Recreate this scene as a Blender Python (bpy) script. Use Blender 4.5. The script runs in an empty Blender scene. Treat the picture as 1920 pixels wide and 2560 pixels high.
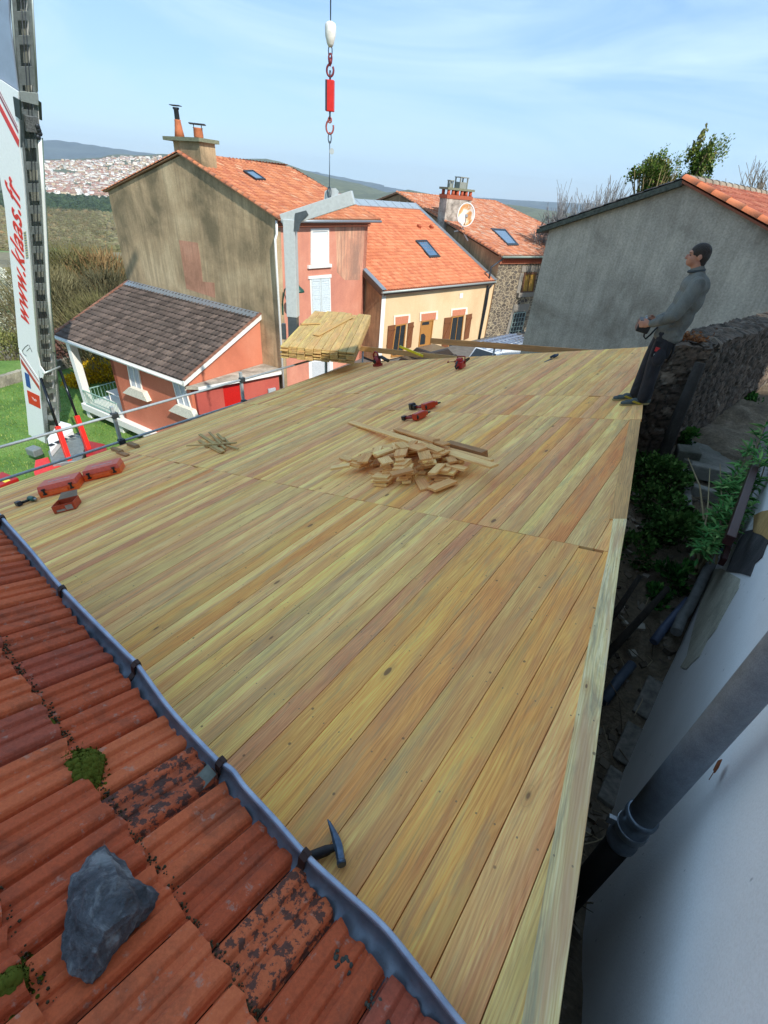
import bpy, bmesh, math, random
import numpy as np
from mathutils import Vector, Matrix, noise
random.seed(7); RNG = np.random.RandomState(5)
S = bpy.context.scene
COL = S.collection
V = Vector
# ---------------------------------------------------------------- camera
F_PX, CX, CY = 1165.0, 960.0, 1280.0
_dn = V((807-CX, -(2976-CY), -F_PX)).normalized()
_up = -_dn
_fw = V((0, 0, -1)); _fw = (_fw - _up*_fw.dot(_up)).normalized()
_rt = _fw.cross(_up)
RC = Matrix((_rt, _fw, _up))              # world = RC @ camera
cam = bpy.data.cameras.new('camera'); co = bpy.data.objects.new('camera', cam); COL.objects.link(co)
co.matrix_world = RC.to_4x4()
cam.sensor_fit = 'HORIZONTAL'; cam.sensor_width = 36.0; cam.lens = 36.0*F_PX/1920.0
cam.clip_start = 0.05; cam.clip_end = 60000
S.camera = co
S.render.resolution_x = 768; S.render.resolution_y = 1024
# ---------------------------------------------------------------- light
SUN_AZ = V((0.63, -0.777, 0)).normalized(); SUN_EL = math.radians(41)
sun = bpy.data.lights.new('sun', 'SUN'); so = bpy.data.objects.new('sun', sun); COL.objects.link(so)
sun.energy = 2.55; sun.angle = math.radians(0.53); sun.color = (1.0, 0.95, 0.86)
_sd = V((SUN_AZ.x*math.cos(SUN_EL), SUN_AZ.y*math.cos(SUN_EL), math.sin(SUN_EL)))
so.rotation_euler = _sd.to_track_quat('Z', 'Y').to_euler()
W = bpy.data.worlds.new('World'); S.world = W; W.use_nodes = True
wn, wl = W.node_tree.nodes, W.node_tree.links
wn.clear()
sky = wn.new('ShaderNodeTexSky'); sky.sky_type = 'NISHITA'; sky.sun_disc = False
sky.sun_elevation = SUN_EL; sky.sun_rotation = math.atan2(SUN_AZ.x, SUN_AZ.y)
sky.altitude = 400; sky.air_density = 1.0; sky.dust_density = 0.6; sky.ozone_density = 1.0
bg = wn.new('ShaderNodeBackground'); wo = wn.new('ShaderNodeOutputWorld')
tc = wn.new('ShaderNodeTexCoord'); mp = wn.new('ShaderNodeMapping'); mp.inputs['Scale'].default_value = (1.0, 2.6, 7.0)
mp.inputs['Rotation'].default_value = (0.05, -0.12, 0.35)
nz = wn.new('ShaderNodeTexNoise'); nz.inputs['Scale'].default_value = 1.7; nz.inputs['Detail'].default_value = 9; nz.inputs['Roughness'].default_value = 0.56
nz.inputs['Distortion'].default_value = 1.2
cr = wn.new('ShaderNodeValToRGB'); cr.color_ramp.elements[0].position = 0.36; cr.color_ramp.elements[1].position = 0.72
cr.color_ramp.elements[0].color = (0, 0, 0, 1); cr.color_ramp.elements[1].color = (.95, .95, .95, 1)
mx = wn.new('ShaderNodeMixRGB'); mx.inputs['Color2'].default_value = (3.5, 4.8, 5.8, 1)
wl.new(tc.outputs['Generated'], mp.inputs['Vector']); wl.new(mp.outputs['Vector'], nz.inputs['Vector'])
wl.new(nz.outputs['Fac'], cr.inputs['Fac']); wl.new(cr.outputs['Color'], mx.inputs['Fac'])
hz0 = wn.new('ShaderNodeMixRGB'); hz0.inputs['Fac'].default_value = .62; hz0.inputs['Color2'].default_value = (1.75, 3.2, 5.3, 1); wl.new(sky.outputs['Color'], hz0.inputs['Color1']); wl.new(hz0.outputs['Color'], mx.inputs['Color1']); wl.new(mx.outputs['Color'], bg.inputs['Color'])
bg.inputs['Strength'].default_value = 0.10
wl.new(bg.outputs['Background'], wo.inputs['Surface'])
S.view_settings.view_transform = 'Standard'; S.view_settings.look = 'None'; S.view_settings.gamma = 1.0
S.view_settings.exposure = 1.05
# ---------------------------------------------------------------- pixel rays and planes (used to survey where each thing stands)
def ray(u, v): return RC @ V(((u-CX)/F_PX, -(v-CY)/F_PX, -1.0))
def at_y(u, v, y): r = ray(u, v); return r*(y/r.y)
class Plane:
    def __init__(s, p, n): s.p = V(p); s.n = V(n).normalized()
    def hit(s, u, v): r = ray(u, v); return r*(s.p.dot(s.n)/r.dot(s.n))
    def off(s, d): return Plane(s.p + s.n*d, s.n)
def ground(u, v, z): return Plane((0, 0, z), (0, 0, 1)).hit(u, v)
Z = V((0, 0, 1))
# ---------------------------------------------------------------- materials
def srgb(h):
    c = [int(h[i:i+2], 16)/255 for i in (0, 2, 4)]
    return tuple([(x/12.92 if x <= .04045 else ((x+.055)/1.055)**2.4) for x in c] + [1.0])
class Mat:
    def __init__(s, name):
        s.m = bpy.data.materials.new(name); s.m.use_nodes = True
        s.n = s.m.node_tree.nodes; s.l = s.m.node_tree.links; s.b = s.n['Principled BSDF']
        s._tc = None
    def coord(s, kind='Object'):
        if not s._tc: s._tc = s.n.new('ShaderNodeTexCoord')
        return s._tc.outputs[kind]
    def mapping(s, vec, scale=(1, 1, 1), rot=(0, 0, 0), loc=(0, 0, 0)):
        m = s.n.new('ShaderNodeMapping'); s.l.new(vec, m.inputs['Vector'])
        m.inputs['Scale'].default_value = scale; m.inputs['Rotation'].default_value = rot; m.inputs['Location'].default_value = loc
        return m.outputs['Vector']
    def noise(s, vec, scale, detail=4, rough=.55, dist=0, out='Fac'):
        t = s.n.new('ShaderNodeTexNoise'); s.l.new(vec, t.inputs['Vector'])
        t.inputs['Scale'].default_value = scale; t.inputs['Detail'].default_value = detail
        t.inputs['Roughness'].default_value = rough; t.inputs['Distortion'].default_value = dist
        return t.outputs[out]
    def voro(s, vec, scale, feature='F1', out='Distance', rnd=1.0):
        t = s.n.new('ShaderNodeTexVoronoi'); s.l.new(vec, t.inputs['Vector']); t.feature = feature
        t.inputs['Scale'].default_value = scale; t.inputs['Randomness'].default_value = rnd
        return t.outputs[out]
    def ramp(s, fac, stops, interp='LINEAR'):
        r = s.n.new('ShaderNodeValToRGB'); s.l.new(fac, r.inputs['Fac']); r.color_ramp.interpolation = interp
        e = r.color_ramp.elements
        while len(e) < len(stops): e.new(0.5)
        for i, (p, c) in enumerate(stops):
            e[i].position = p; e[i].color = c if len(c) == 4 else tuple(c)+(1,)
        return r.outputs['Color']
    def mix(s, fac, a, b, mode='MIX'):
        m = s.n.new('ShaderNodeMixRGB'); m.blend_type = mode
        for i, x in ((0, fac), (1, a), (2, b)):
            if isinstance(x, (int, float)): m.inputs[i].default_value = x if i == 0 else (x, x, x, 1)
            elif isinstance(x, tuple): m.inputs[i].default_value = x if len(x) == 4 else x+(1,)
            else: s.l.new(x, m.inputs[i])
        return m.outputs['Color']
    def math(s, op, a, b=0.0, c=0.0):
        m = s.n.new('ShaderNodeMath'); m.operation = op
        for i, x in enumerate((a, b, c)):
            if isinstance(x, (int, float)): m.inputs[i].default_value = x
            else: s.l.new(x, m.inputs[i])
        return m.outputs['Value']
    def sep(s, vec):
        m = s.n.new('ShaderNodeSeparateXYZ'); s.l.new(vec, m.inputs[0]); return m.outputs
    def comb(s, x, y, z=0.0):
        m = s.n.new('ShaderNodeCombineXYZ')
        for i, a in enumerate((x, y, z)):
            if isinstance(a, (int, float)): m.inputs[i].default_value = a
            else: s.l.new(a, m.inputs[i])
        return m.outputs[0]
    def attr(s, name, out='Color'):
        a = s.n.new('ShaderNodeAttribute'); a.attribute_name = name; return a.outputs[out]
    def color(s, x):
        if isinstance(x, tuple): s.b.inputs['Base Color'].default_value = x if len(x) == 4 else x+(1,)
        else: s.l.new(x, s.b.inputs['Base Color'])
    def bump(s, h, strength=.3, dist=.01):
        b = s.n.new('ShaderNodeBump'); s.l.new(h, b.inputs['Height']); b.inputs['Strength'].default_value = strength; b.inputs['Distance'].default_value = dist
        s.l.new(b.outputs['Normal'], s.b.inputs['Normal'])
    def set(s, rough=.7, metal=0.0, spec=None):
        s.b.inputs['Roughness'].default_value = rough; s.b.inputs['Metallic'].default_value = metal
        if spec is not None: s.b.inputs['Specular IOR Level'].default_value = spec
        return s
MC = {}
def plain(name, col, rough=.6, metal=0.0, var=.12, scale=14, bump=.15, dist=.003):
    """painted/plain surface with slight mottling and grime"""
    if name in MC: return MC[name]
    m = Mat(name); c = srgb(col) if isinstance(col, str) else col
    o = m.coord()
    n = m.noise(o, scale, 5, .6)
    dk = tuple(x*(1-var*2) for x in c[:3])+(1,); lt = tuple(min(1, x*(1+var)) for x in c[:3])+(1,)
    m.color(m.ramp(n, [(.3, dk), (.7, lt)]))
    m.bump(m.noise(o, scale*6, 3), bump, dist); m.set(rough, metal)
    MC[name] = m.m; return m.m
def stucco(name, base, dark, light, scale=1.0, bump=.5, streak=.5, grain=60, patch=None, rough=.9):
    """weathered render: large blotches, vertical run streaks, fine grain"""
    m = Mat(name); o = m.coord()
    big = m.noise(o, .35*scale, 6, .62, .4)
    c = m.ramp(big, [(.32, dark), (.5, base), (.7, light)])
    st = m.noise(m.mapping(o, (2.2*scale, 2.2*scale, .16*scale)), 1.6, 7, .68, .3)
    sm = m.ramp(st, [(.42, (0, 0, 0)), (.62, (1, 1, 1))])
    f = m.math('MULTIPLY', sm, streak)
    c = m.mix(f, c, dark)
    st2 = m.noise(m.mapping(o, (3.1*scale, 3.1*scale, .5*scale), loc=(9, 3, 1)), 2.6, 6, .7)
    c = m.mix(m.math('MULTIPLY', m.ramp(st2, [(.55, (0, 0, 0)), (.72, (1, 1, 1))]), .35*streak+.05), c, light)
    g = m.noise(o, grain, 3, .7)
    c = m.mix(.38, c, m.ramp(g, [(.3, (.25, .25, .25)), (.7, (.8, .8, .8))]), 'OVERLAY')
    m.color(c); m.bump(m.math('ADD', m.math('MULTIPLY', g, .5), st), bump, .02); m.set(rough)
    return m.m
def wood_mat(name, cols, scale=1.0, knots=True, grey=.25, yellow=.0, rough=.75, contrast=1.0, tint=.82, sap=True):
    """sawn timber; UV in metres (u along the grain), attribute 'bc' gives each board its own tone"""
    m = Mat(name); uv = m.coord('UV'); bc = m.attr('bc'); sx = m.sep(uv); sb = m.sep(bc)
    off = m.math('MULTIPLY', sb[2], 91.0)
    vec = m.comb(m.math('ADD', sx[0], off), m.math('ADD', sx[1], m.math('MULTIPLY', sb[1], 37.0)), off)
    base = m.ramp(sb[0], cols)
    low = m.noise(m.mapping(vec, (.9*scale, 5*scale, 1)), 1.6, 4, .6)
    # cathedral growth rings: bands across the board bent by a slow noise along it
    warp = m.noise(m.mapping(vec, (1.1*scale, 6.0*scale, 1)), 1.0, 3, .5)
    rings = m.math('SINE', m.math('MULTIPLY', m.math('ADD', m.math('MULTIPLY', sx[1], 46.0*scale), m.math('MULTIPLY', warp, 8.0)), 9.0))
    rings = m.math('MULTIPLY_ADD', rings, .5, .5)
    fine = m.noise(m.mapping(vec, (3.5*scale, 170*scale, 1)), 1.0, 3, .65)
    c = m.mix(m.math('MULTIPLY', rings, .40*contrast), base, m.mix(1.0, base, (.72, .50, .32, 1), 'MULTIPLY'))
    c = m.mix(.62*contrast, c, m.ramp(fine, [(.28, (.20, .20, .20)), (.72, (.82, .82, .82))]), 'OVERLAY')
    c = m.mix(.6*contrast, c, m.ramp(low, [(.3, (.28, .28, .28)), (.7, (.70, .70, .70))]), 'OVERLAY')
    if contrast > .5 and sap:
        gate_s = m.ramp(sb[1], [(.38, (0, 0, 0)), (.42, (1, 1, 1))]); edge = m.math('SUBTRACT', sx[1], m.math('MULTIPLY_ADD', sb[2], .10, m.math('MULTIPLY_ADD', warp, .09, -.02)))
        sw_ = m.ramp(m.math('MULTIPLY_ADD', edge, 30.0, .5), [(.35, (0, 0, 0)), (.65, (1, 1, 1))]); c = m.mix(m.math('MULTIPLY', m.math('MULTIPLY', sw_, gate_s), .72), c, m.mix(1.0, c, (1.22, 1.34, 1.12, 1), 'MULTIPLY'))
        gate_h = m.ramp(sb[2], [(.50, (0, 0, 0)), (.54, (1, 1, 1))]); hw_ = m.ramp(m.math('MULTIPLY_ADD', m.math('SUBTRACT', sx[1], m.math('MULTIPLY_ADD', sb[0], .08, m.math('MULTIPLY', warp, .08))), -26.0, .5), [(.35, (0, 0, 0)), (.65, (1, 1, 1))])
        c = m.mix(m.math('MULTIPLY', m.math('MULTIPLY', hw_, gate_h), .6), c, m.mix(1.0, c, (.98, .80, .72, 1), 'MULTIPLY'))
    stn = m.noise(m.mapping(vec, (1.0*scale, 7*scale, 1), loc=(3, 7, 2)), 1.3, 6, .7, .5)
    f = m.math('MULTIPLY', m.ramp(stn, [(.52, (0, 0, 0)), (.66, (1, 1, 1))]), grey)
    c = m.mix(f, c, (.25, .245, .19, 1)); pk = m.noise(m.mapping(vec, (.8, 5.5, 1), loc=(1, 17, 3)), 1.3, 4, .6, .4); c = m.mix(m.math('MULTIPLY', m.ramp(pk, [(.52, (0, 0, 0)), (.66, (1, 1, 1))]), grey*.9), c, (.47, .27, .17, 1))
    if yellow:
        yn = m.noise(m.mapping(vec, (1.0, 4.2, 1), loc=(13, 1, 5)), 1.2, 5, .65, .6)
        fy = m.math('MULTIPLY', m.ramp(yn, [(.53, (0, 0, 0)), (.70, (1, 1, 1))]), yellow)
        c = m.mix(fy, c, (.66, .52, .16, 1))
        on = m.noise(m.mapping(vec, (1.3, 6, 1), loc=(3, 11, 5)), 1.2, 5, .65, .6)
        fo = m.math('MULTIPLY', m.ramp(on, [(.56, (0, 0, 0)), (.70, (1, 1, 1))]), yellow*.5)
        c = m.mix(fo, c, (.50, .235, .085, 1))
    h = m.math('ADD', m.math('MULTIPLY', fine, .6), m.math('MULTIPLY', rings, .3))
    if knots:
        kv = m.mapping(vec, (2.7*scale, 6.0*scale, 1)); kd = m.voro(kv, 1.0, 'F1', 'Distance')
        kr = m.sep(m.voro(kv, 1.0, 'F1', 'Color'))
        size = m.math('MULTIPLY', m.math('POWER', kr[0], 1.6), .10)
        k = m.math('SUBTRACT', kd, size)
        halo = m.ramp(k, [(.0, (1, 1, 1)), (.16, (0, 0, 0))])
        core = m.ramp(k, [(-.02 if False else 0.0, (1, 1, 1)), (.012, (0, 0, 0))])
        gate = m.ramp(kr[1], [(.22, (0, 0, 0)), (.26, (1, 1, 1))])
        c = m.mix(m.math('MULTIPLY', m.math('MULTIPLY', halo, gate), .5), c, (.46, .23, .09, 1)); krg = m.ramp(m.math('FRACT', m.math('MULTIPLY', kd, 17.0)), [(.35, (0, 0, 0)), (.5, (1, 1, 1)), (.65, (0, 0, 0))]); c = m.mix(m.math('MULTIPLY', m.math('MULTIPLY', m.math('MULTIPLY', halo, gate), krg), .3), c, (.20, .10, .05, 1))
        c = m.mix(m.math('MULTIPLY', m.math('MULTIPLY', core, gate), .8), c, (.13, .065, .035, 1))
        nv = m.mapping(vec, (1.0, 1.0, 1)); nd = m.voro(nv, 9.0*scale, 'F1', 'Distance')
        nr = m.sep(m.voro(nv, 9.0*scale, 'F1', 'Color'))
        ng = m.math('MULTIPLY', m.ramp(nd, [(.05, (1, 1, 1)), (.085, (0, 0, 0))]), m.ramp(nr[0], [(.45, (0, 0, 0)), (.48, (1, 1, 1))]))
        c = m.mix(m.math('MULTIPLY', ng, .75), c, (.075, .045, .03, 1))
    dx = m.math('MULTIPLY', m.math('SUBTRACT', m.math('FRACT', m.math('DIVIDE', sx[0], .61)), .5), .61); dv = m.math('MINIMUM', m.math('ABSOLUTE', m.math('SUBTRACT', sx[1], .028)), m.math('ABSOLUTE', m.math('SUBTRACT', sx[1], .105)))
    dd = m.math('SQRT', m.math('ADD', m.math('MULTIPLY', dx, dx), m.math('MULTIPLY', dv, dv))); c = m.mix(m.math('MULTIPLY', m.math('LESS_THAN', dd, .0042), .7), c, (.12, .09, .07, 1))
    c = m.mix(.07, m.mix(1.0, c, (1.26, 1.09, tint, 1), 'MULTIPLY'), (.80, .66, .42, 1))
    m.color(c); m.bump(h, .5, .003); m.set(rough, 0, .3)
    return m.m
def tile_mat(name, cols, dirt=(.10, .08, .06, 1), lich=(.42, .42, .36, 1), amount=.4, licamt=.25, scale=1.0, rough=.85):
    m = Mat(name); o = m.coord(); bc = m.sep(m.attr('bc'))
    c = m.ramp(bc[0], cols)
    c = m.mix(m.math('MULTIPLY', bc[1], .30), c, m.mix(1.0, c, (.55, .45, .42, 1), 'MULTIPLY'))
    n = m.noise(o, 2.2*scale, 7, .68, .3)
    c = m.mix(m.math('MULTIPLY', m.ramp(n, [(.50, (0, 0, 0)), (.68, (1, 1, 1))]), amount), c, dirt)
    n2 = m.noise(m.mapping(o, loc=(5, 5, 5)), 13*scale, 5, .7)
    c = m.mix(m.math('MULTIPLY', m.ramp(n2, [(.60, (0, 0, 0)), (.66, (1, 1, 1))]), licamt), c, lich)
    if scale > 1.5:
        n5 = m.noise(m.mapping(o, loc=(2, 8, 1)), 17*scale, 5, .7); gt_ = m.ramp(bc[1], [(.95, (0, 0, 0)), (.97, (1, 1, 1))]); c = m.mix(m.math('MULTIPLY', m.math('MULTIPLY', m.ramp(n5, [(.50, (0, 0, 0)), (.54, (1, 1, 1))]), gt_), .85), c, (.035, .03, .028, 1))
    g = m.noise(o, 45*scale, 4, .7)
    c = m.mix(.35, c, m.ramp(g, [(.3, (.25, .25, .25)), (.7, (.75, .75, .75))]), 'OVERLAY')
    m.color(c); m.bump(m.math('ADD', g, n2), .35, .006/scale); m.set(rough)
    return m.m
# ---------------------------------------------------------------- mesh building
class MB:
    def __init__(s): s.v = []; s.f = []; s.uv = []; s.bc = []; s.mi = []; s.sm = []
    def face(s, idx, uv=None, bc=None, mi=0, smooth=False):
        s.f.append(tuple(idx)); s.uv.append(uv); s.bc.append(bc); s.mi.append(mi); s.sm.append(smooth)
    def poly(s, pts, uv=None, bc=None, mi=0, smooth=False):
        b = len(s.v); s.v += [V(p) for p in pts]; s.face(range(b, b+len(pts)), uv, bc, mi, smooth); return s
    def prism(s, pts, vec, bc=None, mi=0, uvf=None):
        """polygon pts extruded by vec"""
        pts = [V(p) for p in pts]; vec = V(vec); n = len(pts)
        nn = sum(((pts[i]-pts[0]).cross(pts[(i+1) % n]-pts[0]) for i in range(1, n-1)), V((0, 0, 0)))
        if nn.dot(vec) > 0: pts = pts[::-1]
        top = pts; bot = [p+vec for p in pts]
        b = len(s.v); s.v += top + bot
        fs = [list(range(b, b+n)), list(range(b+2*n-1, b+n-1, -1))]
        fs += [[b+i, b+n+i, b+n+(i+1) % n, b+(i+1) % n] for i in range(n)]
        for f in fs: s.face(f, None if uvf is None else [uvf(s.v[i]) for i in f], bc, mi)
        return s
    def box(s, c, ax, ay, az, bc=None, mi=0, grain=None):
        """centre c and half-axis vectors; grain = unit vector the UV u runs along"""
        c, ax, ay, az = V(c), V(ax), V(ay), V(az)
        if ax.cross(ay).dot(az) < 0: ax = -ax
        b = len(s.v); q = [(-1, -1, -1), (1, -1, -1), (1, 1, -1), (-1, 1, -1), (-1, -1, 1), (1, -1, 1), (1, 1, 1), (-1, 1, 1)]
        s.v += [c+ax*i+ay*j+az*k for i, j, k in q]
        L = [ax.length, ay.length, az.length]; order = sorted(range(3), key=lambda i: -L[i]); U, Vv, Ww = order
        for f in ((0, 3, 2, 1), (4, 5, 6, 7), (0, 1, 5, 4), (1, 2, 6, 5), (2, 3, 7, 6), (3, 0, 4, 7)):
            uv = [(q[i][U]*L[U], q[i][Vv]*L[Vv]+q[i][Ww]*L[Ww]) for i in f]
            s.face([b+i for i in f], uv, bc, mi)
        return s
    def bar(s, p, q, w, h, up=Z, bc=None, mi=0):
        p, q = V(p), V(q); d = (q-p); a = d.normalized(); u = V(up); u = (u-a*u.dot(a))
        if u.length < 1e-5: u = a.orthogonal()
        u.normalize(); r = a.cross(u)
        return s.box((p+q)/2, d/2, r*w/2, u*h/2, bc, mi)
    def tube(s, pts, r, n=8, mi=0, cap=True, bc=None):
        pts = [V(p) for p in pts]; rs = r if isinstance(r, (list, tuple)) else [r]*len(pts)
        b = len(s.v); prev = None
        for i, p in enumerate(pts):
            t = (pts[min(i+1, len(pts)-1)]-pts[max(i-1, 0)]).normalized()
            x = t.orthogonal().normalized() if prev is None else (prev-t*prev.dot(t)).normalized()
            prev = x; y = t.cross(x)
            s.v += [p+(x*math.cos(2*math.pi*k/n)+y*math.sin(2*math.pi*k/n))*rs[i] for k in range(n)]
        for i in range(len(pts)-1):
            for k in range(n):
                s.face([b+i*n+k, b+i*n+(k+1) % n, b+(i+1)*n+(k+1) % n, b+(i+1)*n+k], None, bc, mi, True)
        if cap:
            s.face([b+k for k in range(n)][::-1], None, bc, mi); e = b+(len(pts)-1)*n; s.face([e+k for k in range(n)], None, bc, mi)
        return s
    def lathe(s, base, axis, prof, n=16, mi=0):
        base = V(base); a = V(axis).normalized(); x = a.orthogonal().normalized(); y = a.cross(x); b = len(s.v)
        for (r, h) in prof: s.v += [base+a*h+(x*math.cos(2*math.pi*k/n)+y*math.sin(2*math.pi*k/n))*r for k in range(n)]
        for i in range(len(prof)-1):
            for k in range(n): s.face([b+i*n+k, b+i*n+(k+1) % n, b+(i+1)*n+(k+1) % n, b+(i+1)*n+k], None, None, mi, True)
        s.face([b+k for k in range(n)][::-1], None, None, mi); e = b+(len(prof)-1)*n; s.face([e+k for k in range(n)], None, None, mi)
        return s
    def ell(s, c, ax, ay, az, n=12, m=8, mi=0):
        c, ax, ay, az = V(c), V(ax), V(ay), V(az); b = len(s.v)
        s.v.append(c-az)
        for i in range(1, m):
            th = math.pi*i/m
            for k in range(n): s.v.append(c+(ax*math.cos(2*math.pi*k/n)+ay*math.sin(2*math.pi*k/n))*math.sin(th)-az*math.cos(th))
        s.v.append(c+az); e = len(s.v)-1
        for k in range(n):
            s.face([b, b+1+(k+1) % n, b+1+k], None, None, mi, True)
            s.face([e, e-n+k, e-n+(k+1) % n], None, None, mi, True)
        for i in range(m-2):
            for k in range(n):
                q = b+1+i*n; s.face([q+k, q+(k+1) % n, q+n+(k+1) % n, q+n+k], None, None, mi, True)
        return s
    def build(s, name, mats, parent=None, origin=None, bevel=0, fix=False):
        o3 = V(origin) if origin is not None else (parent_world(parent) if parent else V((0, 0, 0)))
        me = bpy.data.meshes.new(name)
        me.from_pydata([tuple(v-o3) for v in s.v], [], s.f)
        if any(u is not None for u in s.uv):
            ul = me.uv_layers.new(name='UVMap'); k = 0
            for i, f in enumerate(s.f):
                for j in range(len(f)):
                    if s.uv[i] is not None: ul.data[k].uv = s.uv[i][j]
                    k += 1
        if any(c is not None for c in s.bc):
            ca = me.color_attributes.new('bc', 'FLOAT_COLOR', 'CORNER'); arr = []
            for i, f in enumerate(s.f):
                c = s.bc[i] or (.5, .5, .5)
                arr += list((c[0], c[1], c[2], 1.0))*len(f)
            ca.data.foreach_set('color', arr)
        for m in (mats if isinstance(mats, (list, tuple)) else [mats]): me.materials.append(m)
        me.polygons.foreach_set('material_index', s.mi); me.polygons.foreach_set('use_smooth', s.sm)
        if fix:
            bm = bmesh.new(); bm.from_mesh(me); bmesh.ops.recalc_face_normals(bm, faces=bm.faces); bm.to_mesh(me); bm.free()
        me.update()
        ob = bpy.data.objects.new(name, me); COL.objects.link(ob)
        if parent: ob.parent = parent
        if origin is not None and not parent: ob.location = origin
        elif origin is not None and parent: ob.location = V(origin)-parent_world(parent)
        if bevel:
            bv = ob.modifiers.new('bevel', 'BEVEL'); bv.width = bevel; bv.segments = 2; bv.limit_method = 'ANGLE'; bv.angle_limit = math.radians(35)
        return ob
def parent_world(o):
    p = V((0, 0, 0))
    while o: p = p+o.location; o = o.parent
    return p
def tag(o, label, cat=None, group=None, kind=None):
    if label: o['label'] = label
    if cat: o['category'] = cat
    if group: o['group'] = group
    if kind: o['kind'] = kind
    return o
def thing(name, label, cat, loc, group=None):
    o = bpy.data.objects.new(name, None); COL.objects.link(o); o.location = loc; o.empty_display_size = .2
    return tag(o, label, cat, group)
def rb(): return (random.random(), random.random(), random.random())
def frame(ob, loc, x, y, z):
    """place ob (built about its own origin) with its local axes along x, y, z"""
    ob.matrix_world = Matrix(((x.x, y.x, z.x, loc[0]), (x.y, y.y, z.y, loc[1]), (x.z, y.z, z.z, loc[2]), (0, 0, 0, 1)))
def axes(x, z):
    x = V(x).normalized(); z = V(z); z = (z-x*z.dot(x)).normalized(); return x, z.cross(x), z
def copytree(o, parent=None):
    c = o.copy(); COL.objects.link(c)
    if parent: c.parent = parent
    for ch in [q for q in bpy.data.objects if q.parent == o]: copytree(ch, c)
    return c
def clip_poly_mesh(mb, planes):
    """returns a bmesh of mb clipped to the inside of the planes (point, outward normal)"""
    bm = bmesh.new(); uvl = bm.loops.layers.uv.new('UVMap'); cl = bm.loops.layers.float_color.new('bc')
    vs = [bm.verts.new(v) for v in mb.v]
    for i, f in enumerate(mb.f):
        try: fc = bm.faces.new([vs[j] for j in f])
        except ValueError: continue
        fc.smooth = mb.sm[i]; fc.material_index = mb.mi[i]
        c = mb.bc[i] or (.5, .5, .5)
        for j, lp in enumerate(fc.loops):
            lp[cl] = (c[0], c[1], c[2], 1)
            if mb.uv[i] is not None: lp[uvl].uv = mb.uv[i][j]
    for p, n in planes:
        bmesh.ops.bisect_plane(bm, geom=bm.verts[:]+bm.edges[:]+bm.faces[:], plane_co=p, plane_no=n, clear_outer=True)
    return bm
def bm_object(bm, name, mats, parent):
    o3 = parent_world(parent) if parent else V((0, 0, 0))
    bmesh.ops.translate(bm, vec=-o3, verts=bm.verts); me = bpy.data.meshes.new(name); bm.to_mesh(me); bm.free()
    for m in (mats if isinstance(mats, (list, tuple)) else [mats]): me.materials.append(m)
    ob = bpy.data.objects.new(name, me); COL.objects.link(ob)
    if parent: ob.parent = parent
    return ob
def tiled_roof(name, poly, along, up, mat, parent, pw=.24, rl=.34, amp=.03, lift=.03, prof='wave', seg=6, under=.05, off0=0.0):
    """a roof plane covered with rows of interlocking tiles: poly is a convex outline lying in the plane of along x up"""
    along = V(along).normalized(); poly = [V(p) for p in poly]
    up = V(up); n = (poly[1]-poly[0]).cross(poly[2]-poly[1]).normalized()
    if n.z < 0: n = -n
    u_ = n.cross(along).normalized(); up = u_ if u_.dot(up) > 0 else -u_
    o = poly[0]; A = [(p-o).dot(along) for p in poly]; B = [(p-o).dot(up) for p in poly]
    mb = MB(); r0 = int(math.floor(min(B)/rl)); r1 = int(math.ceil(max(B)/rl)); c0 = int(math.floor(min(A)/pw))-1; c1 = int(math.ceil(max(A)/pw))+1
    def h(t):
        if prof == 'wave': return amp*(math.sin(2*math.pi*t)*.5+.5)**1.5
        if prof == 'roll': return amp*max(0, math.sin(math.pi*min(1, t/.38))) + (amp*.35*max(0, math.sin(math.pi*(t-.5)/.3)) if .5 < t < .8 else 0)
        return 0
    ts = [k/seg for k in range(seg+1)]
    for r in range(r0, r1):
        for c in range(c0, c1):
            bc = rb(); jit = (random.random()-.5)*.004
            base = len(mb.v); sh = (r % 2)*off0
            for (vv, zz) in ((r*rl-.02, lift+jit), (r*rl+rl, 0.004+jit)):
                for t in ts: mb.v.append(o+along*((c+t+sh)*pw)+up*vv+n*(zz+h(t)))
            for k in range(seg): mb.face([base+k, base+k+1, base+seg+2+k, base+seg+1+k], None, bc, 0, True)
            b2 = len(mb.v)
            for t in ts: mb.v.append(o+along*((c+t+sh)*pw)+up*(r*rl-.02)+n*(h(t)-.012))
            for k in range(seg): mb.face([b2+k, b2+k+1, base+k+1, base+k], None, bc, 0, False)
    cen = sum(poly, V((0, 0, 0)))/len(poly); pls = []
    for i in range(len(poly)):
        a, b = poly[i], poly[(i+1) % len(poly)]; e = (b-a).normalized(); nn = e.cross(n)
        if nn.dot(cen-a) > 0: nn = -nn
        pls.append((a, nn))
    bm = clip_poly_mesh(mb, pls)
    pr = MB(); pr.prism([p-n*.005 for p in poly], -n*under, (.3, .8, .5))
    vs = [bm.verts.new(v) for v in pr.v]
    for f in pr.f: bm.faces.new([vs[j] for j in f])
    return bm_object(bm, name, mat, parent)
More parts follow.
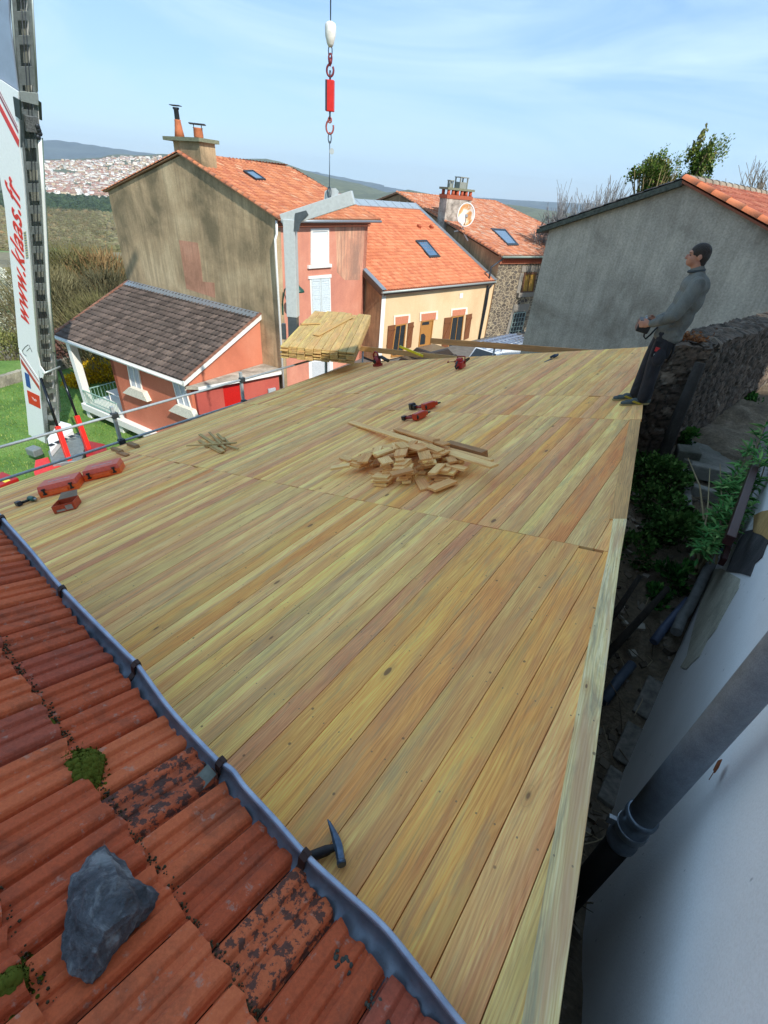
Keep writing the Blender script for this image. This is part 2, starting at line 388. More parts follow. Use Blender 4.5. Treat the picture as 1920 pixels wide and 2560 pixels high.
def ridge_caps(mb, p, q, r=.11, L=.4, up=Z):
    p, q = V(p), V(q); d = q-p; n = max(1, int(round(d.length/L))); a = d.normalized(); u = V(up); u = (u-a*u.dot(a)).normalized(); s = a.cross(u)
    for i in range(n):
        bc = rb(); s0 = p+d*(i/n)-a*.02; s1 = p+d*((i+1)/n); b = len(mb.v)
        for (c, rr) in ((s0, r*1.08), (s1, r*.92)):
            for k in range(7):
                an = math.pi*k/6; mb.v.append(c+s*math.cos(an)*rr+u*(math.sin(an)*rr*.8))
        for k in range(6): mb.face([b+k, b+k+1, b+8+k, b+7+k], None, bc, 0, True)
        mb.face([b+k for k in range(7)], None, bc, 0); mb.face([b+13-k for k in range(7)], None, bc, 0)
    return mb
# ================================================================ THE SETTING
def smooth(t): t = max(0, min(1, t)); return t*t*(3-2*t)
def HT(x, y):
    dx = max(-31-x, 0, x-45); dy = max(-60-y, 0, y-64); d = math.hypot(dx, dy)
    z = -14.2-107*(1-math.exp(-d/190.0))
    if d > 0: z += min(d/60, 1)*2.0*noise.noise((x/70, y/70, 0)) + min(d/400, 1)*3*noise.noise((x/500, y/500, 3))
    return z
def terrain_mat():
    m = Mat('valley_ground'); o = m.coord()
    n = m.noise(m.mapping(o, (.0035, .0075, 0)), 1.0, 5, .55, .3)
    c = m.ramp(n, [(.30, srgb('6b6650')), (.42, srgb('7a735a')), (.53, srgb('6d8450')), (.56, srgb('7f775c')), (.64, srgb('68644c')), (.75, srgb('8d8263'))], 'CONSTANT')
    g = m.noise(m.mapping(o, (.05, .05, .05)), 3, 6, .7)
    c = m.mix(.5, c, m.ramp(g, [(.3, (.2, .2, .2)), (.7, (.75, .75, .75))]), 'OVERLAY')
    m.color(c); m.set(.95); return m.m
mb = MB(); nA = 128; rad = [0]+[6*1.085**k for k in range(98)]
for r in rad[1:]:
    for k in range(nA):
        a = 2*math.pi*k/nA; x, y = r*math.sin(a), r*math.cos(a); mb.v.append(V((x, y, HT(x, y))))
mb.v.append(V((0, 0, HT(0, 0))))
for i in range(len(rad)-2):
    for k in range(nA): mb.face([i*nA+k, (i+1)*nA+k, (i+1)*nA+(k+1) % nA, i*nA+(k+1) % nA][::-1], None, None, 0, True)
for k in range(nA): mb.face([len(mb.v)-1, k, (k+1) % nA][::-1])
tag(mb.build('valley_ground', terrain_mat()), None, None, None, 'structure')

def hill_mat(name, cols, s=.004):
    m = Mat(name); o = m.coord(); n = m.noise(o, s, 7, .62, .5)
    c = m.ramp(n, cols); g = m.noise(o, s*9, 5, .7)
    c = m.mix(.45, c, m.ramp(g, [(.3, (.2, .2, .2)), (.7, (.7, .7, .7))]), 'OVERLAY')
    m.color(c); m.set(.95); return m.m
HILLS = {}
def hill_point(key, u, t):
    sil, Dc, Df = HILLS[key]
    v = np.interp(u, [p[0] for p in sil], [p[1] for p in sil])
    r = ray(u, float(v)); hd = math.hypot(r.x, r.y); c = r*(Dc/hd); dirh = V((r.x/hd, r.y/hd, 0)); f = dirh*Df; f.z = -121
    p = f.lerp(V((c.x, c.y, 0)), t); p.z = -121+(c.z+121)*(smooth(t)*.45+t*.55)
    return p
def hill(name, key, sil, Dc, Df, mat, rough):
    HILLS[key] = (sil, Dc, Df); mb = MB(); n = 150; m = 22; u0, u1 = sil[0][0], sil[-1][0]
    for i in range(n+1):
        u = u0+(u1-u0)*i/n
        for j in range(m+1):
            t = j/m*1.0; p = hill_point(key, u, t)
            p.z += rough*noise.noise((p.x*.0016, p.y*.0016, 1.5))*math.sin(math.pi*t)
            if j == m: p.z += rough*.16*noise.noise((p.x*.006, p.y*.006, 4))
            mb.v.append(p)
        c = hill_point(key, u, 1.0)
        for q in (1, 2, 3): mb.v.append(V((c.x*(1+.12*q), c.y*(1+.12*q), c.z+(-125-c.z)*q/3)))
    M = m+4
    for i in range(n):
        for j in range(M-1): mb.face([i*M+j, (i+1)*M+j, (i+1)*M+j+1, i*M+j+1], None, None, 0, True)
    return tag(mb.build(name, mat), None, None, None, 'structure')
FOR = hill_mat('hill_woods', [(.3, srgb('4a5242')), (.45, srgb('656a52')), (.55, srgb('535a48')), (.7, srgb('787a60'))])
BLU = hill_mat('hazed_far_woods', [(.3, srgb('46525a')), (.7, srgb('5d6868'))], .0015)  # distance haze painted as blue into the colour of the woods
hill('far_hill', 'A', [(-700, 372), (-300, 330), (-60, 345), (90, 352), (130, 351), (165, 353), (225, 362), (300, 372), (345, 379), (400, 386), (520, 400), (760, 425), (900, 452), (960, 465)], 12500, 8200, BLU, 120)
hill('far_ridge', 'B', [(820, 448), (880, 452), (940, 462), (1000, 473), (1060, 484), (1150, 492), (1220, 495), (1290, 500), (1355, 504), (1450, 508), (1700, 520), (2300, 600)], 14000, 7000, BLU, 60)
hill('wooded_hill', 'C', [(-500, 404), (-100, 402), (100, 399), (200, 397), (255, 394), (270, 388), (300, 386), (345, 388), (380, 386), (400, 384), (440, 386), (520, 396), (560, 398), (640, 397), (665, 397), (700, 404), (760, 425), (800, 437), (860, 452), (900, 459), (960, 480), (1010, 489), (1060, 498), (1120, 508), (1180, 520)], 4500, 2950, FOR, 14)
hill('wooded_slope', 'D', [(880, 486), (940, 484), (1000, 478), (1020, 474), (1080, 486), (1150, 494), (1230, 506), (1310, 516), (1400, 530), (1600, 560), (2200, 620)], 3300, 1500, FOR, 10)

# ---------------------------------------------------------------- far town
def house_mesh(w, d, h, rh, wall, roof):
    mb = MB(); mb.prism([(-w/2, -d/2, 0), (w/2, -d/2, 0), (w/2, d/2, 0), (-w/2, d/2, 0)], (0, 0, h), None, 0)
    a, b, c, e = V((-w/2-.5, -d/2-.5, h+.02)), V((w/2+.5, -d/2-.5, h+.02)), V((w/2+.5, d/2+.5, h+.02)), V((-w/2-.5, d/2+.5, h+.02)); f, g = V((-w/2-.5, 0, h+rh)), V((w/2+.5, 0, h+rh))
    for p in ([a, b, g, f], [c, e, f, g], [b, c, g], [e, a, f], [a, e, c, b]): mb.poly(p, None, None, 1)
    return mb
tw = [plain('town_wall_a', 'e4ddd0', .9), plain('town_wall_b', 'c9b79c', .9), plain('town_wall_c', 'f0ece6', .9)]
tr = [plain('town_roof_a', 'a98070', .9), plain('town_roof_b', '8f6e60', .9), plain('town_roof_c', 'b4aca6', .9)]
protos = []
spec = [(13, 10, 6, 3, 0, 0), (16, 11, 7, 3.4, 1, 1), (12, 11, 8, 3, 2, 0), (34, 12, 9, .6, 2, 2), (18, 12, 14, .5, 2, 2), (15, 10, 6, 3, 0, 1), (24, 11, 8, 3.6, 1, 0)]
for w, d, h, rh, a, b in spec:
    mbh = house_mesh(w, d, h, rh, a, b); protos.append((mbh, [tw[a], tr[b]]))
def town_spots(n, rs):
    out = []
    while len(out) < n:
        if rs.rand() < .8:
            u = rs.uniform(100, 470); t = rs.uniform(.0, .86)
            if u > 330 and t < .1: continue
        else: u = rs.uniform(690, 900); t = rs.uniform(.05, .5)
        p = hill_point('C', u, t); p.z += 14*noise.noise((p.x*.0016, p.y*.0016, 1.5))*math.sin(math.pi*t)
        if noise.noise((p.x/260, p.y/260, 9)) < -.48 or rs.rand() < .25*t: continue
        out.append((p, t))
    return out
rs = np.random.RandomState(11)
spots = sorted(town_spots(2600, rs), key=lambda q: q[1])
town_first = []
for i, (p, t) in enumerate(spots[:290]):
    k = rs.choice(len(protos), p=[.2, .2, .16, .1, .06, .18, .10]); s = .85+rs.rand()*.5
    if town_first and any(q[0] == k for q in town_first): o = [q[1] for q in town_first if q[0] == k][0].copy(); COL.objects.link(o)
    else: o = protos[k][0].build('town_house', protos[k][1]); town_first.append((k, o))
    o.name = 'town_house'; o.location = (p.x, p.y, p.z-.5); o.rotation_euler = (0, 0, rs.rand()*6.3); o.scale = (s, s, s)
    lab = ['cream walled house with terracotta roof in the distant town', 'ochre walled house with brick red roof in the distant town', 'white tall house with terracotta roof in the distant town', 'long white flat roofed building in the distant town', 'tall white apartment slab in the distant town', 'cream walled house with brick red roof in the distant town', 'long ochre house with terracotta roof in the distant town'][k]
    tag(o, lab, 'house', 'houses of the distant town')
big = MB()
for (p, t) in spots[290:]:
    k = rs.choice(3); s = .8+rs.rand()*.5; a = rs.rand()*6.3; m0 = protos[[0, 1, 3, 4, 5, 2][rs.choice(6, p=[.3, .25, .12, .05, .18, .1])]][0]; ca, sa = math.cos(a)*s, math.sin(a)*s
    w = rs.choice(3); rr = rs.choice(3, p=[.5, .3, .2]); b = len(big.v)
    big.v += [V((p.x+v.x*ca-v.y*sa, p.y+v.x*sa+v.y*ca, p.z-.5+v.z*s)) for v in m0.v]
    for i, f in enumerate(m0.f): big.face([b+j for j in f], None, None, int(w) if m0.mi[i] == 0 else 3+int(rr))
tag(big.build('town_houses_far', tw+tr), 'hundreds of small pale houses covering the far valley slope', 'houses', None, 'stuff')

# ---------------------------------------------------------------- woodland in the valley (uncountable)
def bark_mat(name, stops):
    m = Mat(name); b = m.sep(m.attr('bc')); c = m.ramp(b[0], stops)
    c = m.mix(m.math('MULTIPLY', b[1], .5), c, m.mix(1.0, c, (.45, .45, .45, 1), 'MULTIPLY')); m.color(c); m.set(.9, 0, .1); return m.m
WOODS = bark_mat('bare_woods', [(.0, srgb('6d6348')), (.3, srgb('83785a')), (.5, srgb('6b6a44')), (.65, srgb('8c8562')), (.8, srgb('5f5c45')), (1, srgb('9a7f58'))])
def woodland(name, specs, mat, label):
    V_, F_, C_ = [], [], []; nv = 0
    for (u0, u1, r0, r1, n, tris, h, w, cl) in specs:
        for _ in range(n):
            u = RNG.uniform(u0, u1); r = math.exp(RNG.uniform(math.log(r0), math.log(r1))); q = ray(u, 640); hd = math.hypot(q.x, q.y); x, y = q.x/hd*r, q.y/hd*r
            if noise.noise((x/ (r*.12), y/(r*.12), 2)) > .33: continue
            z = HT(x, y); s = h*RNG.uniform(.7, 1.25); ww = w*RNG.uniform(.7, 1.2)
            th = RNG.uniform(0, 2*np.pi, tris); rr = ww*np.sqrt(RNG.rand(tris)); hh = s*(.25+.75*RNG.rand(tris)**.8)
            fac = np.sqrt(np.clip(1-((hh/s-.55)/.5)**2, .05, 1)); px = x+np.cos(th)*rr*fac; py = y+np.sin(th)*rr*fac; pz = z+hh
            L = s*.17*RNG.uniform(.5, 1.3, tris); wd = L*(.018+.05*min(1, r/500))+.004+r*.00022
            dx = np.cos(th)*.5+RNG.normal(0, .35, tris); dy = np.sin(th)*.5+RNG.normal(0, .35, tris); dz = 1.0+RNG.normal(0, .3, tris); nn = np.sqrt(dx*dx+dy*dy+dz*dz)
            dx, dy, dz = dx/nn*L, dy/nn*L, dz/nn*L; a = RNG.uniform(0, 6.28, tris)
            ox, oy = np.cos(a)*wd, np.sin(a)*wd
            v = np.empty((tris, 3, 3)); v[:, 0] = np.stack([px-ox, py-oy, pz], 1); v[:, 1] = np.stack([px+ox, py+oy, pz], 1); v[:, 2] = np.stack([px+dx, py+dy, pz+dz], 1)
            V_.append(v.reshape(-1, 3)); c = np.zeros((tris*3, 4)); c[:, 0] = np.clip(cl+RNG.normal(0, .22), 0, 1); c[:, 1] = np.repeat(RNG.rand(tris), 3); c[:, 3] = 1; C_.append(c)
            # trunk
            tr_ = np.array([[x-.012*s, y, z-.5], [x+.012*s, y, z-.5], [x, y, z+s*.85]]); V_.append(tr_); cc = np.zeros((3, 4)); cc[:, 0] = cl; cc[:, 1] = .6; cc[:, 3] = 1; C_.append(cc)
    v = np.concatenate(V_); c = np.concatenate(C_); nf = len(v)//3
    me = bpy.data.meshes.new(name); me.vertices.add(len(v)); me.vertices.foreach_set('co', v.ravel()); me.loops.add(len(v)); me.loops.foreach_set('vertex_index', np.arange(len(v)))
    me.polygons.add(nf); me.polygons.foreach_set('loop_start', np.arange(nf)*3); me.polygons.foreach_set('loop_total', np.full(nf, 3))
    me.update(); ca = me.color_attributes.new('bc', 'FLOAT_COLOR', 'CORNER'); ca.data.foreach_set('color', c.ravel()); me.materials.append(mat)
    o = bpy.data.objects.new(name, me); COL.objects.link(o); tag(o, label, 'woods', None, 'stuff')
woodland('bare_woodland', [(-160, 420, 42, 80, 120, 1700, 6.0, 3.2, .45), (-160, 400, 70, 160, 560, 560, 8, 4.2, .5), (-160, 400, 150, 420, 1900, 150, 9, 5.5, .45), (-160, 400, 380, 860, 2600, 110, 9.5, 7, .4), (-160, 400, 1020, 1900, 3000, 44, 12, 13, .55),
    (820, 1500, 200, 1400, 300, 60, 10, 8, .4)], WOODS, 'bare brown trees covering the valley below the village')
def canopy(name, specs, mat, label):
    m_ = MB(); rg = random.Random(5)
    for (u0, u1, r0, r1, n, R_, cl) in specs:
        for _ in range(n):
            u = rg.uniform(u0, u1); r = math.exp(rg.uniform(math.log(r0), math.log(r1))); q = ray(u, 640); hd = math.hypot(q.x, q.y); x, y = q.x/hd*r, q.y/hd*r
            if noise.noise((x/260, y/90, 7)) > .30: continue
            z = HT(x, y); s = R_*rg.uniform(.6, 1.25); b = len(m_.v); bc = (min(1, max(0, cl+rg.gauss(0, .22))), rg.random(), 0)
            for (h, f) in ((0, .9), (.55, 1.0), (1.0, .62)):
                for k in range(6): a = k*1.047+h; j = rg.uniform(.7, 1.2); m_.v.append(V((x+math.cos(a)*s*f*j, y+math.sin(a)*s*f*j, z+h*s*1.25*rg.uniform(.85, 1.15))))
            m_.v.append(V((x, y, z+s*1.5)))
            for l_ in (0, 1):
                for k in range(6): m_.face([b+l_*6+k, b+l_*6+(k+1) % 6, b+l_*6+6+(k+1) % 6, b+l_*6+6+k], None, bc)
            for k in range(6): m_.face([b+12+k, b+12+(k+1) % 6, b+18], None, bc)
    tag(m_.build(name, mat), label, 'woods', None, 'stuff')
canopy('distant_bare_wood', [(-160, 420, 420, 850, 2600, 3.6, .45), (-160, 420, 1030, 1900, 3800, 6.5, .5)], WOODS, 'olive brown canopy of the river woods below the village')
canopy('distant_green_wood', [(-200, 480, 1900, 2850, 3600, 8.5, .4)], bark_mat('dark_canopy', [(0, srgb('2f3d2c')), (1, srgb('4a5a3c'))]), 'dark green belt of woods in front of the distant town')
CONIF = bark_mat('dark_woods', [(0, srgb('36462f')), (1, srgb('55603f'))])


# ---------------------------------------------------------------- lawn, street, yard
def strip(name, pts, mat, th=.05, kind='structure'):
    mb = MB(); mb.prism(pts, (0, 0, -th)); return tag(mb.build(name, mat), None, None, None, kind)
gm = Mat('lawn'); o = gm.coord(); n1 = gm.noise(o, .55, 5, .6); n2 = gm.noise(o, 9, 4, .7)
c = gm.ramp(n1, [(.3, srgb('4a6b2c')), (.5, srgb('5d8036')), (.7, srgb('748f48'))]); c = gm.mix(.6, c, gm.ramp(n2, [(.3, (.22, .22, .22)), (.7, (.75, .75, .75))]), 'OVERLAY'); gm.color(c); gm.bump(n2, .8, .05); gm.set(.95)
LAWN_Z = -13.8
tag(MB().poly([(-33, -30, LAWN_Z), (-5, -30, LAWN_Z), (-5, 40, LAWN_Z), (-20, 42, LAWN_Z), (-33, 37, LAWN_Z)]).build('lawn', gm.m), None, None, None, 'structure')
# short blades so the lawn is not a flat sheet
bl = MB()
for _ in range(16000):
    x = RNG.uniform(-29, -11); y = RNG.uniform(17, 34); a = RNG.uniform(0, 6.28); h = RNG.uniform(.06, .16); w = .02
    b = len(bl.v); bl.v += [V((x-w*math.cos(a), y-w*math.sin(a), LAWN_Z)), V((x+w*math.cos(a), y+w*math.sin(a), LAWN_Z)), V((x+RNG.normal(0, .03), y+RNG.normal(0, .03), LAWN_Z+h))]
    bl.face([b, b+1, b+2], None, (RNG.rand(), RNG.rand(), 0))
tag(bl.build('grass', bark_mat('grass_blades', [(0, srgb('55782c')), (.6, srgb('769440')), (1, srgb('a9ad68'))])), 'short bright green spring grass on the lawn', 'grass', None, 'stuff')
asph = plain('street_asphalt', '6b6864', .95, 0, .15, 3, .4, .01)
strip('street', [(-7.2, 16, -10.2), (25, 16, -9.4), (25, 60, -9.4), (-7.2, 60, -10.2)], asph, 4.5)
# ---------------------------------------------------------------- pink house with the tall bare gable
a_dir = ray(-1456, 263); a_dir.z = 0; a_dir.normalize(); b_dir = V((-a_dir.y, a_dir.x, 0)); b_dir = b_dir if b_dir.y > 0 else -b_dir
K = at_y(697, 760, 27.0); K.z = 0
GAB = Plane(K, b_dir); FAC = Plane(K, a_dir)          # GAB: the bare gable wall, FAC: the pink street front
if GAB.n.y > 0: GAB.n = -GAB.n
if FAC.n.x < 0: FAC.n = -FAC.n
M_gab = stucco('weathered_gable_render', srgb('b39a78'), srgb('75684f'), srgb('cfb995'), 1.0, .9, .5, 24)
M_pink = stucco('pink_render', srgb('cf8a72'), srgb('b97866'), srgb('dba28a'), .8, .25, .25, 50)
M_pinkstain = stucco('stained_pink_render', srgb('cf9478'), srgb('9d7866'), srgb('e2b896'), 1.6, .3, .9, 50)
M_tile = tile_mat('terracotta_roof', [(0, srgb('ad6645')), (.35, srgb('bd764f')), (.65, srgb('c7855f')), (.9, srgb('a85f44')), (1, srgb('cba07e'))], amount=.22, licamt=.10, scale=.6)
M_white = plain('white_paint', 'e9e8e2', .6, 0, .06); M_zinc = plain('zinc', '9aa2a8', .45, .6, .12); M_dkm = plain('dark_metal', '3b4046', .5, .5)
base_z = -14.0
def zset(p, z): return V((p.x, p.y, z))
gL = GAB.hit(270, 479); gA = GAB.hit(450, 389); gR = GAB.hit(688, 545); R1 = FAC.hit(918, 600)
facL = (zset(R1, 0)-K).length
house = thing('pink_house', 'tall pink house with a bare brown gable and orange tiled roof', 'house', zset(K, base_z))
depth = facL
wall = MB(); wall.prism([zset(gL, base_z), gL, gA, gR, zset(gR, base_z)], b_dir*.35)
wall.build('gable_wall', M_gab, house)
fr = MB(); e0 = K+a_dir*0; top = gR.z+.02
fr.prism([zset(K+b_dir*.003, base_z), zset(K+b_dir*.003, top), zset(R1, top), zset(R1, base_z)], a_dir*.35); fr.build('street_wall', M_pink, house)
bk = MB(); cL = zset(gL, base_z); bk.prism([zset(R1+b_dir*-.35, base_z), zset(R1+b_dir*-.35, top), zset(cL+b_dir*(facL-.35), top), zset(cL+b_dir*(facL-.35), base_z)], b_dir*.35); bk.build('end_wall', M_pink, house)
bk = MB(); bk.prism([cL+b_dir*.36, zset(cL+b_dir*.36, gL.z), zset(cL+b_dir*facL, gL.z), cL+b_dir*facL], -a_dir*.35); bk.build('rear_wall', M_gab, house)
# bare pinkish patches on the gable, proud of it
pp = GAB.off(.006); pt = MB(); pt.prism([pp.hit(447, 600), pp.hit(494, 607), pp.hit(500, 640), pp.hit(507, 704), pp.hit(536, 707), pp.hit(538, 745), pp.hit(466, 722)], b_dir*.005)
pt.build('render_patch', stucco('pink_patch', srgb('bd8a70'), srgb('9a7058'), srgb('cb9a80'), 2, .4, .5, 30), house)
pf = FAC.off(.006); st = MB(); st.prism([pf.hit(836, 563), pf.hit(912, 556), pf.hit(909, 640), pf.hit(899, 700), pf.hit(862, 700), pf.hit(842, 680), pf.hit(841, 610)], a_dir*.005)
st.build('stained_patch', M_pinkstain, house)
# roof: slope above the street front, with a hip at the far end; second slope behind
ov = .35
eaveL = gR-a_dir*ov; eaveL.z = gR.z-.02; apx = V(gA); apx.z += .12
sl = (apx-eaveL); roofn = b_dir.cross(sl).normalized(); roofn = roofn if roofn.z > 0 else -roofn
RP = Plane(eaveL, roofn)
rEnd = RP.hit(722, 421); eR = RP.hit(928, 536)
eR = eaveL+b_dir*(eR-eaveL).dot(b_dir)
tiled_roof('roof', [eaveL-b_dir*.12, eR, rEnd, apx-b_dir*.12], b_dir, apx-eaveL, M_tile, house, .26, .36, .045, .03)
backe = gL+a_dir*ov; sl2 = tiled_roof('rear_roof', [backe-b_dir*.12, apx-b_dir*.12, rEnd, zset(backe+b_dir*facL, backe.z)], b_dir, apx-backe, M_tile, house, .26, .36, .045, .03)
hip = tiled_roof('hip_roof', [eR, zset(backe+b_dir*facL, eR.z), rEnd], a_dir, rEnd-eR, M_tile, house, .26, .36, .045, .03)
cap = MB(); ridge_caps(cap, apx+b_dir*.3, rEnd, .13); ridge_caps(cap, rEnd, eR, .13, .4, roofn); ridge_caps(cap, eaveL-b_dir*.08+Z*.03, apx-b_dir*.08+Z*.03, .12, .4, roofn); ridge_caps(cap, backe-b_dir*.08, apx-b_dir*.08+Z*.03, .10, .4)
cap.build('ridge_tiles', M_tile, house)
# brick cornice and gutter
co_ = MB()
for k in range(3): co_.prism([zset(K-a_dir*(.08+.07*k), top-.42+.12*k), zset(K-a_dir*(.08+.07*k), top-.35+.12*k), zset(R1-a_dir*(.08+.07*k)+b_dir*.1, top-.35+.12*k), zset(R1-a_dir*(.08+.07*k)+b_dir*.1, top-.42+.12*k)], a_dir*(.07+.07*k))
co_.build('cornice', plain('cornice_brick', 'b06b50', .85), house)
gt = MB(); gt.tube([eaveL-a_dir*.07+Z*-.08, eR-a_dir*.07+Z*-.08], .07, 8); gt.build('gutter', M_zinc, house)
dp = MB(); pq_ = FAC.off(.14); dp.tube([pq_.hit(691, 551), pq_.hit(692, 585), pq_.hit(688, 598), pq_.hit(690, 640), pq_.hit(711, 1000)], .06, 8); dp.build('downpipe', M_white, house)
def window(parent, plane, quad, frame_w, mats, name='window', mull=1, depth_=.10, proud=.07, shutters=False, bars=0):
    """window in a wall plane: pixel corners TL,TR,BR,BL; frame with a recessed pane"""
    q = [plane.off(proud).hit(*p) for p in quad]; nrm = plane.n; c = sum(q, V((0, 0, 0)))/4
    fm = MB(); inner = []
    ux = (q[1]-q[0]).normalized(); uz = (q[0]-q[3]).normalized()
    inn = [q[0]+ux*frame_w-uz*frame_w, q[1]-ux*frame_w-uz*frame_w, q[2]-ux*frame_w+uz*frame_w, q[3]+ux*frame_w+uz*frame_w]
    for i in range(4): fm.prism([q[i], q[(i+1) % 4], inn[(i+1) % 4], inn[i]], -nrm*depth_)
    for k in range(1, mull+1):
        t = k/(mull+1); a = inn[0].lerp(inn[1], t); b = inn[3].lerp(inn[2], t); fm.bar(a-nrm*.03, b-nrm*.03, .05, .04, nrm)
    for k in range(1, bars+1):
        t = k/(bars+1); a = inn[0].lerp(inn[3], t); b = inn[1].lerp(inn[2], t); fm.bar(a-nrm*.03, b-nrm*.03, .04, .035, nrm)
    w = fm.build(name, mats[0], parent); pn = MB(); pn.prism([p-nrm*.05 for p in inn], -nrm*.019); pn.build('pane', mats[1], w); return w
M_glass = plain('dark_glass', '2c3236', .12, 0, .1, 3, 0); M_pane_w = plain('white_blind', 'dfe5e8', .5, 0, .04)
w1 = window(house, FAC, [(778, 572), (823, 571), (823, 661), (778, 662)], .13, [M_white, M_pane_w], mull=0)
def sill(parent, plane, quad, th, mat, name='sill', back=.0):
    mbx = MB(); mbx.prism([plane.off(th).hit(*p) for p in quad], -plane.n*(th+back)); return mbx.build(name, mat, parent)
sill(w1, FAC, [(772, 664), (830, 660), (830, 668), (772, 672)], .12, M_white)
def louvre(parent, plane, quad, mat, n=16, proud=.05):
    q = [plane.off(proud).hit(*p) for p in quad]; ux = (q[1]-q[0]); uz = (q[3]-q[0]); mbx = MB(); nrm = plane.n; fx = ux.normalized(); fz = uz.normalized(); f = .07
    mbx.prism([q[0], q[0]+fx*f, q[3]+fx*f, q[3]], -nrm*.04); mbx.prism([q[1], q[1]-fx*f, q[2]-fx*f, q[2]], -nrm*.04)
    for t in (0, .47, .94): a = q[0]+uz*t; mbx.prism([a+fx*f, a+ux-fx*f, a+ux-fx*f+fz*.1, a+fx*f+fz*.1], -nrm*.04)
    for k in range(n):
        a = q[0]+uz*((k+.5)/n)+fx*f; b = a+ux-fx*2*f; mbx.box((a+b)/2-nrm*.02, (b-a)/2, fz*(uz.length/n*.42)+nrm*.02, nrm*.005)
    mbx.prism([q[0]-nrm*.04, q[1]-nrm*.04, q[2]-nrm*.04, q[3]-nrm*.04], -nrm*.01)
    return mbx.build('shutter', mat, parent)
w2 = MB(); w2.prism([FAC.off(.02).hit(*p) for p in ((775, 697), (826, 694), (828, 790), (779, 793))], a_dir*.1); w2 = w2.build('window', M_white, house)
sill(w2, FAC, [(772, 691), (829, 686), (829, 694), (772, 698)], .07, M_white, 'lintel')
louvre(w2, FAC.off(.02), [(780, 699), (801, 698), (804, 787), (783, 788)], plain('pale_shutter', 'cfd9dc', .6)); louvre(w2, FAC.off(.02), [(803, 698), (824, 696), (826, 785), (806, 787)], plain('pale_shutter', 'cfd9dc', .6))
w3 = MB(); w3.prism([FAC.off(.02).hit(*p) for p in ((772, 900), (832, 897), (836, 1030), (776, 1034))], a_dir*.12); w3 = w3.build('door', M_white, house)
pn = MB(); pn.prism([FAC.off(.035).hit(*p) for p in ((780, 905), (824, 902), (828, 1025), (784, 1029))], a_dir*.01); pn.build('panel', plain('door_white', 'c9ced2', .5), w3)
# chimney on the gable
ch = MB(); n_b = b_dir
c1 = [GAB.hit(447, 352), GAB.hit(498, 357)]
hz = c1[0].z; bl_, br_ = zset(GAB.hit(445, 430), gR.z+.6), zset(GAB.hit(503, 430), gR.z+.4)
sh = MB(); A0 = zset(c1[0]-n_b*.004, hz); B0 = zset(c1[1]-n_b*.004, hz)
sh.prism([zset(A0, apx.z-1.6), A0, B0, zset(B0, apx.z-3)], n_b*1.0); chim = sh.build('chimney', M_gab, house)
s2 = MB(); A1 = zset(GAB.hit(418, 350)+n_b*.35, hz); B1 = zset(c1[0]+n_b*.35, hz); s2.prism([zset(A1, apx.z-1.6), A1, zset(B1+a_dir*.004, hz), zset(B1+a_dir*.004, apx.z-1.6)], n_b*.5); s2.build('stack', M_gab, chim)
sl_ = MB(); sl_.prism([zset(A1+a_dir*.15-n_b*.5, hz), zset(B0-a_dir*.18-n_b*.15, hz), zset(B0-a_dir*.18+n_b*1.15, hz), zset(A1+a_dir*.15+n_b*.7, hz)], (0, 0, .16)); sl_.build('cap_slab', plain('mossy_slab', '7d8069', .95, 0, .2), chim)
pot = MB(); pc = zset((A1+B1)/2+n_b*.2+a_dir*.12, hz+.15); pot.lathe(pc, Z, [(.26, 0), (.2, .35), (.15, .7), (.17, .75)], 14); pot.build('clay_pot', plain('clay', 'c0714a', .85), chim)
cw = MB(); cw.lathe(pc+Z*.74, Z, [(.10, 0), (.13, .05), (.12, .4), (.16, .44), (.16, .5)], 10); cw.prism([pc+Z*1.3+V((-.25, -.2, 0)), pc+Z*1.3+V((.25, -.2, 0)), pc+Z*1.3+V((.25, .2, 0)), pc+Z*1.3+V((-.25, .2, 0))], (0, 0, .03)); cw.build('cowl', M_dkm, chim)
pc2 = zset(c1[0].lerp(c1[1], .55)+n_b*.6, hz+.15); pot = MB(); pot.lathe(pc2, Z, [(.2, 0), (.24, .1), (.22, .4), (.25, .45)], 14); pot.build('clay_pot', plain('clay', 'c0714a', .85), chim)
cw = MB(); cw.box(pc2+Z*.6, V((.38, .1, 0)), V((-.08, .3, 0)), (0, 0, .02)); cw.bar(pc2+V((-.2, 0, .4)), pc2+V((-.2, 0, .6)), .03, .03); cw.bar(pc2+V((.2, 0, .4)), pc2+V((.2, 0, .6)), .03, .03); cw.build('rain_plate', M_dkm, chim)
def skylight(parent, plane, quad):
    q = [plane.off(.12).hit(*p) for p in quad]; c = sum(q, V((0, 0, 0)))/4; f = MB(); inn = [p.lerp(c, .2) for p in q]
    for i in range(4): f.prism([q[i], q[(i+1) % 4], inn[(i+1) % 4], inn[i]], -plane.n*.14)
    w = f.build('skylight', M_dkm, parent); g = MB(); g.prism([p-plane.n*.03 for p in inn], -plane.n*.02); g.build('pane', plain('sky_glass', '54708a', .08, 0, .1, 3, 0), w)
skylight(house, RP, [(608, 425), (632, 424), (665, 447), (641, 447)])
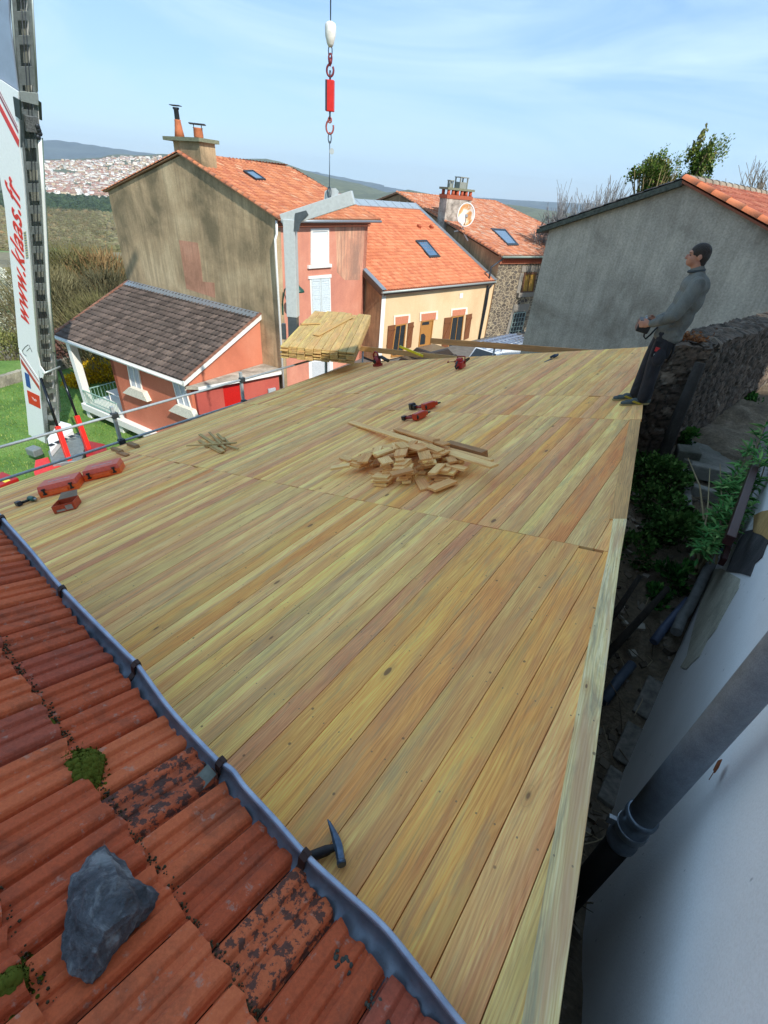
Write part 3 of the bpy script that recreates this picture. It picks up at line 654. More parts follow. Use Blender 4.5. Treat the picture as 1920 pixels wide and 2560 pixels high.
# wall lamp
lp = pf.hit(705, 770); lamp = thing('street_lamp', 'green gooseneck lamp fixed to the pink house front', 'lamp', lp)
t = MB(); o1 = -a_dir; t.tube([lp, lp+o1*.1+Z*.45, lp+o1*.25+Z*.95, lp+o1*.55+Z*1.25, lp+o1*.95+Z*1.28, lp+o1*1.15+Z*1.2], .035, 8); t.build('arm', plain('lamp_green', '1f4a3c', .4), lamp)
t = MB(); t.lathe(lp+o1*1.2+Z*1.22, -Z, [(.05, -.12), (.09, -.05), (.3, .12), (.34, .22), (.32, .23)], 16); t.build('lamp_shade', plain('lamp_green', '1f4a3c', .4), lamp)
t = MB(); t.box(lp-o1*.0+Z*-.05, a_dir*.05, b_dir*.06, Z*.3); t.build('wall_bracket', plain('lamp_green', '1f4a3c', .4), lamp)

# ---------------------------------------------------------------- lean-to wing with the dark roof
fRp = GAB.hit(650, 785); SIDE = Plane(fRp, FAC.n); ER = SIDE.hit(457, 952); EDGE = Plane(ER, GAB.n); EL = EDGE.hit(137, 838); fLp = GAB.hit(322, 702)
wing = thing('lean_to_wing', 'orange lean-to wing with a dark tiled roof and white posts', 'house', zset(ER, base_z))
M_or = stucco('orange_render', srgb('c67458'), srgb('b3664c'), srgb('d08468'), .6, .15, .12, 50)
M_dtile = tile_mat('dark_roof_tiles', [(0, srgb('4a3f38')), (.4, srgb('574b43')), (.8, srgb('665850')), (1, srgb('75655a'))], dirt=srgb('2f2b27'), lich=srgb('9a958a'), amount=.3, licamt=.10, scale=.6)
rn = (EL-ER).cross(fRp-ER).normalized(); rn = rn if rn.z > 0 else -rn
ER2 = V(ER); EL2 = ER+a_dir*(EL-ER).dot(a_dir); fR2 = fRp; fL2 = fRp+a_dir*(fLp-fRp).dot(a_dir)
tiled_roof('roof', [ER2, EL2, fL2+a_dir*.0, fR2], a_dir, b_dir*1.0+Z*.5, M_dtile, wing, .30, .40, .06, .06, 'wave', 5)
vt = MB(); ridge_caps(vt, ER2-a_dir*.05+Z*.03, fR2-a_dir*.05+Z*.03, .10, .38, rn); ridge_caps(vt, EL2+a_dir*.05+Z*.03, fL2+a_dir*.05+Z*.03, .12, .38, rn)
vt.build('verge_tiles', tile_mat('verge_brown', [(0, srgb('7c4f3c')), (1, srgb('8d6450'))], amount=.3), wing)
fl = MB(); fl.prism([fR2+rn*.09, fL2+rn*.09, fL2+rn*.09-b_dir*.45-Z*.2, fR2+rn*.09-b_dir*.45-Z*.2], -rn*.03); fl.build('flashing', M_zinc, wing)
fa = MB(); fa.prism([ER2-a_dir*.12-b_dir*.05, ER2-a_dir*.12-b_dir*.05-Z*.26, fR2-a_dir*.12-Z*.26-b_dir*.02, fR2-a_dir*.12-b_dir*.02], a_dir*.08); fa.build('bargeboard', M_white, wing)
fa = MB(); fa.prism([ER2-b_dir*.03-Z*.05, ER2-b_dir*.03-Z*.28, EL2-b_dir*.03-Z*.28, EL2-b_dir*.03-Z*.05], b_dir*.05); fa.build('fascia', M_white, wing)
ga = MB(); ga.tube([ER2-b_dir*.1-Z*.13, EL2-b_dir*.1-Z*.13], .07, 8); ga.build('gutter', plain('white_gutter', 'd6dad8', .5), wing)
# walls: side wall under the bargeboard, front wall set back under the eave
sb = .38; sR = SIDE.off(-.03)
side = MB(); c0 = ER2+b_dir*sb+a_dir*.05; c1_ = zset(fR2+a_dir*.05, 0); ztop0 = ER2.z+(fR2.z-ER2.z)*sb/((fR2-ER2).dot(b_dir))-.1
side.prism([zset(c0, base_z), zset(c0, ztop0), zset(c1_, fR2.z-.1)-b_dir*.01, zset(c1_, base_z)-b_dir*.01], a_dir*.3); side.build('side_wall', M_or, wing)
FRONT = Plane(c0, GAB.n)
# front wall runs from the right corner to the loggia
wl_end = FRONT.hit(290, 960); L_w = (wl_end-c0).dot(a_dir)
fw_ = MB(); bz = Plane(ER2+b_dir*.25, GAB.n).hit(230, 1012).z; fw_.prism([zset(c0+a_dir*.31, bz-.38), zset(c0+a_dir*.31, ztop0-.02), zset(c0+a_dir*L_w, ztop0-.02), zset(c0+a_dir*L_w, bz-.38)], b_dir*.3); fw_.build('front_wall', M_or, wing)
fw2 = MB(); fw2.prism([zset(c0+a_dir*L_w, bz-.38), zset(c0+a_dir*L_w, ztop0-.02), zset(c0+a_dir*L_w+b_dir*4.9, ztop0+1.9), zset(c0+a_dir*L_w+b_dir*4.9, bz-.38)], -a_dir*.28); fw2.build('loggia_wall', M_or, wing)
M_sh = plain('grey_shutter', 'b6bcc4', .7, 0, .1)
for qd, sl in (([(314, 898), (342, 908), (356, 985), (328, 976)], [(322, 968), (356, 981), (368, 1005), (306, 982)]), ([(428, 948), (459, 962), (478, 1026), (445, 1012)], [(438, 1012), (478, 1027), (490, 1055), (421, 1027)])):
    w = window(wing, FRONT, qd, .06, [M_white, M_sh], mull=1); sill(w, FRONT, sl, .3, plain('cream_sill', 'e2dccb', .8))
# white posts, balcony slab and railing of the loggia
pz = base_z
postp = FRONT.hit(240, 1010); pdir = a_dir
EDGEP = Plane(ER2+b_dir*.25, GAB.n)
pA = zset(EDGEP.hit(205, 950), 0); pB = zset(EDGEP.hit(262, 1050), 0)
pA = ER2+b_dir*.3+a_dir*((EL2-ER2).dot(a_dir)-1.0)
bz = EDGEP.hit(230, 1012).z
def post(p, w, z0, z1, nm='post', taper=0): 
    m_ = MB(); m_.box(zset(p, (z0+z1)/2), a_dir*w/2, b_dir*w/2, Z*(z1-z0)/2); return m_.build(nm, M_white, wing, bevel=.02)
post(pA, .42, pz, ER2.z-.1); post(pA-a_dir*((pA-c0).dot(a_dir)-L_w-.25), .38, pz, bz-.2)
post(pA+b_dir*4.6, .36, pz, ER2.z+1.9)
sb_ = MB(); s0 = zset(c0+a_dir*.2, bz); s1 = zset(pA+a_dir*.25, bz); sb_.prism([s0-b_dir*.35, s1-b_dir*.35, s1+b_dir*4.5, s0+b_dir*4.5], -Z*.42); sb_.build('balcony_slab', M_white, wing)
rg = MB(); M_rail = plain('mint_metal', '9fc4b8', .5, .3); r0 = zset(pA-a_dir*.25-b_dir*.25, bz); r1 = zset(c0+a_dir*(L_w+.05)-b_dir*.25-b_dir*.0, bz)
rg.bar(r0+Z*.98, r1+Z*.98, .07, .05); rg.bar(r0+Z*.1, r1+Z*.1, .04, .04)
for k in range(24): q = r0.lerp(r1, k/23); rg.bar(q+Z*.1, q+Z*.98, .025, .025, a_dir)
r2 = r0+b_dir*4.6; rg.bar(r0+Z*.98+b_dir*.4, r2+Z*.98, .05, .05); 
for k in range(20): q = (r0+b_dir*.5).lerp(r2, k/19); rg.bar(q+Z*.1, q+Z*.98, .025, .025, a_dir)
r3 = r2-a_dir*((r0-r1).dot(a_dir)); rg.bar(r2+Z*.98, r3+Z*.98, .05, .05)
for k in range(22): q = r2.lerp(r3, k/21); rg.bar(q+Z*.1, q+Z*.98, .025, .025, a_dir)
rg.build('railing', M_rail, wing)
cl = MB(); q = zset(c0+a_dir*(L_w+2.0), bz)+b_dir*1.2+Z*.03; cl.box(q+Z*.75, a_dir*.8, b_dir*.45, Z*.025)
for i in (-1, 1):
    for j in (-1, 1): cl.bar(q+a_dir*.7*i+b_dir*.35*j, q+a_dir*.7*i+b_dir*.35*j+Z*.75, .05, .05)
ct = tag(cl.build('garden_table', M_white, None), 'white slatted table standing on the loggia balcony', 'table')

# ---------------------------------------------------------------- red outbuilding with a concrete canopy
cz = SIDE.hit(494, 958).z; out = thing('outbuilding', 'low red outbuilding under a grey concrete canopy beside the pink house', 'shed', zset(SIDE.hit(600, 1000), base_z))
CZ = Plane((0, 0, cz), Z); q = [SIDE.hit(494, 957), CZ.hit(495, 966), CZ.hit(700, 927), zset(GAB.hit(700, 915)-a_dir*.0, cz), zset(fRp, cz)-a_dir*.0]
q = [zset(ER2+b_dir*.1, cz), zset(CZ.hit(495, 968), cz), zset(CZ.hit(703, 928), cz), zset(K-b_dir*.02-a_dir*.02, cz), zset(fRp-b_dir*.01, cz)]
cs = MB(); cs.prism(q, Z*-.14); cs.build('canopy', stucco('pebbled_concrete', srgb('a8a192'), srgb('6c675c'), srgb('cfc8b8'), 3, .8, .2, 25), out)
ff = MB(); e = q[2]-q[1]; ff.prism([q[1]-Z*.012, q[2]-Z*.012, q[2]-Z*.17, q[1]-Z*.17], e.cross(Z).normalized()*.03); ff.build('canopy_edge', M_white, out)
# wall a little behind the canopy edge
ed = e.normalized(); inn = ed.cross(Z).normalized(); inn = inn if inn.dot(V((-.6, .8, 0))) > 0 else -inn
OUT = Plane(q[1]+inn*.25, -inn)
def owall(u0, u1, mat, nm, out_=0.0):
    a = OUT.off(out_).hit(u0, 1020); b = OUT.off(out_).hit(u1, 1000); m_ = MB(); m_.prism([zset(a, base_z), zset(a, cz-.15), zset(b, cz-.15), zset(b, base_z)], inn*.2); return m_.build(nm, mat, out)
M_rd = plain('red_door', 'c01a14', .5, 0, .08); M_rw = stucco('brick_red_render', srgb('b8574a'), srgb('a34a40'), srgb('c46a58'), .8, .2, .2, 50)
owall(496, 561, M_rw, 'wall'); owall(561.5, 604, M_rd, 'door', -.05); owall(604.5, 700, M_rw, 'wall')
mt = OUT.off(.06).hit(680, 985); mm = MB(); mm.box(mt, ed*.25, -inn*.06, Z*.35); mm.build('meter_box', plain('meter_grey', 'a9adb0', .6), out, bevel=.02)

# ---------------------------------------------------------------- yellow house
b2 = ray(2310, 601); b2.z = 0; b2.normalize(); a2 = V((-b2.y, b2.x, 0))
q0 = ray(948, 850); M2 = np.array([[q0.x, a2.x], [q0.y, a2.y]]); s_, t_ = np.linalg.solve(M2, np.array([R1.x, R1.y])); Y0 = V((q0.x*s_, q0.y*s_, 0))
YEL = Plane(Y0, -a2); ysz = -9.9
yh = thing('yellow_house', 'small yellow house with brown shutters and a large orange roof', 'house', zset(Y0, ysz))
M_yel = stucco('cream_yellow_render', srgb('dbbd94'), srgb('c9a67e'), srgb('e2cba6'), .5, .15, .15, 50)
M_ysd = stucco('brown_side_render', srgb('a98a66'), srgb('7d674e'), srgb('c4a27a'), 1.2, .4, .8, 40)
Ye = YEL.hit(1205, 800); Yl = (zset(Ye, 0)-Y0).dot(b2); Yt = YEL.hit(964, 729).z-.05
yw = MB(); yw.prism([zset(Y0, ysz), zset(Y0, Yt), zset(Y0+b2*(Yl+1.6), Yt), zset(Y0+b2*(Yl+1.6), ysz)], a2*.3); yw.build('street_wall', M_yel, yh)
ys = MB(); YSIDE = Plane(Y0, -b2); tp = 2.0; ys.prism([zset(Y0-b2*.003+a2*.01, ysz), zset(Y0-b2*.003+a2*.01, Yt), zset(Y0-b2*.003+a2*7, Yt+3.6), zset(Y0-b2*.003+a2*7, ysz)], b2*.3); ys.build('side_wall', M_ysd, yh)
st_ = MB(); st_.prism([zset(Y0-b2*.02-a2*.02, ysz), zset(Y0-b2*.02-a2*.02, Yt-.1), zset(Y0+b2*.35-a2*.02, Yt-.1), zset(Y0+b2*.35-a2*.02, ysz)], a2*.015); st_.build('corner_strip', M_white, yh)
YE = YEL.off(.3); yeL = YE.hit(962, 727); yeR = YE.hit(1238, 701); yeR = yeL+b2*(yeR-yeL).dot(b2); YRP = Plane(yeR, b2); ytop = YRP.hit(1036, 511)
yn = b2.cross(ytop-yeR).normalized(); yn = yn if yn.z > 0 else -yn; YR = Plane(yeL, yn)
upd = (ytop-yeR); ytl = ytop-b2*((ytop-yeR).dot(b2)+(yeR-yeL).length)
M_tile2 = tile_mat('new_orange_tiles', [(0, srgb('bc6c4a')), (.4, srgb('c77b54')), (.8, srgb('cf8862')), (1, srgb('b86848'))], amount=.10, licamt=.06, scale=.6)
tiled_roof('roof', [yeL, yeR, ytop, ytl], b2, a2+Z*.5, M_tile2, yh, .27, .36, .06, .04)
zl = MB(); zl.prism([yeL+yn*.1-b2*.25, yeL+yn*.1+b2*.12, ytl+yn*.1+b2*.12, ytl+yn*.1-b2*.25], -yn*.05); zl.build('verge_flashing', M_zinc, yh)
zl = MB(); zl.prism([yeR+yn*.09-b2*.22, yeR+yn*.09+b2*.22, ytop+yn*.09+b2*.22, ytop+yn*.09-b2*.22], -yn*.05); zl.build('valley_flashing', M_zinc, yh)
zl = MB(); tt = YR.hit(876, 498); zl.prism([ytop+yn*.12, ytop-upd.normalized()*.9+yn*.12, ytop-upd.normalized()*.9-b2*8.5+yn*.12, ytop-b2*8.5+yn*.12], -yn*.06)
for k in range(9): qq = ytop-b2*(k*1.0)+yn*.13; zl.bar(qq, qq-upd.normalized()*.9, .06, .05, yn)
zl.build('ridge_flashing', plain('pale_zinc', 'b8c0c4', .4, .5), yh)
bb = MB(); bb.prism([yeL-b2*.28, yeL-b2*.28-Z*.3, ytl-b2*.28-Z*.3, ytl-b2*.28], b2*.06); bb.prism([yeL-Z*.04, yeL-Z*.3, yeR-Z*.3, yeR-Z*.04], a2*.06); bb.build('fascia', plain('brown_fascia', '5a4538', .7), yh)
gg = MB(); gg.tube([yeL-a2*.08-Z*.09-b2*.3, yeR-a2*.08-Z*.09], .075, 8); gg.build('gutter', plain('pale_gutter', 'a8b0ac', .5, .3), yh)
gg = MB(); YP = YEL.off(.12); gg.tube([yeR-a2*.05-Z*.1-b2*.15, YP.hit(1222, 722), YP.hit(1216, 760), YP.hit(1190, 890)], .07, 8); gg.build('downpipe', M_dkm, yh)
skylight(yh, YR, [(1039, 600), (1067, 599), (1102, 641), (1075, 643)])
for (u, v) in ((1046, 570), (1077, 571)):
    p = YR.hit(u, v); m_ = MB(); m_.box(p+yn*.12, b2*.14, upd.normalized()*.16, yn*.12); m_.build('roof_vent', plain('vent_clay', 'a8512f', .8), yh, bevel=.03)
M_brn = plain('brown_shutter', '7a4a2a', .6, 0, .12); M_oak = plain('oak_door', 'b07a3c', .55, 0, .1); M_brk = plain('arch_brick', 'c97f60', .85, 0, .1)
def arch(parent, quad, th=.06):
    m_ = MB(); pl_ = YEL.off(th); m_.prism([pl_.hit(*p) for p in quad], a2*th*.9); return m_.build('arch', M_brk, parent)
def yopen(q, a, nm, mats, mull=1, outline=True):
    w = window(yh, YEL, q, .09, mats, nm, mull)
    arch(w, a)
    m_ = MB(); pl_ = YEL.off(.04); u0, u1 = a[0][0]-4, a[1][0]+4
    m_.prism([pl_.hit(u0, a[0][1]-4), pl_.hit(u1, a[1][1]-4), pl_.hit(u1, a[2][1]), pl_.hit(u0, a[3][1])], a2*.03); m_.build('surround', plain('cream_trim', 'f0e8d4', .8), w); return w
wA = yopen([(989, 813), (1017, 808), (1008, 890), (978, 893)], [(989, 793), (1022, 789), (1020, 808), (989, 813)], 'window', [M_oak, M_glass])
wB = yopen([(1054, 803), (1085, 798), (1074, 890), (1044, 893)], [(1054, 785), (1091, 781), (1089, 799), (1054, 803)], 'door', [M_oak, M_oak], 0)
gp = MB(); gp.prism([YEL.off(.05).hit(*p) for p in ((1049, 845), (1053, 836), (1060, 834), (1064, 840), (1062, 860), (1047, 862))], a2*.04); gp.build('glazing', M_glass, wB)
gp = MB(); gp.prism([YEL.off(.05).hit(*p) for p in ((1056, 806), (1073, 803), (1073, 811), (1055, 813))], a2*.04); gp.build('transom', M_glass, wB)
wC = yopen([(1131, 792), (1161, 787), (1150, 880), (1118, 886)], [(1132, 776), (1165, 772), (1163, 786), (1131, 791)], 'window', [M_oak, M_glass])
def yshut(parent, quad, out_=.06):
    m_ = MB(); pl_ = YEL.off(out_); qq = [pl_.hit(*p) for p in quad]; m_.prism(qq, a2*.03)
    m_.bar(qq[0]*.85+qq[3]*.15-a2*.02, qq[1]*.85+qq[2]*.15-a2*.02, .1, .03, -a2); m_.bar(qq[0]*.3+qq[3]*.7-a2*.02, qq[1]*.85+qq[2]*.15-a2*.02, .09, .03, -a2); m_.build('shutter', M_brn, parent)
yshut(wA, [(971, 815), (988, 812), (983, 880), (966, 884)]); yshut(wA, [(1021, 808), (1035, 805), (1028, 868), (1016, 872)])
yshut(wC, [(1112, 795), (1129, 793), (1120, 870), (1104, 874)]); yshut(wC, [(1167, 787), (1181, 784), (1172, 845), (1160, 850)])
vv = MB(); vv.prism([YEL.off(.03).hit(*p) for p in ((1150, 734), (1158, 733), (1157, 745), (1149, 746))], a2*.03); vv.build('wall_vent', M_white, yh)

# ---------------------------------------------------------------- stone house
b3 = ray(2743, 640); b3.z = 0; b3.normalize(); a3 = V((-b3.y, b3.x, 0)); S0 = YEL.off(.1).hit(1236, 720); S0.z = 0
STO = Plane(S0, -a3); SGA = Plane(S0, -b3)
sh_ = thing('stone_house', 'dark stone house with an orange roof, brick chimney and satellite dish', 'house', zset(S0, -9.8))
m = Mat('rubble_stone'); o = m.coord(); mp_ = m.mapping(o, (1, 1, 1.9)); nzv = m.noise(o, 1.8, 3, .5, 0, 'Color')
vv_ = m.n.new('ShaderNodeVectorMath'); vv_.operation = 'MULTIPLY_ADD'; m.l.new(nzv, vv_.inputs[0]); vv_.inputs[1].default_value = (.25, .25, .25); m.l.new(mp_, vv_.inputs[2])
ed_ = m.voro(vv_.outputs[0], 2.3, 'DISTANCE_TO_EDGE'); cc_ = m.sep(m.voro(vv_.outputs[0], 2.3, 'F1', 'Color'))
c = m.ramp(cc_[0], [(0, srgb('4d443c')), (.4, srgb('6b5f52')), (.7, srgb('57504a')), (1, srgb('8a7a64'))]); jt = m.ramp(ed_, [(.03, (1, 1, 1)), (.10, (0, 0, 0))]); c = m.mix(jt, c, srgb('a5967c'))
g = m.noise(o, 12, 5, .7); c = m.mix(.5, c, m.ramp(g, [(.3, (.2, .2, .2)), (.7, (.75, .75, .75))]), 'OVERLAY'); m.color(c); m.bump(m.math('MINIMUM', ed_, .12), 1.0, .15); m.set(.95); M_stone = m.m
Se = STO.off(.3); seL = Se.hit(1240, 640); ridgeL = SGA.off(.2).hit(992, 481); seL = seL-b3*(seL-ridgeL).dot(b3)
sn = b3.cross(ridgeL-seL).normalized(); sn = sn if sn.z > 0 else -sn; SR = Plane(seL, sn)
rR = SR.hit(1192, 479); rR = ridgeL+b3*(rR-ridgeL).dot(b3); seR = seL+b3*15.5
hp = SR.hit(1376, 612)
tiled_roof('roof', [seL, seR, rR, ridgeL], b3, a3+Z*.5, tile_mat('worn_orange_tiles', [(0, srgb('aa6444')), (.3, srgb('c07c56')), (.6, srgb('c6957a')), (.85, srgb('a86248')), (1, srgb('c7b09a'))], amount=.25, licamt=.30, scale=.6), sh_, .26, .34, .06, .04)
rt_ = (ridgeL-seL).dot(a3)
bk_ = seL+a3*2*rt_; tiled_roof('rear_roof', [bk_, ridgeL, rR, bk_+b3*15.5], b3, -a3+Z*.5, M_tile, sh_, .26, .34, .06, .04)
tiled_roof('hip_roof', [seR, bk_+b3*15.5, rR], a3, -b3+Z*.4, M_tile, sh_, .26, .34, .06, .04)
cp = MB(); ridge_caps(cp, ridgeL, rR, .14); ridge_caps(cp, seL+Z*.05, ridgeL+Z*.05, .14, .4, sn); ridge_caps(cp, seR, rR, .14, .4, sn); cp.build('ridge_tiles', M_tile, sh_)
stz = seL.z-.05
sw = MB(); sw.prism([zset(S0, -9.8), zset(S0, stz), zset(S0+b3*15, stz), zset(S0+b3*15, -9.8)], a3*.4); sw.build('street_wall', M_stone, sh_)
# gable wall above the yellow roof
gw = MB(); g0 = zset(S0-b3*.003+a3*.01, 0); gw.prism([zset(g0, -9.8), zset(g0, stz-.1), zset(g0+a3*(rt_-.3), ridgeL.z-.15), zset(g0+a3*(2*rt_-.6), stz-.1), zset(g0+a3*(2*rt_-.6), -9.8)], b3*.35); gw.build('gable_wall', M_ysd, sh_)
gc = MB(); gc.prism([zset(S0-a3*.12, stz-.05), zset(S0-a3*.12, stz-.55), zset(S0-a3*.12+b3*15, stz-.55), zset(S0-a3*.12+b3*15, stz-.05)], a3*.12)
for k in range(60): qq = zset(S0-a3*.2+b3*(.2+k*.25), stz-.3); gc.box(qq, b3*.05+a3*.06, a3*.07, Z*.17)
gc.build('brick_cornice', plain('cornice_brick', 'b06b50', .85), sh_)
gg = MB(); gg.tube([seL-a3*.08-Z*.08, seR-a3*.08-Z*.08], .08, 8); gg.build('gutter', plain('green_gutter', '7c8a80', .5, .3), sh_)
gg = MB(); SP = STO.off(.12); gg.tube([seL-a3*.0-Z*.15+b3*.3, SP.hit(1228, 668), SP.hit(1222, 700), SP.hit(1190, 890)], .07, 8); gg.build('downpipe', M_dkm, sh_)
M_lint = plain('pale_lintel', '8d857a', .9, 0, .15); M_grn = plain('ochre_curtain', 'a37c2e', .6)  # curtain is one even ochre colour
wS = window(sh_, STO, [(1312, 682), (1342, 681), (1334, 732), (1303, 733)], .14, [plain('brown_frame', '6a4630', .6), M_grn], mull=1)
sill(wS, STO, [(1298, 733), (1338, 731), (1336, 741), (1296, 744)], .25, M_lint)
sill(wS, STO, [(1306, 665), (1350, 664), (1349, 679), (1304, 680)], .05, M_lint, 'lintel'); sill(wS, STO, [(1302, 683), (1310, 682), (1300, 733), (1291, 733)], .05, M_lint, 'jamb')
wS2 = window(sh_, STO, [(1286, 782), (1316, 779), (1300, 850), (1268, 853)], .09, [plain('grey_green_frame', '7f918c', .6), M_glass], mull=3, bars=5)
sill(wS2, STO, [(1284, 762), (1325, 760), (1320, 778), (1281, 780)], .06, M_lint, 'lintel'); sill(wS2, STO, [(1279, 781), (1285, 780), (1266, 853), (1259, 853)], .05, M_lint, 'jamb')
skylight(sh_, SR, [(1227, 570), (1263, 572), (1298, 612), (1271, 612)])
# chimney
cb = SR.hit(1141, 556); CHP = Plane(cb, -a3); hw = (CHP.hit(1174, 540)-CHP.hit(1113, 540)).dot(b3)/2; cc0 = cb+a3*.45; zt = CHP.hit(1143, 498).z
c_ = MB(); c_.box(zset(cc0, (cb.z-1.2+zt)/2), b3*hw, a3*.45, Z*(zt-cb.z+1.2)/2); chs = c_.build('chimney', stucco('flint_render', srgb('a39b90'), srgb('6e675f'), srgb('c9c2b6'), 5, 1, .1, 14), sh_)
zz = zt; c_ = MB(); c_.box(zset(cc0, zz+.14), b3*(hw+.06), a3*.5, Z*.14); c_.build('brick_band', plain('band_brick', 'a5583c', .85), chs)
zpt = CHP.hit(1143, 476).z; zc = zz+.28
for k in range(6):
    pp_ = zset(cc0+b3*(hw*2*(k/5-.5)*.88)-a3*.36, zc); m_ = MB(); m_.lathe(pp_, Z, [(.16, 0), (.14, .1), (.14, zpt-zc)], 10); m_.build('clay_flue', plain('flue_clay', 'b05232', .8), chs)
for k in range(3):
    pp_ = zset(cc0+b3*(hw*2*(k/2-.5)*.88)+a3*.3, zc); m_ = MB(); m_.lathe(pp_, Z, [(.16, 0), (.14, .1), (.14, zpt-zc)], 10); m_.build('clay_flue', plain('flue_clay', 'b05232', .8), chs)
m_ = MB(); m_.box(zset(cc0, zpt+.08), b3*(hw+.12), a3*.55, Z*.08); m_.build('cap_slab', plain('mossy_slab', '7d8069', .95, 0, .2), chs)
for k, (w_, h_) in enumerate(((-.45, .45), (.2, .75))):
    p_ = zset(cc0+b3*w_*hw*1.3, zpt+.16); m_ = MB(); sz = .16 if k == 0 else .42
    for i in (-1, 1):
        for j in (-1, 1): m_.bar(p_+b3*sz*i+a3*sz*.7*j, p_+b3*sz*i+a3*sz*.7*j+Z*h_, .09, .09)
    m_.box(p_+Z*h_*.3, b3*sz, a3*sz*.7, Z*h_*.3); m_.box(p_+Z*(h_+.03), b3*(sz+.08), a3*(sz*.7+.08), Z*.03); m_.build('cowl', plain('grey_cowl', '8b8f86', .8), chs)
# satellite dish
dc = SGA.off(.1).hit(1165, 537); r_ = ((SGA.off(.1).hit(1187, 537)-SGA.off(.1).hit(1143, 537)).length)/2
dist_ = dc.length; r_ = dist_*24/1500.0
dish = thing('satellite_dish', 'rusty white satellite dish on the stone house gable', 'satellite dish', SGA.hit(1155, 575))
dn_ = (V((-.05, -1, .22))).normalized(); x_ = dn_.cross(Z).normalized(); y_ = x_.cross(dn_)
m_ = MB(); rings = 7; nn_ = 28; b = 0
for i in range(rings+1):
    t = i/rings
    for k in range(nn_): an = 2*math.pi*k/nn_; m_.v.append(dc-dn_*(.22*(1-t*t))*1.0+(x_*math.cos(an)*r_*.92+y_*math.sin(an)*r_*1.12)*max(t, .02))
for i in range(rings):
    for k in range(nn_): m_.face([i*nn_+k, (i+1)*nn_+k, (i+1)*nn_+(k+1) % nn_, i*nn_+(k+1) % nn_], None, None, 0, True)
rm_ = Mat('rusted_enamel'); o = rm_.coord(); rn_ = rm_.noise(rm_.mapping(o, (1.1, 1.1, .7)), 1.6, 4, .55, .3); rm_.color(rm_.ramp(rn_, [(.45, srgb('ece4d6')), (.52, srgb('d9a368')), (.66, srgb('a85f35'))])); rm_.set(.5)
ds = m_.build('reflector', rm_.m, dish); md = ds.modifiers.new('solid', 'SOLIDIFY'); md.thickness = .03
m_ = MB(); m_.tube([dc+(x_*math.cos(2*math.pi*k/28)*r_*.92+y_*math.sin(2*math.pi*k/28)*r_*1.12) for k in range(29)], .05, 6, cap=False); m_.build('rim', M_white, dish)
m_ = MB(); m_.tube([dc-y_*r_*1.0, dc-y_*r_*.3+dn_*r_*1.0], .04, 6); m_.box(dc-y_*r_*.3+dn_*r_*1.0, x_*.12, y_*.1, dn_*.1); m_.build('feed_arm', plain('grey_arm', '8f9295', .5), dish)
bt = SGA.hit(1155, 578); m_ = MB(); m_.tube([bt, dc-dn_*.25], .07, 8); m_.bar(bt+a3*.9-Z*.1, bt+Z*.1, .1, .1); m_.bar(bt-a3*.9-Z*.6, bt+Z*.1, .1, .1); m_.build('mast', M_white, dish)
# ---------------------------------------------------------------- grey gable building on the right
wr = ray(2706, 637); wr.z = 0; wr.normalize(); wd_ = V((wr.y, -wr.x, 0)); G0 = ray(1372, 580); G0 = G0*(17/G0.y); G0.z = 0
GRY = Plane(G0, -wr); gb = thing('grey_barn', 'grey rendered barn gable with an orange tiled roof at the right', 'barn', zset(G0, -6))
ev = GRY.hit(1350, 573); ap = GRY.hit(1710, 457); et = (ap-G0).dot(wd_); evr = G0+wd_*(2*et+.3); rz = ap.z; ez = GRY.hit(1372, 568).z
M_gry = stucco('grey_cement_render', srgb('b5aa9a'), srgb('857b6c'), srgb('d2c6b2'), 1.3, .9, .35, 22)
# broad damp marks near the foot of the wall
gwb = MB(); gwb.prism([zset(G0, -6), zset(G0, ez), zset(G0+wd_*et, rz-.03), zset(G0+wd_*(2*et), ez), zset(G0+wd_*2*et, -6)], wr*.4); gwb.build('gable_wall', M_gry, gb)
LN = 17; swb = MB(); swb.prism([zset(G0+wr*.41, -6), zset(G0+wr*.41, ez), zset(G0+wr*LN, ez), zset(G0+wr*LN, -6)], wd_*.4); swb.build('side_wall', M_gry, gb)
rl_ = [zset(ev-wr*.15, ev.z), zset(ev+wr*LN, ev.z), zset(ap+wr*LN, ap.z+.05), zset(ap-wr*.15, ap.z+.05)]
tiled_roof('left_roof', rl_, wr, (ap-ev), M_dtile, gb, .26, .36, .05, .02, 'wave', 4, .10)
r2_ = zset(G0+wd_*(2*et+.35), ev.z); rr_ = [zset(r2_-wr*.15, ev.z), zset(ap-wr*.15, ap.z+.05), zset(ap+wr*LN, ap.z+.05), zset(r2_+wr*LN, ev.z)]
M_rt = tile_mat('brown_red_tiles', [(0, srgb('8f4a36')), (.5, srgb('9c5540')), (1, srgb('a9664c'))], lich=srgb('c6b9a2'), amount=.25, licamt=.22, scale=.7)
tiled_roof('right_roof', rr_, wr, (ap-r2_), M_rt, gb, .24, .36, .05, .03, 'wave', 5)
vc = MB(); ridge_caps(vc, r2_-wr*.08+Z*.05, ap-wr*.08+Z*.08, .13, .42, Z); vc.build('verge_tiles', tile_mat('new_verge', [(0, srgb('c47048')), (1, srgb('cf8058'))], amount=.08, licamt=.05), gb)
vc = MB(); ridge_caps(vc, ap+Z*.06, ap+wr*LN+Z*.06, .14, .42); vc.build('ridge_tiles', tile_mat('old_ridge', [(0, srgb('8d7f6c')), (1, srgb('a39480'))], amount=.4, licamt=.5), gb)
bb = MB(); bb.prism([ev-wr*.16, ev-wr*.16-Z*.12, ap-wr*.16-Z*.08, ap-wr*.16+Z*.05], wr*.12); bb.build('verge_slates', plain('verge_slate', '55594f', .9, 0, .3), gb)
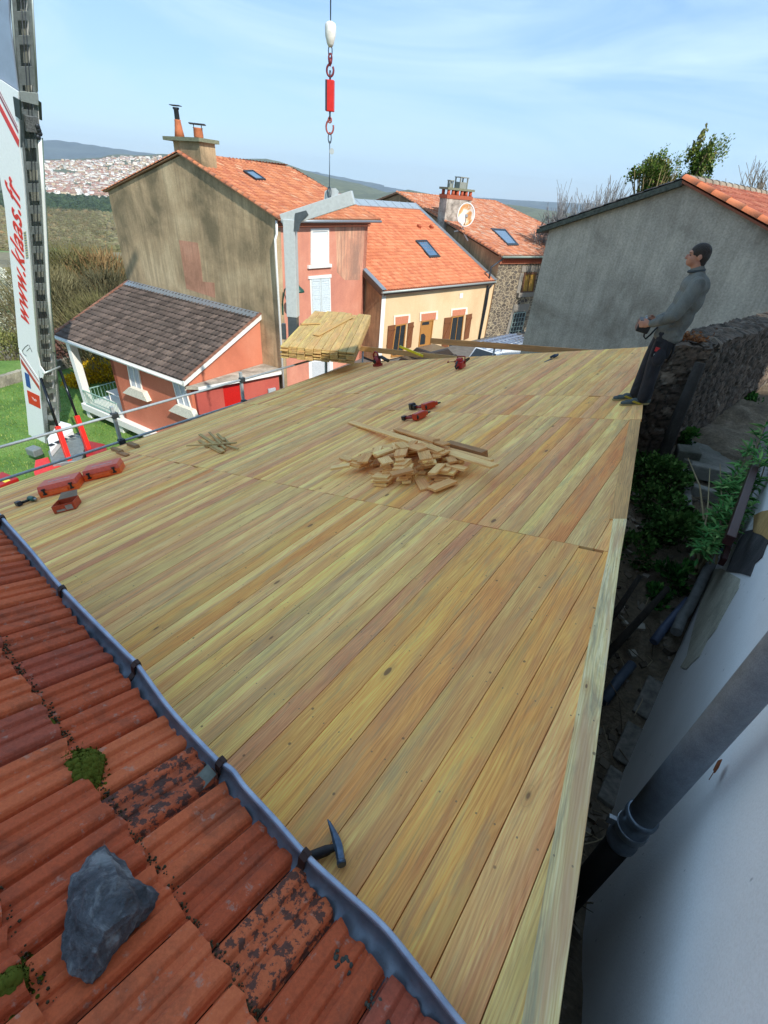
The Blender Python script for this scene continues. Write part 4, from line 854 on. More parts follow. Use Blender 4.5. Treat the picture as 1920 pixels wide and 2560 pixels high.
# ================================================================ THE TIMBER DECK
Cd = ray(2005, 515); Dd = ray(-450, 967); DN = Dd.cross(Cd).normalized(); DN = DN if DN.z > 0 else -DN
EP = V((.558, .829, 0)).normalized(); EP = (EP-DN*EP.dot(DN)).normalized(); EQ = DN.cross(EP)
DK = Plane(DN*-1.88, DN); DO = DN*-1.88
def dk(p, q, h=0.0): return DO+EP*p+EQ*q+DN*h
def dpx(u, v, h=0.0):
    x = Plane(DO+DN*h, DN).hit(u, v)-DO; return x.dot(EP), x.dot(EQ)
DCOL = [(0, srgb('d39672')), (.12, srgb('dca67c')), (.26, srgb('e2b888')), (.42, srgb('e8c690')), (.60, srgb('e4c07a')), (.74, srgb('d3bb90')), (.88, srgb('e2b068')), (1, srgb('d89862'))]
M_deck = wood_mat('fresh_pine_boards', DCOL, 1.0, True, .42, .38)
M_edge = wood_mat('greenish_edge_board', [(0, srgb('e2dcae')), (1, srgb('d9d3a2'))], 1.0, True, .75, .4, tint=.95, sap=False)
M_beam = wood_mat('pine_timber', [(0, srgb('b89468')), (.5, srgb('b5946a')), (1, srgb('9a7b58'))], 1.0, True, .15, .1)
deck = thing('timber_deck', 'large sloping roof deck of fresh pale pine boards', 'deck', dk(5, 5, -.3))
# joints across the boards (p at q=0.5 and q=9.2), from the near end to the far end
JN = [(-.9, -.9), (2.935, 3.30), (5.80, 6.22), (6.80, 7.17), (10.24, 10.30)]
def jp(j, q): a, b = JN[j]; return a+(b-a)*(q-.5)/8.7
RI = [(-.9, .06), (.472, .259), (.941, .341), (1.305, .401), (1.932, .508), (2.945, .665), (3.378, .763), (5.80, 1.149), (6.8, 1.23), (10.26, 1.905)]   # inner line of the edge board
def qin(p): return float(np.interp(p, [r[0] for r in RI], [r[1] for r in RI]))-.035
QL = 9.22
rd = random.Random(3)
def boards(j, seedoff):
    mbd = MB(); q = qin(jp(j, .5))-.25
    near, far = j, j+1
    while q < QL:
        w = rd.choice([.165, .18, .195, .205] if q < 1.6 else [.12, .132, .145, .155, .168]); q1 = min(q+w, QL+.0); g = .0022
        nseg = 1; ps = []
        a, b = jp(near, q), jp(far, q)
        if b-a > 3.3 and rd.random() < .0: pass
        bc = (rd.random(), rd.random(), rd.random()); hh = rd.uniform(-.0012, .0012)
        pj = rd.uniform(-.006, .006) if rd.random() < .93 else -.03
        n = 40 if qin(p_far_:=jp(far, q)) > q else 10; tl = []
        qa, qb = q+g, q1-g
        # clip against the skew edge line
        def clipq(p): return max(qa, qin(p)+.002)
        p0a, p1a = jp(near, qa)+.003+pj*0, jp(far, qa)-.003+pj
        p0b, p1b = jp(near, qb)+.003, jp(far, qb)-.003+pj
        st = []
        for k in range(n+1):
            t = k/n; pa = p0a+(p1a-p0a)*t; pb = p0b+(p1b-p0b)*t; qq = clipq(pa)
            if qq >= qb:
                if st and st[-1][1] < qb-.0005:
                    f_ = (qb-st[-1][1])/max(1e-6, (clipq(pa)-st[-1][1])); pe = st[-1][0]+(pa-st[-1][0])*f_; st.append((pe, qb-.0004, pe, qb))
                if st: break
                continue
            st.append((pa, qq, pb, qb))
        if len(st) > 1:
            base = len(mbd.v)
            for (pa, qq, pb, qe) in st:
                for (p_, q_, h_) in ((pa, qq, hh-.022), (pa, qq, hh), (pb, qe, hh+rd.uniform(-.0003, .0003)), (pb, qe, hh-.022)): mbd.v.append(dk(p_, q_, h_))
            for k in range(len(st)-1):
                s = base+4*k
                for e in range(3):
                    idx = [s+e, s+e+1, s+e+5, s+e+4]; uv = []
                    for ii in idx:
                        kk = (ii-base)//4; c = (ii-base) % 4; P = st[kk]; uv.append((P[0] if c < 2 else P[2], P[1]-q if c < 2 else P[3]-q))
                    mbd.face(idx, uv, bc)
            e0 = base; e1 = base+4*(len(st)-1)
            mbd.face([e0+3, e0+2, e0+1, e0], [(0, 0)]*4, bc); mbd.face([e1, e1+1, e1+2, e1+3], [(0, 0)]*4, bc)
        q = q1
    return mbd
for j in range(4):
    boards(j, j).build('boarding', M_deck, deck, fix=False)
# dark underlay seen through the gaps, and rafters/wall below
ul = MB(); outl = [(-.9, .04), (.528, .205), (1.358, .335), (2.03, .45), (2.83, .585), (3.404, .67), (5.823, 1.06), (6.66, 1.19), (10.2, 1.90), (10.26, QL-.02), (-.9, QL-.02)]
ul.prism([dk(p, q, -.026) for p, q in outl], -DN*.12); ul.build('rafters', plain('rafter_dark', '4a3a2a', .9), deck)
# edge boards along the skew right-hand side
def edge_piece(pts_in, pts_out, mat, bc, h0, nm='edge_board'):
    m_ = MB(); b = 0
    for (pi, po) in zip(pts_in, pts_out):
        for (p_, q_, h_) in ((po[0], po[1], h0-.03), (po[0], po[1], h0), (pi[0], pi[1], h0), (pi[0], pi[1], h0-.03)): m_.v.append(dk(p_, q_, h_))
    n = len(pts_in)
    for k in range(n-1):
        for e in range(4):
            i0, i1 = 4*k+e, 4*k+(e+1) % 4; idx = [i0, i1, i1+4, i0+4]
            uv = []
            for ii in idx: c = ii % 4; kk = ii//4; P = (pts_out if c < 2 else pts_in)[kk]; uv.append((P[0], 0 if c < 2 else .12))
            m_.face(idx, uv, bc)
    m_.face([3, 2, 1, 0], [(0, 0)]*4, bc); e = 4*(n-1); m_.face([e, e+1, e+2, e+3], [(0, 0)]*4, bc)
    return m_.build(nm, mat, deck)
E1i = [(-.9, .05), (.472, .259), (.941, .341), (1.305, .401), (1.932, .508), (2.945, .655), (3.37, .733)]
E1o = [(-.9, -.05), (.528, .178), (.95, .245), (1.358, .31), (2.027, .425), (2.833, .561), (3.40, .645)]
edge_piece(E1i, E1o, M_edge, (.3, .4, .7), .024)
edge_piece([(3.385, .76), (5.80, 1.145)], [(3.42, .65), (5.823, 1.035)], M_beam, (.5, .2, .3), .012)
edge_piece([(5.83, 1.15), (10.24, 1.90)], [(5.85, 1.03), (10.26, 1.80)], M_deck, (.4, .2, .9), .006)
fc_ = MB()
for (a, b) in zip(outl[:9], outl[1:9]): fc_.prism([dk(a[0], a[1]+.02, -.15), dk(b[0], b[1]+.02, -.15), dk(b[0], b[1]+.02, -.26), dk(a[0], a[1]+.02, -.26)], EQ*.022)
fc_.build('side_fascia', plain('fascia_reddish', '5a3326', .8), deck)
fc_ = MB(); fc_.prism([dk(-.9, QL, -.0), dk(10.26, QL, -.0), dk(10.26, QL, -.18), dk(-.9, QL, -.18)], EQ*.025); fc_.build('eave_fascia', M_beam, deck)
# the building under the deck
ub = MB(); pl0 = [dk(-.9, .3, -.5), dk(10.1, 2.0, -.5), dk(10.1, 8.9, -.5), dk(-.9, 8.9, -.5)]
b0 = len(ub.v); tops = [dk(-.9, .3, -.16), dk(10.1, 2.1, -.16), dk(10.1, 8.9, -.16), dk(-.9, 8.9, -.16)]; bots = [zset(t, -10.5) for t in tops]; ub.v += tops+bots
for i in range(4): ub.face([b0+i, b0+4+i, b0+4+(i+1) % 4, b0+(i+1) % 4])
ub.face([b0, b0+1, b0+2, b0+3]); ub.build('wall_below', stucco('barn_wall', srgb('8d8170'), srgb('5d554a'), srgb('a79a85')), deck, fix=True)

# ================================================================ RED TILE ROOF IN FRONT, ITS GUTTER
GA = V((-2.291, 2.179, -1.8)); GD = V((.807, -.591, 0)).normalized(); GN = V((.591, .807, 0))     # GN points from the tiles towards the deck
NT = V((.21, .285, .935)).normalized(); TU = NT.cross(GD).normalized(); TU = TU if TU.z > 0 else -TU
E0 = GA-GN*.082; E0.z = -1.866
neigh = thing('tiled_roof', 'weathered red ribbed tile roof in the left foreground', 'roof', E0-Z*.5)
M_red = tile_mat('old_red_tiles', [(0, srgb('bd5530')), (.3, srgb('cc6238')), (.6, srgb('d87044')), (.85, srgb('bf5230')), (1, srgb('ae5842'))], dirt=srgb('46332a'), lich=srgb('a09f94'), amount=.5, licamt=.35, scale=1.9, rough=.85)
TW, TL = .2, .325
PROF = [(0, -.014), (.006, -.014), (.009, .010), (.013, .013), (.046, .014), (.050, .012), (.060, .001), (.084, .0), (.090, .008), (.094, .010), (.106, .010), (.110, .008), (.116, .0), (.130, .0), (.136, .010), (.141, .014), (.176, .015), (.182, .012), (.190, .002), (.195, -.010), (.2, -.014)]
def near_tiles():
    m_ = MB(); rt = random.Random(5)
    for r in range(0, 10):
        for c in range(-6, 24):
            sh = (.5*TW if r % 2 else 0)+.03
            s0 = c*TW+sh; bc = (rt.random(), rt.random()**2, rt.random()); bc = (.6, 1.0, .5) if (r == 0 and 2.72 < s0+.1 < 2.92) else bc; skew = rt.uniform(-.006, .006); lj = rt.uniform(-.002, .003); end = rt.uniform(-.012, .012)
            b = len(m_.v); nn = len(PROF)
            stn = [(-.035+end, .034, -.018), (-.035+end, .034, 0), (-.02+end, .037, 0), (.10, .028, 0), (.22, .018, 0), (.335, .008, 0)]
            for k, (l, hz, dz) in enumerate(stn):
                for (x, h) in PROF:
                    y = l+skew*(x/TW)+ (.006*math.sin(x*60+c*2.1) if k < 3 else 0)
                    m_.v.append(E0+GD*(s0+x*.985)+TU*(r*TL+y)+NT*(hz+h+dz+lj+.0012*noise.noise((s0*9+x*30, (r*TL+l)*14, 3))))
            for k in range(len(stn)-1):
                for e in range(nn-1):
                    q = b+k*nn+e; m_.face([q, q+1, q+nn+1, q+nn], None, bc, 0, False)
    return m_
bm_ = near_tiles().build('tiles', M_red, neigh, fix=True)
sub = MB(); sub.prism([E0+GD*-1.4+TU*-.02-NT*.0, E0+GD*4.8+TU*-.02, E0+GD*4.8+TU*3.2, E0+GD*-1.4+TU*3.2], -NT*.08); sub.build('battens', plain('dark_batten', '1f1712', .95), neigh)
nb = MB(); a = E0+GD*-1.4-GN*.05-Z*.1; b = E0+GD*3.6-GN*.05-Z*.1; nb.prism([a, b, zset(b, -10), zset(a, -10)], -GN*.4); nb.build('wall_below', stucco('grey_house_wall', srgb('8f8a80'), srgb('66625a'), srgb('a8a296')), neigh)
# zinc gutter with its kinks; the rim follows the surveyed points
rim = [(-40, 1245), (6, 1300), (74, 1377), (154, 1474), (302, 1625), (339, 1662), (421.5, 1775), (532.6, 1896), (556, 1912), (581, 1932), (610, 1972), (683.5, 2052), (763, 2143), (854, 2228), (953, 2318), (1037.5, 2421), (1146, 2560), (1260, 2700)]
GZ = Plane((0, 0, -1.795), Z); rp = [GZ.hit(*p) for p in rim]
# resample smoothly
def resample(pts, n):
    out = []; m = len(pts)
    for i in range(n):
        t = i/(n-1)*(m-1); k = min(int(t), m-2); f = t-k
        p0, p1, p2, p3 = pts[max(k-1, 0)], pts[k], pts[k+1], pts[min(k+2, m-1)]
        out.append(.5*((2*p1)+(p2-p0)*f+(2*p0-5*p1+4*p2-p3)*f*f+(3*p1-p0-3*p2+p3)*f**3))
    return out
rps = resample(rp, 90)
gut = thing('gutter', 'bluish zinc gutter along the edge of the red tile roof', 'gutter', rps[30])
g_ = MB(); nseg = 10; W_ = .16
for p in rps:
    for k in range(nseg+1):
        an = math.pi*k/nseg; an *= .80; x = (1-math.cos(an))/2*W_; zz = -math.sin(an)*.072; g_.v.append(p-GN*x+Z*zz)
for i in range(len(rps)-1):
    for k in range(nseg): q = i*(nseg+1)+k; g_.face([q, q+nseg+1, q+nseg+2, q+1], None, None, 0, True)
mz = Mat('weathered_zinc'); o = mz.coord(); n_ = mz.noise(o, 9, 6, .65, .4); n2_ = mz.noise(mz.mapping(o, loc=(4, 4, 4)), 60, 4, .7)
c = mz.ramp(n_, [(.3, srgb('5a6472')), (.55, srgb('74808f')), (.75, srgb('8894a2'))]); c = mz.mix(mz.ramp(n2_, [(.6, (0, 0, 0)), (.72, (.5, .5, .5))]), c, srgb('50524c')); mz.color(c); mz.set(.42, .55); mz.bump(n2_, .15, .002)
gs = g_.build('trough', mz.m, gut); md = gs.modifiers.new('solid', 'SOLIDIFY'); md.thickness = .003
bd = MB(); bd.tube([p+GN*.006 for p in rps], .0095, 8); 
mzb = Mat('zinc_bead'); o = mzb.coord(); n_ = mzb.noise(o, 12, 5, .6); mzb.color(mzb.ramp(n_, [(.3, srgb('8f9cb4')), (.7, srgb('b3bfd4'))])); mzb.set(.35, .35)
bd.build('rim_bead', mzb.m, gut)
for (u, v) in ((3, 1296), (154, 1474), (339, 1663), (552, 1908), (762, 2141)):
    p = GZ.hit(u, v); s_ = MB(); pr = []
    for k in range(9): an = math.pi*k/8; pr.append(p+GN*.014-GN*((1-math.cos(an))/2*(W_+.02))-Z*(math.sin(an)*.06-.012))
    top_ = [p+GN*.018+Z*.012, p+GN*.004+Z*.014, p-GN*.012+Z*.004]+[p-GN*((1-math.cos(a_))/2*W_)-Z*(math.sin(a_)*.072-.004) for a_ in (.7, 1.1, 1.5, 1.9, 2.3)]
    for (x0, x1) in zip(top_, top_[1:]): s_.bar(x0, x1+(x1-x0)*.05, .028, .005, Z)
    s_.bar(p+GN*.017+Z*.014, p+GN*.017-Z*.05, .026, .004, GN)
    s_.build('strap', plain('brown_strap', '3d2620', .6, .3), gut)
# dirt lying in the gutter by the last tiles
dm = MB(); rr_ = random.Random(2)
for _ in range(110):
    t = rr_.uniform(.80, .97); p = rps[int(t*89)]-GN*(W_*.82+rr_.uniform(-.02, .015))-Z*.02+GD*rr_.uniform(-.01, .01); r_ = rr_.uniform(.003, .009); dm.ell(p, V((r_, 0, 0)), V((0, r_, 0)), V((0, 0, r_*.7)), 6, 4)
tag(dm.build('gutter_dirt', plain('mossy_dirt', '4e5048', .95, 0, .3)), 'crumbs of mortar and moss lying in the gutter', 'dirt', None, 'stuff')
# slate chip under the strap
p = GZ.hit(535, 1915)-GN*.05; sc = MB(); sc.box(p-Z*.02, GD*.028, GN*.04+Z*.012, Z*.003+GD*.001); tag(sc.build('slate_chip', plain('slate_wood', '6b6f68', .9, 0, .25), None), 'small grey chip wedged in the gutter under a strap', 'chip')
# moss clumps
def tpl(u, v, h=.03): x = Plane(E0+NT*h, NT).hit(u, v); return x
M_moss = bark_mat('moss', [(0, srgb('3a3d18')), (.5, srgb('5e6424')), (.85, srgb('80822e')), (1, srgb('a0933c'))]) if 'bark_mat' in globals() else None
def moss(pts, label, n, hgt, col=.5):
    m_ = MB(); rr = random.Random(len(pts)*7+n); P_ = [tpl(*p) for p in pts]; c = sum(P_, V((0, 0, 0)))/len(P_)
    for _ in range(n):
        i = rr.randrange(len(P_)); a, b = P_[i], P_[(i+1) % len(P_)]; p = c.lerp(a.lerp(b, rr.random()), rr.random()**.5); e = 1-min(1, (p-c).length/max((q-c).length for q in P_))
        if rr.random() < .22: p = p+GD*rr.gauss(0, .035)+TU*rr.gauss(0, .018); e *= .3
        h = hgt*(.15+e)*rr.uniform(.4, 1.1); d = V((rr.gauss(0, .5), rr.gauss(0, .5), 1)).normalized(); w = .0035; s = d.orthogonal().normalized()*w; base = p-NT*.02
        bcol = (min(1, max(0, col+rr.gauss(0, .25))), rr.random(), 0); b_ = len(m_.v); m_.v += [base-s+NT*h, base+s+NT*h, base+NT*h+d*.014]; m_.face([b_, b_+1, b_+2], None, bcol)
        if rr.random() < .35: r_ = rr.uniform(.006, .014)*(.5+e); m_.ell(base+NT*(h-.004), V((r_, 0, 0)), V((0, r_, 0)), V((0, 0, r_)), 6, 4)
    tag(m_.build('moss_clump', M_moss), label, 'moss')
moss([(150, 1885), (200, 1872), (258, 1892), (250, 1940), (228, 2000), (190, 1960)], 'largest green moss cushion between two rows of red tiles', 2600, .05)
moss([(95, 1795), (130, 1800), (138, 1822), (100, 1815)], 'small yellowish moss tuft in the tile joint above the big cushion', 500, .02, .8)
moss([(-20, 2440), (60, 2405), (66, 2440), (20, 2520), (-20, 2540)], 'dark moss cushion at the lower left corner of the tile roof', 1600, .05, .2)
moss([(455, 2380), (480, 2400), (474, 2425), (452, 2400)], 'tiny orange moss tuft below the grey rock', 260, .012, .95)
# dirt and fine moss filling the joint between the rows
jd = MB(); rr = random.Random(8)
for r in (1, 2, 3):
    for _ in range(2800 if r == 1 else 1100):
        s = rr.uniform(-1.1, 4.6); p = E0+GD*s+TU*(r*TL-.050+rr.gauss(0, .010))+NT*(.022+rr.uniform(-.010, .010)); r_ = rr.uniform(.002, .0055); jd.ell(p, V((r_, 0, 0)), V((0, r_, 0)), V((0, 0, r_*.7)), 5, 3)
tag(jd.build('joint_dirt', plain('joint_dirt', '4a4129', .95, 0, .3)), 'dark dirt and fine moss filling the joints between tile rows', 'dirt', None, 'stuff')
# the rock
out_ = [(262, 2112), (300, 2140), (352, 2192), (396, 2235), (388, 2262), (352, 2310), (296, 2386), (262, 2430), (232, 2456), (180, 2438), (156, 2400), (152, 2340), (166, 2265), (176, 2190), (214, 2150)]
bmr = bmesh.new(); P_ = [tpl(u, v, .055) for u, v in out_]; c = sum(P_, V((0, 0, 0)))/len(P_)
for p in P_: bmr.verts.new(p); bmr.verts.new(c.lerp(p, .90)-NT*.035)
ridge = [tpl(262, 2118, .10), tpl(300, 2190, .17), tpl(322, 2290, .15), tpl(230, 2200, .15), tpl(190, 2300, .13), tpl(230, 2400, .10), tpl(262, 2330, .15)]
for p in ridge: bmr.verts.new(p)
bmesh.ops.convex_hull(bmr, input=bmr.verts[:]); 
for v in [v for v in bmr.verts if not v.link_faces]: bmr.verts.remove(v)
bmesh.ops.triangulate(bmr, faces=bmr.faces[:])
for _ in range(4):
    bmesh.ops.subdivide_edges(bmr, edges=bmr.edges[:], cuts=1, use_grid_fill=True); bmesh.ops.triangulate(bmr, faces=bmr.faces[:])
    if len(bmr.faces) > 30000: break
for v in bmr.verts:
    q = v.co; d = (q-c).normalized()
    v.co = q+d*(.010*noise.noise((q.x*14, q.y*14, q.z*14))+.007*noise.noise((q.x*38, q.y*38, q.z*38))+.004*noise.noise((q.x*95, q.y*95, q.z*95))-.010*abs(noise.noise((q.x*9+4, q.y*9, q.z*20)))*2)
mr = Mat('grey_rock'); o = mr.coord(); n_ = mr.noise(o, 7, 8, .7, .6); n2_ = mr.noise(mr.mapping(o, loc=(7, 2, 2)), 26, 6, .75); n3 = mr.noise(mr.mapping(o, loc=(1, 2, 9)), 3.0, 5, .6, .5)
c_ = mr.ramp(n_, [(.34, srgb('33353b')), (.5, srgb('5c5f66')), (.62, srgb('94979a'))]); c_ = mr.mix(mr.ramp(n3, [(.60, (0, 0, 0)), (.64, (.85, .85, .85))]), c_, srgb('a9a79c')); c_ = mr.mix(mr.ramp(n2_, [(.60, (0, 0, 0)), (.70, (.6, .6, .6))]), c_, srgb('8d949c'))
mr.color(c_); mr.bump(mr.math('ADD', n_, n2_), 1.0, .02); mr.set(.8)
me = bpy.data.meshes.new('rock'); cc2 = V(c)-NT*.05; bmesh.ops.translate(bmr, vec=-cc2, verts=bmr.verts); bmesh.ops.recalc_face_normals(bmr, faces=bmr.faces); bmr.to_mesh(me); bmr.free(); me.materials.append(mr.m)
ro = bpy.data.objects.new('rock', me); COL.objects.link(ro); ro.location = cc2; tag(ro, 'angular grey rock lying on the red tiles at the lower left', 'rock')

# ================================================================ WHITE WALL OF THE OWN HOUSE, GARDEN STRIP
WN = V((-.8, .6, 0)); WD = V((.6, .8, 0)); WP = Plane(V((.8, -.6, 0))*.55, WN)
wh = thing('white_house', 'white rendered house wall with grey downpipe at the right edge', 'house', V((.8, -.6, 0))*.55+WD*4+Z*-4.5)
def wpt(s, z, off=0): return V((.8, -.6, 0))*(.55-off)+WD*s+Z*z
M_ww = Mat('white_roughcast'); o = M_ww.coord(); n_ = M_ww.noise(o, 110, 3, .6); n2_ = M_ww.noise(o, 1.2, 5, .6)
c = M_ww.ramp(n2_, [(.3, srgb('e2e0de')), (.7, srgb('f0eeec'))]); c = M_ww.mix(.30, c, M_ww.ramp(n_, [(.35, (.2, .2, .2)), (.6, (.7, .7, .7))]), 'OVERLAY')
sp = M_ww.voro(M_ww.mapping(o, (1, 1, .5)), 11); c = M_ww.mix(M_ww.ramp(sp, [(.055, (.5, .5, .5)), (.085, (0, 0, 0))]), c, srgb('55565a')); M_ww.color(c); M_ww.bump(n_, .55, .004); M_ww.set(.9)
EAVE = 4.1
wm = MB(); wm.prism([wpt(-9, -9), wpt(-9, EAVE), wpt(9.1, EAVE), wpt(9.1, -9)], -WN*.4); wm.build('wall', M_ww.m, wh)
for (s, nm) in ((9.1, 'front_wall'), (-8.6, 'back_wall')):
    wm = MB(); a = wpt(s, 0)-WN*.41; wm.prism([zset(a, -9), zset(a, EAVE), zset(a-WN*9, EAVE), zset(a-WN*9, -9)], -WD*.4); wm.build(nm, M_ww.m, wh)
rf = MB(); a, b = wpt(-9.4, EAVE, .5), wpt(9.4, EAVE, .5); rf.prism([a, b, b-WN*5.4+Z*1.8, a-WN*5.4+Z*1.8], Z*.1); rf.prism([b-WN*5.41+Z*1.8, a-WN*5.41+Z*1.8, a-WN*10.8, b-WN*10.8], Z*.1); rf.build('roof', M_tile, wh)
W3 = WP.off(.004)
def wpatch(pts, mat, nm, th=.012, off=.0):
    m_ = MB(); m_.prism([WP.off(th+off).hit(*p) for p in pts], -WN*(th-.002)); m_.build(nm, mat, wh)
M_conc = stucco('exposed_concrete', srgb('c8c2ae'), srgb('9b9784'), srgb('dedaca'), 4, .9, .2, 35)
wpatch([(1803, 1421), (1816, 1428), (1850, 1447), (1846, 1470), (1828, 1500), (1806, 1540), (1790, 1572), (1768, 1600), (1748, 1640), (1726, 1660), (1716, 1672), (1700, 1668), (1716, 1640), (1728, 1590), (1744, 1529), (1762, 1470), (1783, 1423)], M_conc, 'bare_concrete', .005)
wpatch([(1830, 1390), (1846, 1352), (1862, 1328), (1890, 1322), (1905, 1300), (1940, 1310), (1940, 1335), (1915, 1362), (1904, 1392), (1886, 1408), (1874, 1440), (1850, 1432), (1815, 1428)], stucco('black_stone_patch', srgb('3d3a3a'), srgb('252424'), srgb('5b5754'), 6, .9, .2, 30), 'bare_stone', .008)
wpatch([(1884, 1288), (1905, 1278), (1950, 1270), (1950, 1345), (1920, 1350), (1905, 1338), (1882, 1330)], stucco('ochre_plaster', srgb('b08a50'), srgb('8b6c40'), srgb('c9a468'), 5, .5, .2, 30), 'ochre_plaster', .011)
# cable-tied gap line, dark red timber rails along the wall
def rail(u0, v0, u1, v1, off, w, h, mat, nm, par=None):
    a = WP.off(off).hit(u0, v0); b = WP.off(off).hit(u1, v1); d = (b-a); z_ = (a.z+b.z)/2; a.z = b.z = z_; b = a+WD*max(1.5, (b-a).dot(WD)+1.2); m_ = MB(); m_.bar(a, b, w, h); return m_.build(nm, mat, par or wh, bevel=.006)
rt0 = WP.off(.17).hit(1822, 1352); M_rt_ = plain('dark_red_timber', '3e1c1c', .4, 0, .15)
m_ = MB(); m_.bar(rt0, rt0+WD*4, .07, .10); rt = m_.build('timber_rail', M_rt_, wh, bevel=.006)
rt1 = WP.off(.07).hit(1806, 1405); m_ = MB(); m_.bar(rt1, rt1+WD*4, .05, .09); m_.build('timber_rail', M_rt_, wh, bevel=.006)
m_ = MB(); m_.bar(rt1+WN*.05+Z*.03+WD*.1, rt1+WN*.05+Z*.03+WD*4, .03, .02); m_.build('steel_track', plain('blue_steel', '8fa6bb', .25, .8), wh)
# vertical downpipe with its collar
pa = V((1.307, 1.043, 0)); 
az0 = ray(1576, 2007); az1 = ray(1648, 2056); an0 = math.atan2(az0.x, az0.y); an1 = math.atan2(az1.x, az1.y); PR = 1.67*abs(an1-an0)/2
PR = max(.05, min(.08, PR))
m_ = MB(); m_.tube([pa+Z*-2.27, pa+Z*3.5], PR, 28); mp2 = Mat('dark_zinc_pipe'); o = mp2.coord(); n_ = mp2.noise(o, 14, 6, .65); n2_ = mp2.noise(o, 220, 2, .5); mp2.color(mp2.mix(.3, mp2.ramp(n_, [(.3, srgb('78818b')), (.7, srgb('98a2ae'))]), mp2.ramp(n2_, [(.3, (.2, .2, .2)), (.7, (.8, .8, .8))]), 'OVERLAY')); mp2.set(.5, 0)
dpipe = m_.build('downpipe', mp2.m, wh)
M_col = plain('pale_collar', '8794a2', .35, .6, .2, 20)
m_ = MB(); m_.lathe(pa+Z*-2.55, Z, [(PR*1.06, 0), (PR*1.16, .01), (PR*1.16, .04), (PR*1.07, .05), (PR*1.07, .10), (PR*1.14, .11), (PR*1.14, .19), (PR*1.06, .20), (PR*1.06, .25), (PR*1.17, .26), (PR*1.17, .29), (PR*1.02, .295)], 28); m_.build('collar', M_col, dpipe)
m_ = MB(); m_.lathe(pa+Z*-2.42, Z, [(PR*1.20, 0), (PR*1.22, .01), (PR*1.22, .035), (PR*1.20, .045)], 28); m_.bar(pa+WN*PR*1.1+Z*-2.40-WD*.02, pa+WN*(PR*1.2+.03)+Z*-2.40-WD*.03, .02, .05); m_.build('clamp', plain('bright_clamp', 'a3adb5', .3, .8), dpipe)
m_ = MB(); m_.tube([pa+Z*-2.55, pa+Z*-4.4], PR*.98, 20); m_.build('cast_pipe', plain('black_pipe', '15110f', .7), wh)
# broken clip with a dry leaf
p = WP.off(.03).hit(1795, 1918); m_ = MB(); m_.poly([p, p+WD*.03+Z*.02, p+WD*.05-Z*.02, p+WD*.02-Z*.05, p-WD*.01-Z*.03]); m_.tube([p-Z*.03, p-Z*.07-WD*.02], .0015, 5)
lf = m_.build('dry_leaf', plain('dry_leaf', '8a4a20', .8, 0, .2, 60)); md = lf.modifiers.new('solid', 'SOLIDIFY'); md.thickness = .003; tag(lf, 'curled brown dead leaf caught on the white wall by the downpipe', 'leaf')
# garden ground
def GH(x, y):
    s = .6*x+.8*y; t = .8*x-.6*y-.55
    z = float(np.interp(s, [-3, .4, .94, 1.3, 1.9, 3.0, 3.5, 4.5, 6.1, 8.0, 12], [-2.9, -2.75, -2.75, -3.2, -3.7, -4.2, -4.3, -3.95, -3.5, -3.1, -2.6]))
    if (x-4.15)*(-.65)+(y-6.77)*.757 > .25 and y > 5: z = -6
    return z+.10*noise.noise((x*1.7, y*1.7, 0))+.05*noise.noise((x*5, y*5, 2))+.02*noise.noise((x*16, y*16, 2))
m_ = MB(); nx, ny = 130, 190; X0, X1, Y0_, Y1 = -.4, 12, -3, 14.0
for j in range(ny+1):
    for i in range(nx+1):
        x = X0+(X1-X0)*i/nx; y = Y0_+(Y1-Y0_)*j/ny; m_.v.append(V((x, y, GH(x, y))))
def under_deck(x, y):
    d = V((x, y, -2))-DO; p = V((x, y, 0)); # inside the barn footprint
    A_ = dk(-.9, .35); B_ = dk(10.1, 2.1); e = (B_-A_); e.z = 0; n = V((e.y, -e.x, 0)).normalized(); return (p-zset(A_, 0)).dot(n) < -.25
for j in range(ny):
    for i in range(nx):
        q = j*(nx+1)+i; c = (m_.v[q]+m_.v[q+nx+2])/2
        if under_deck(c.x, c.y): continue
        m_.face([q, q+1, q+nx+2, q+nx+1], None, None, 0, True)
md_ = Mat('dark_earth'); o = md_.coord(); n_ = md_.noise(o, 3, 8, .7); n2_ = md_.noise(o, 28, 6, .75); c = md_.ramp(n_, [(.3, srgb('5c5142')), (.5, srgb('82735e')), (.7, srgb('a39480'))]); c = md_.mix(.6, c, md_.ramp(n2_, [(.3, (.15, .15, .15)), (.7, (.8, .8, .8))]), 'OVERLAY'); md_.color(c); md_.bump(n2_, 1.0, .05); md_.set(.95)
tag(m_.build('garden_ground', md_.m, fix=True), None, None, None, 'structure')
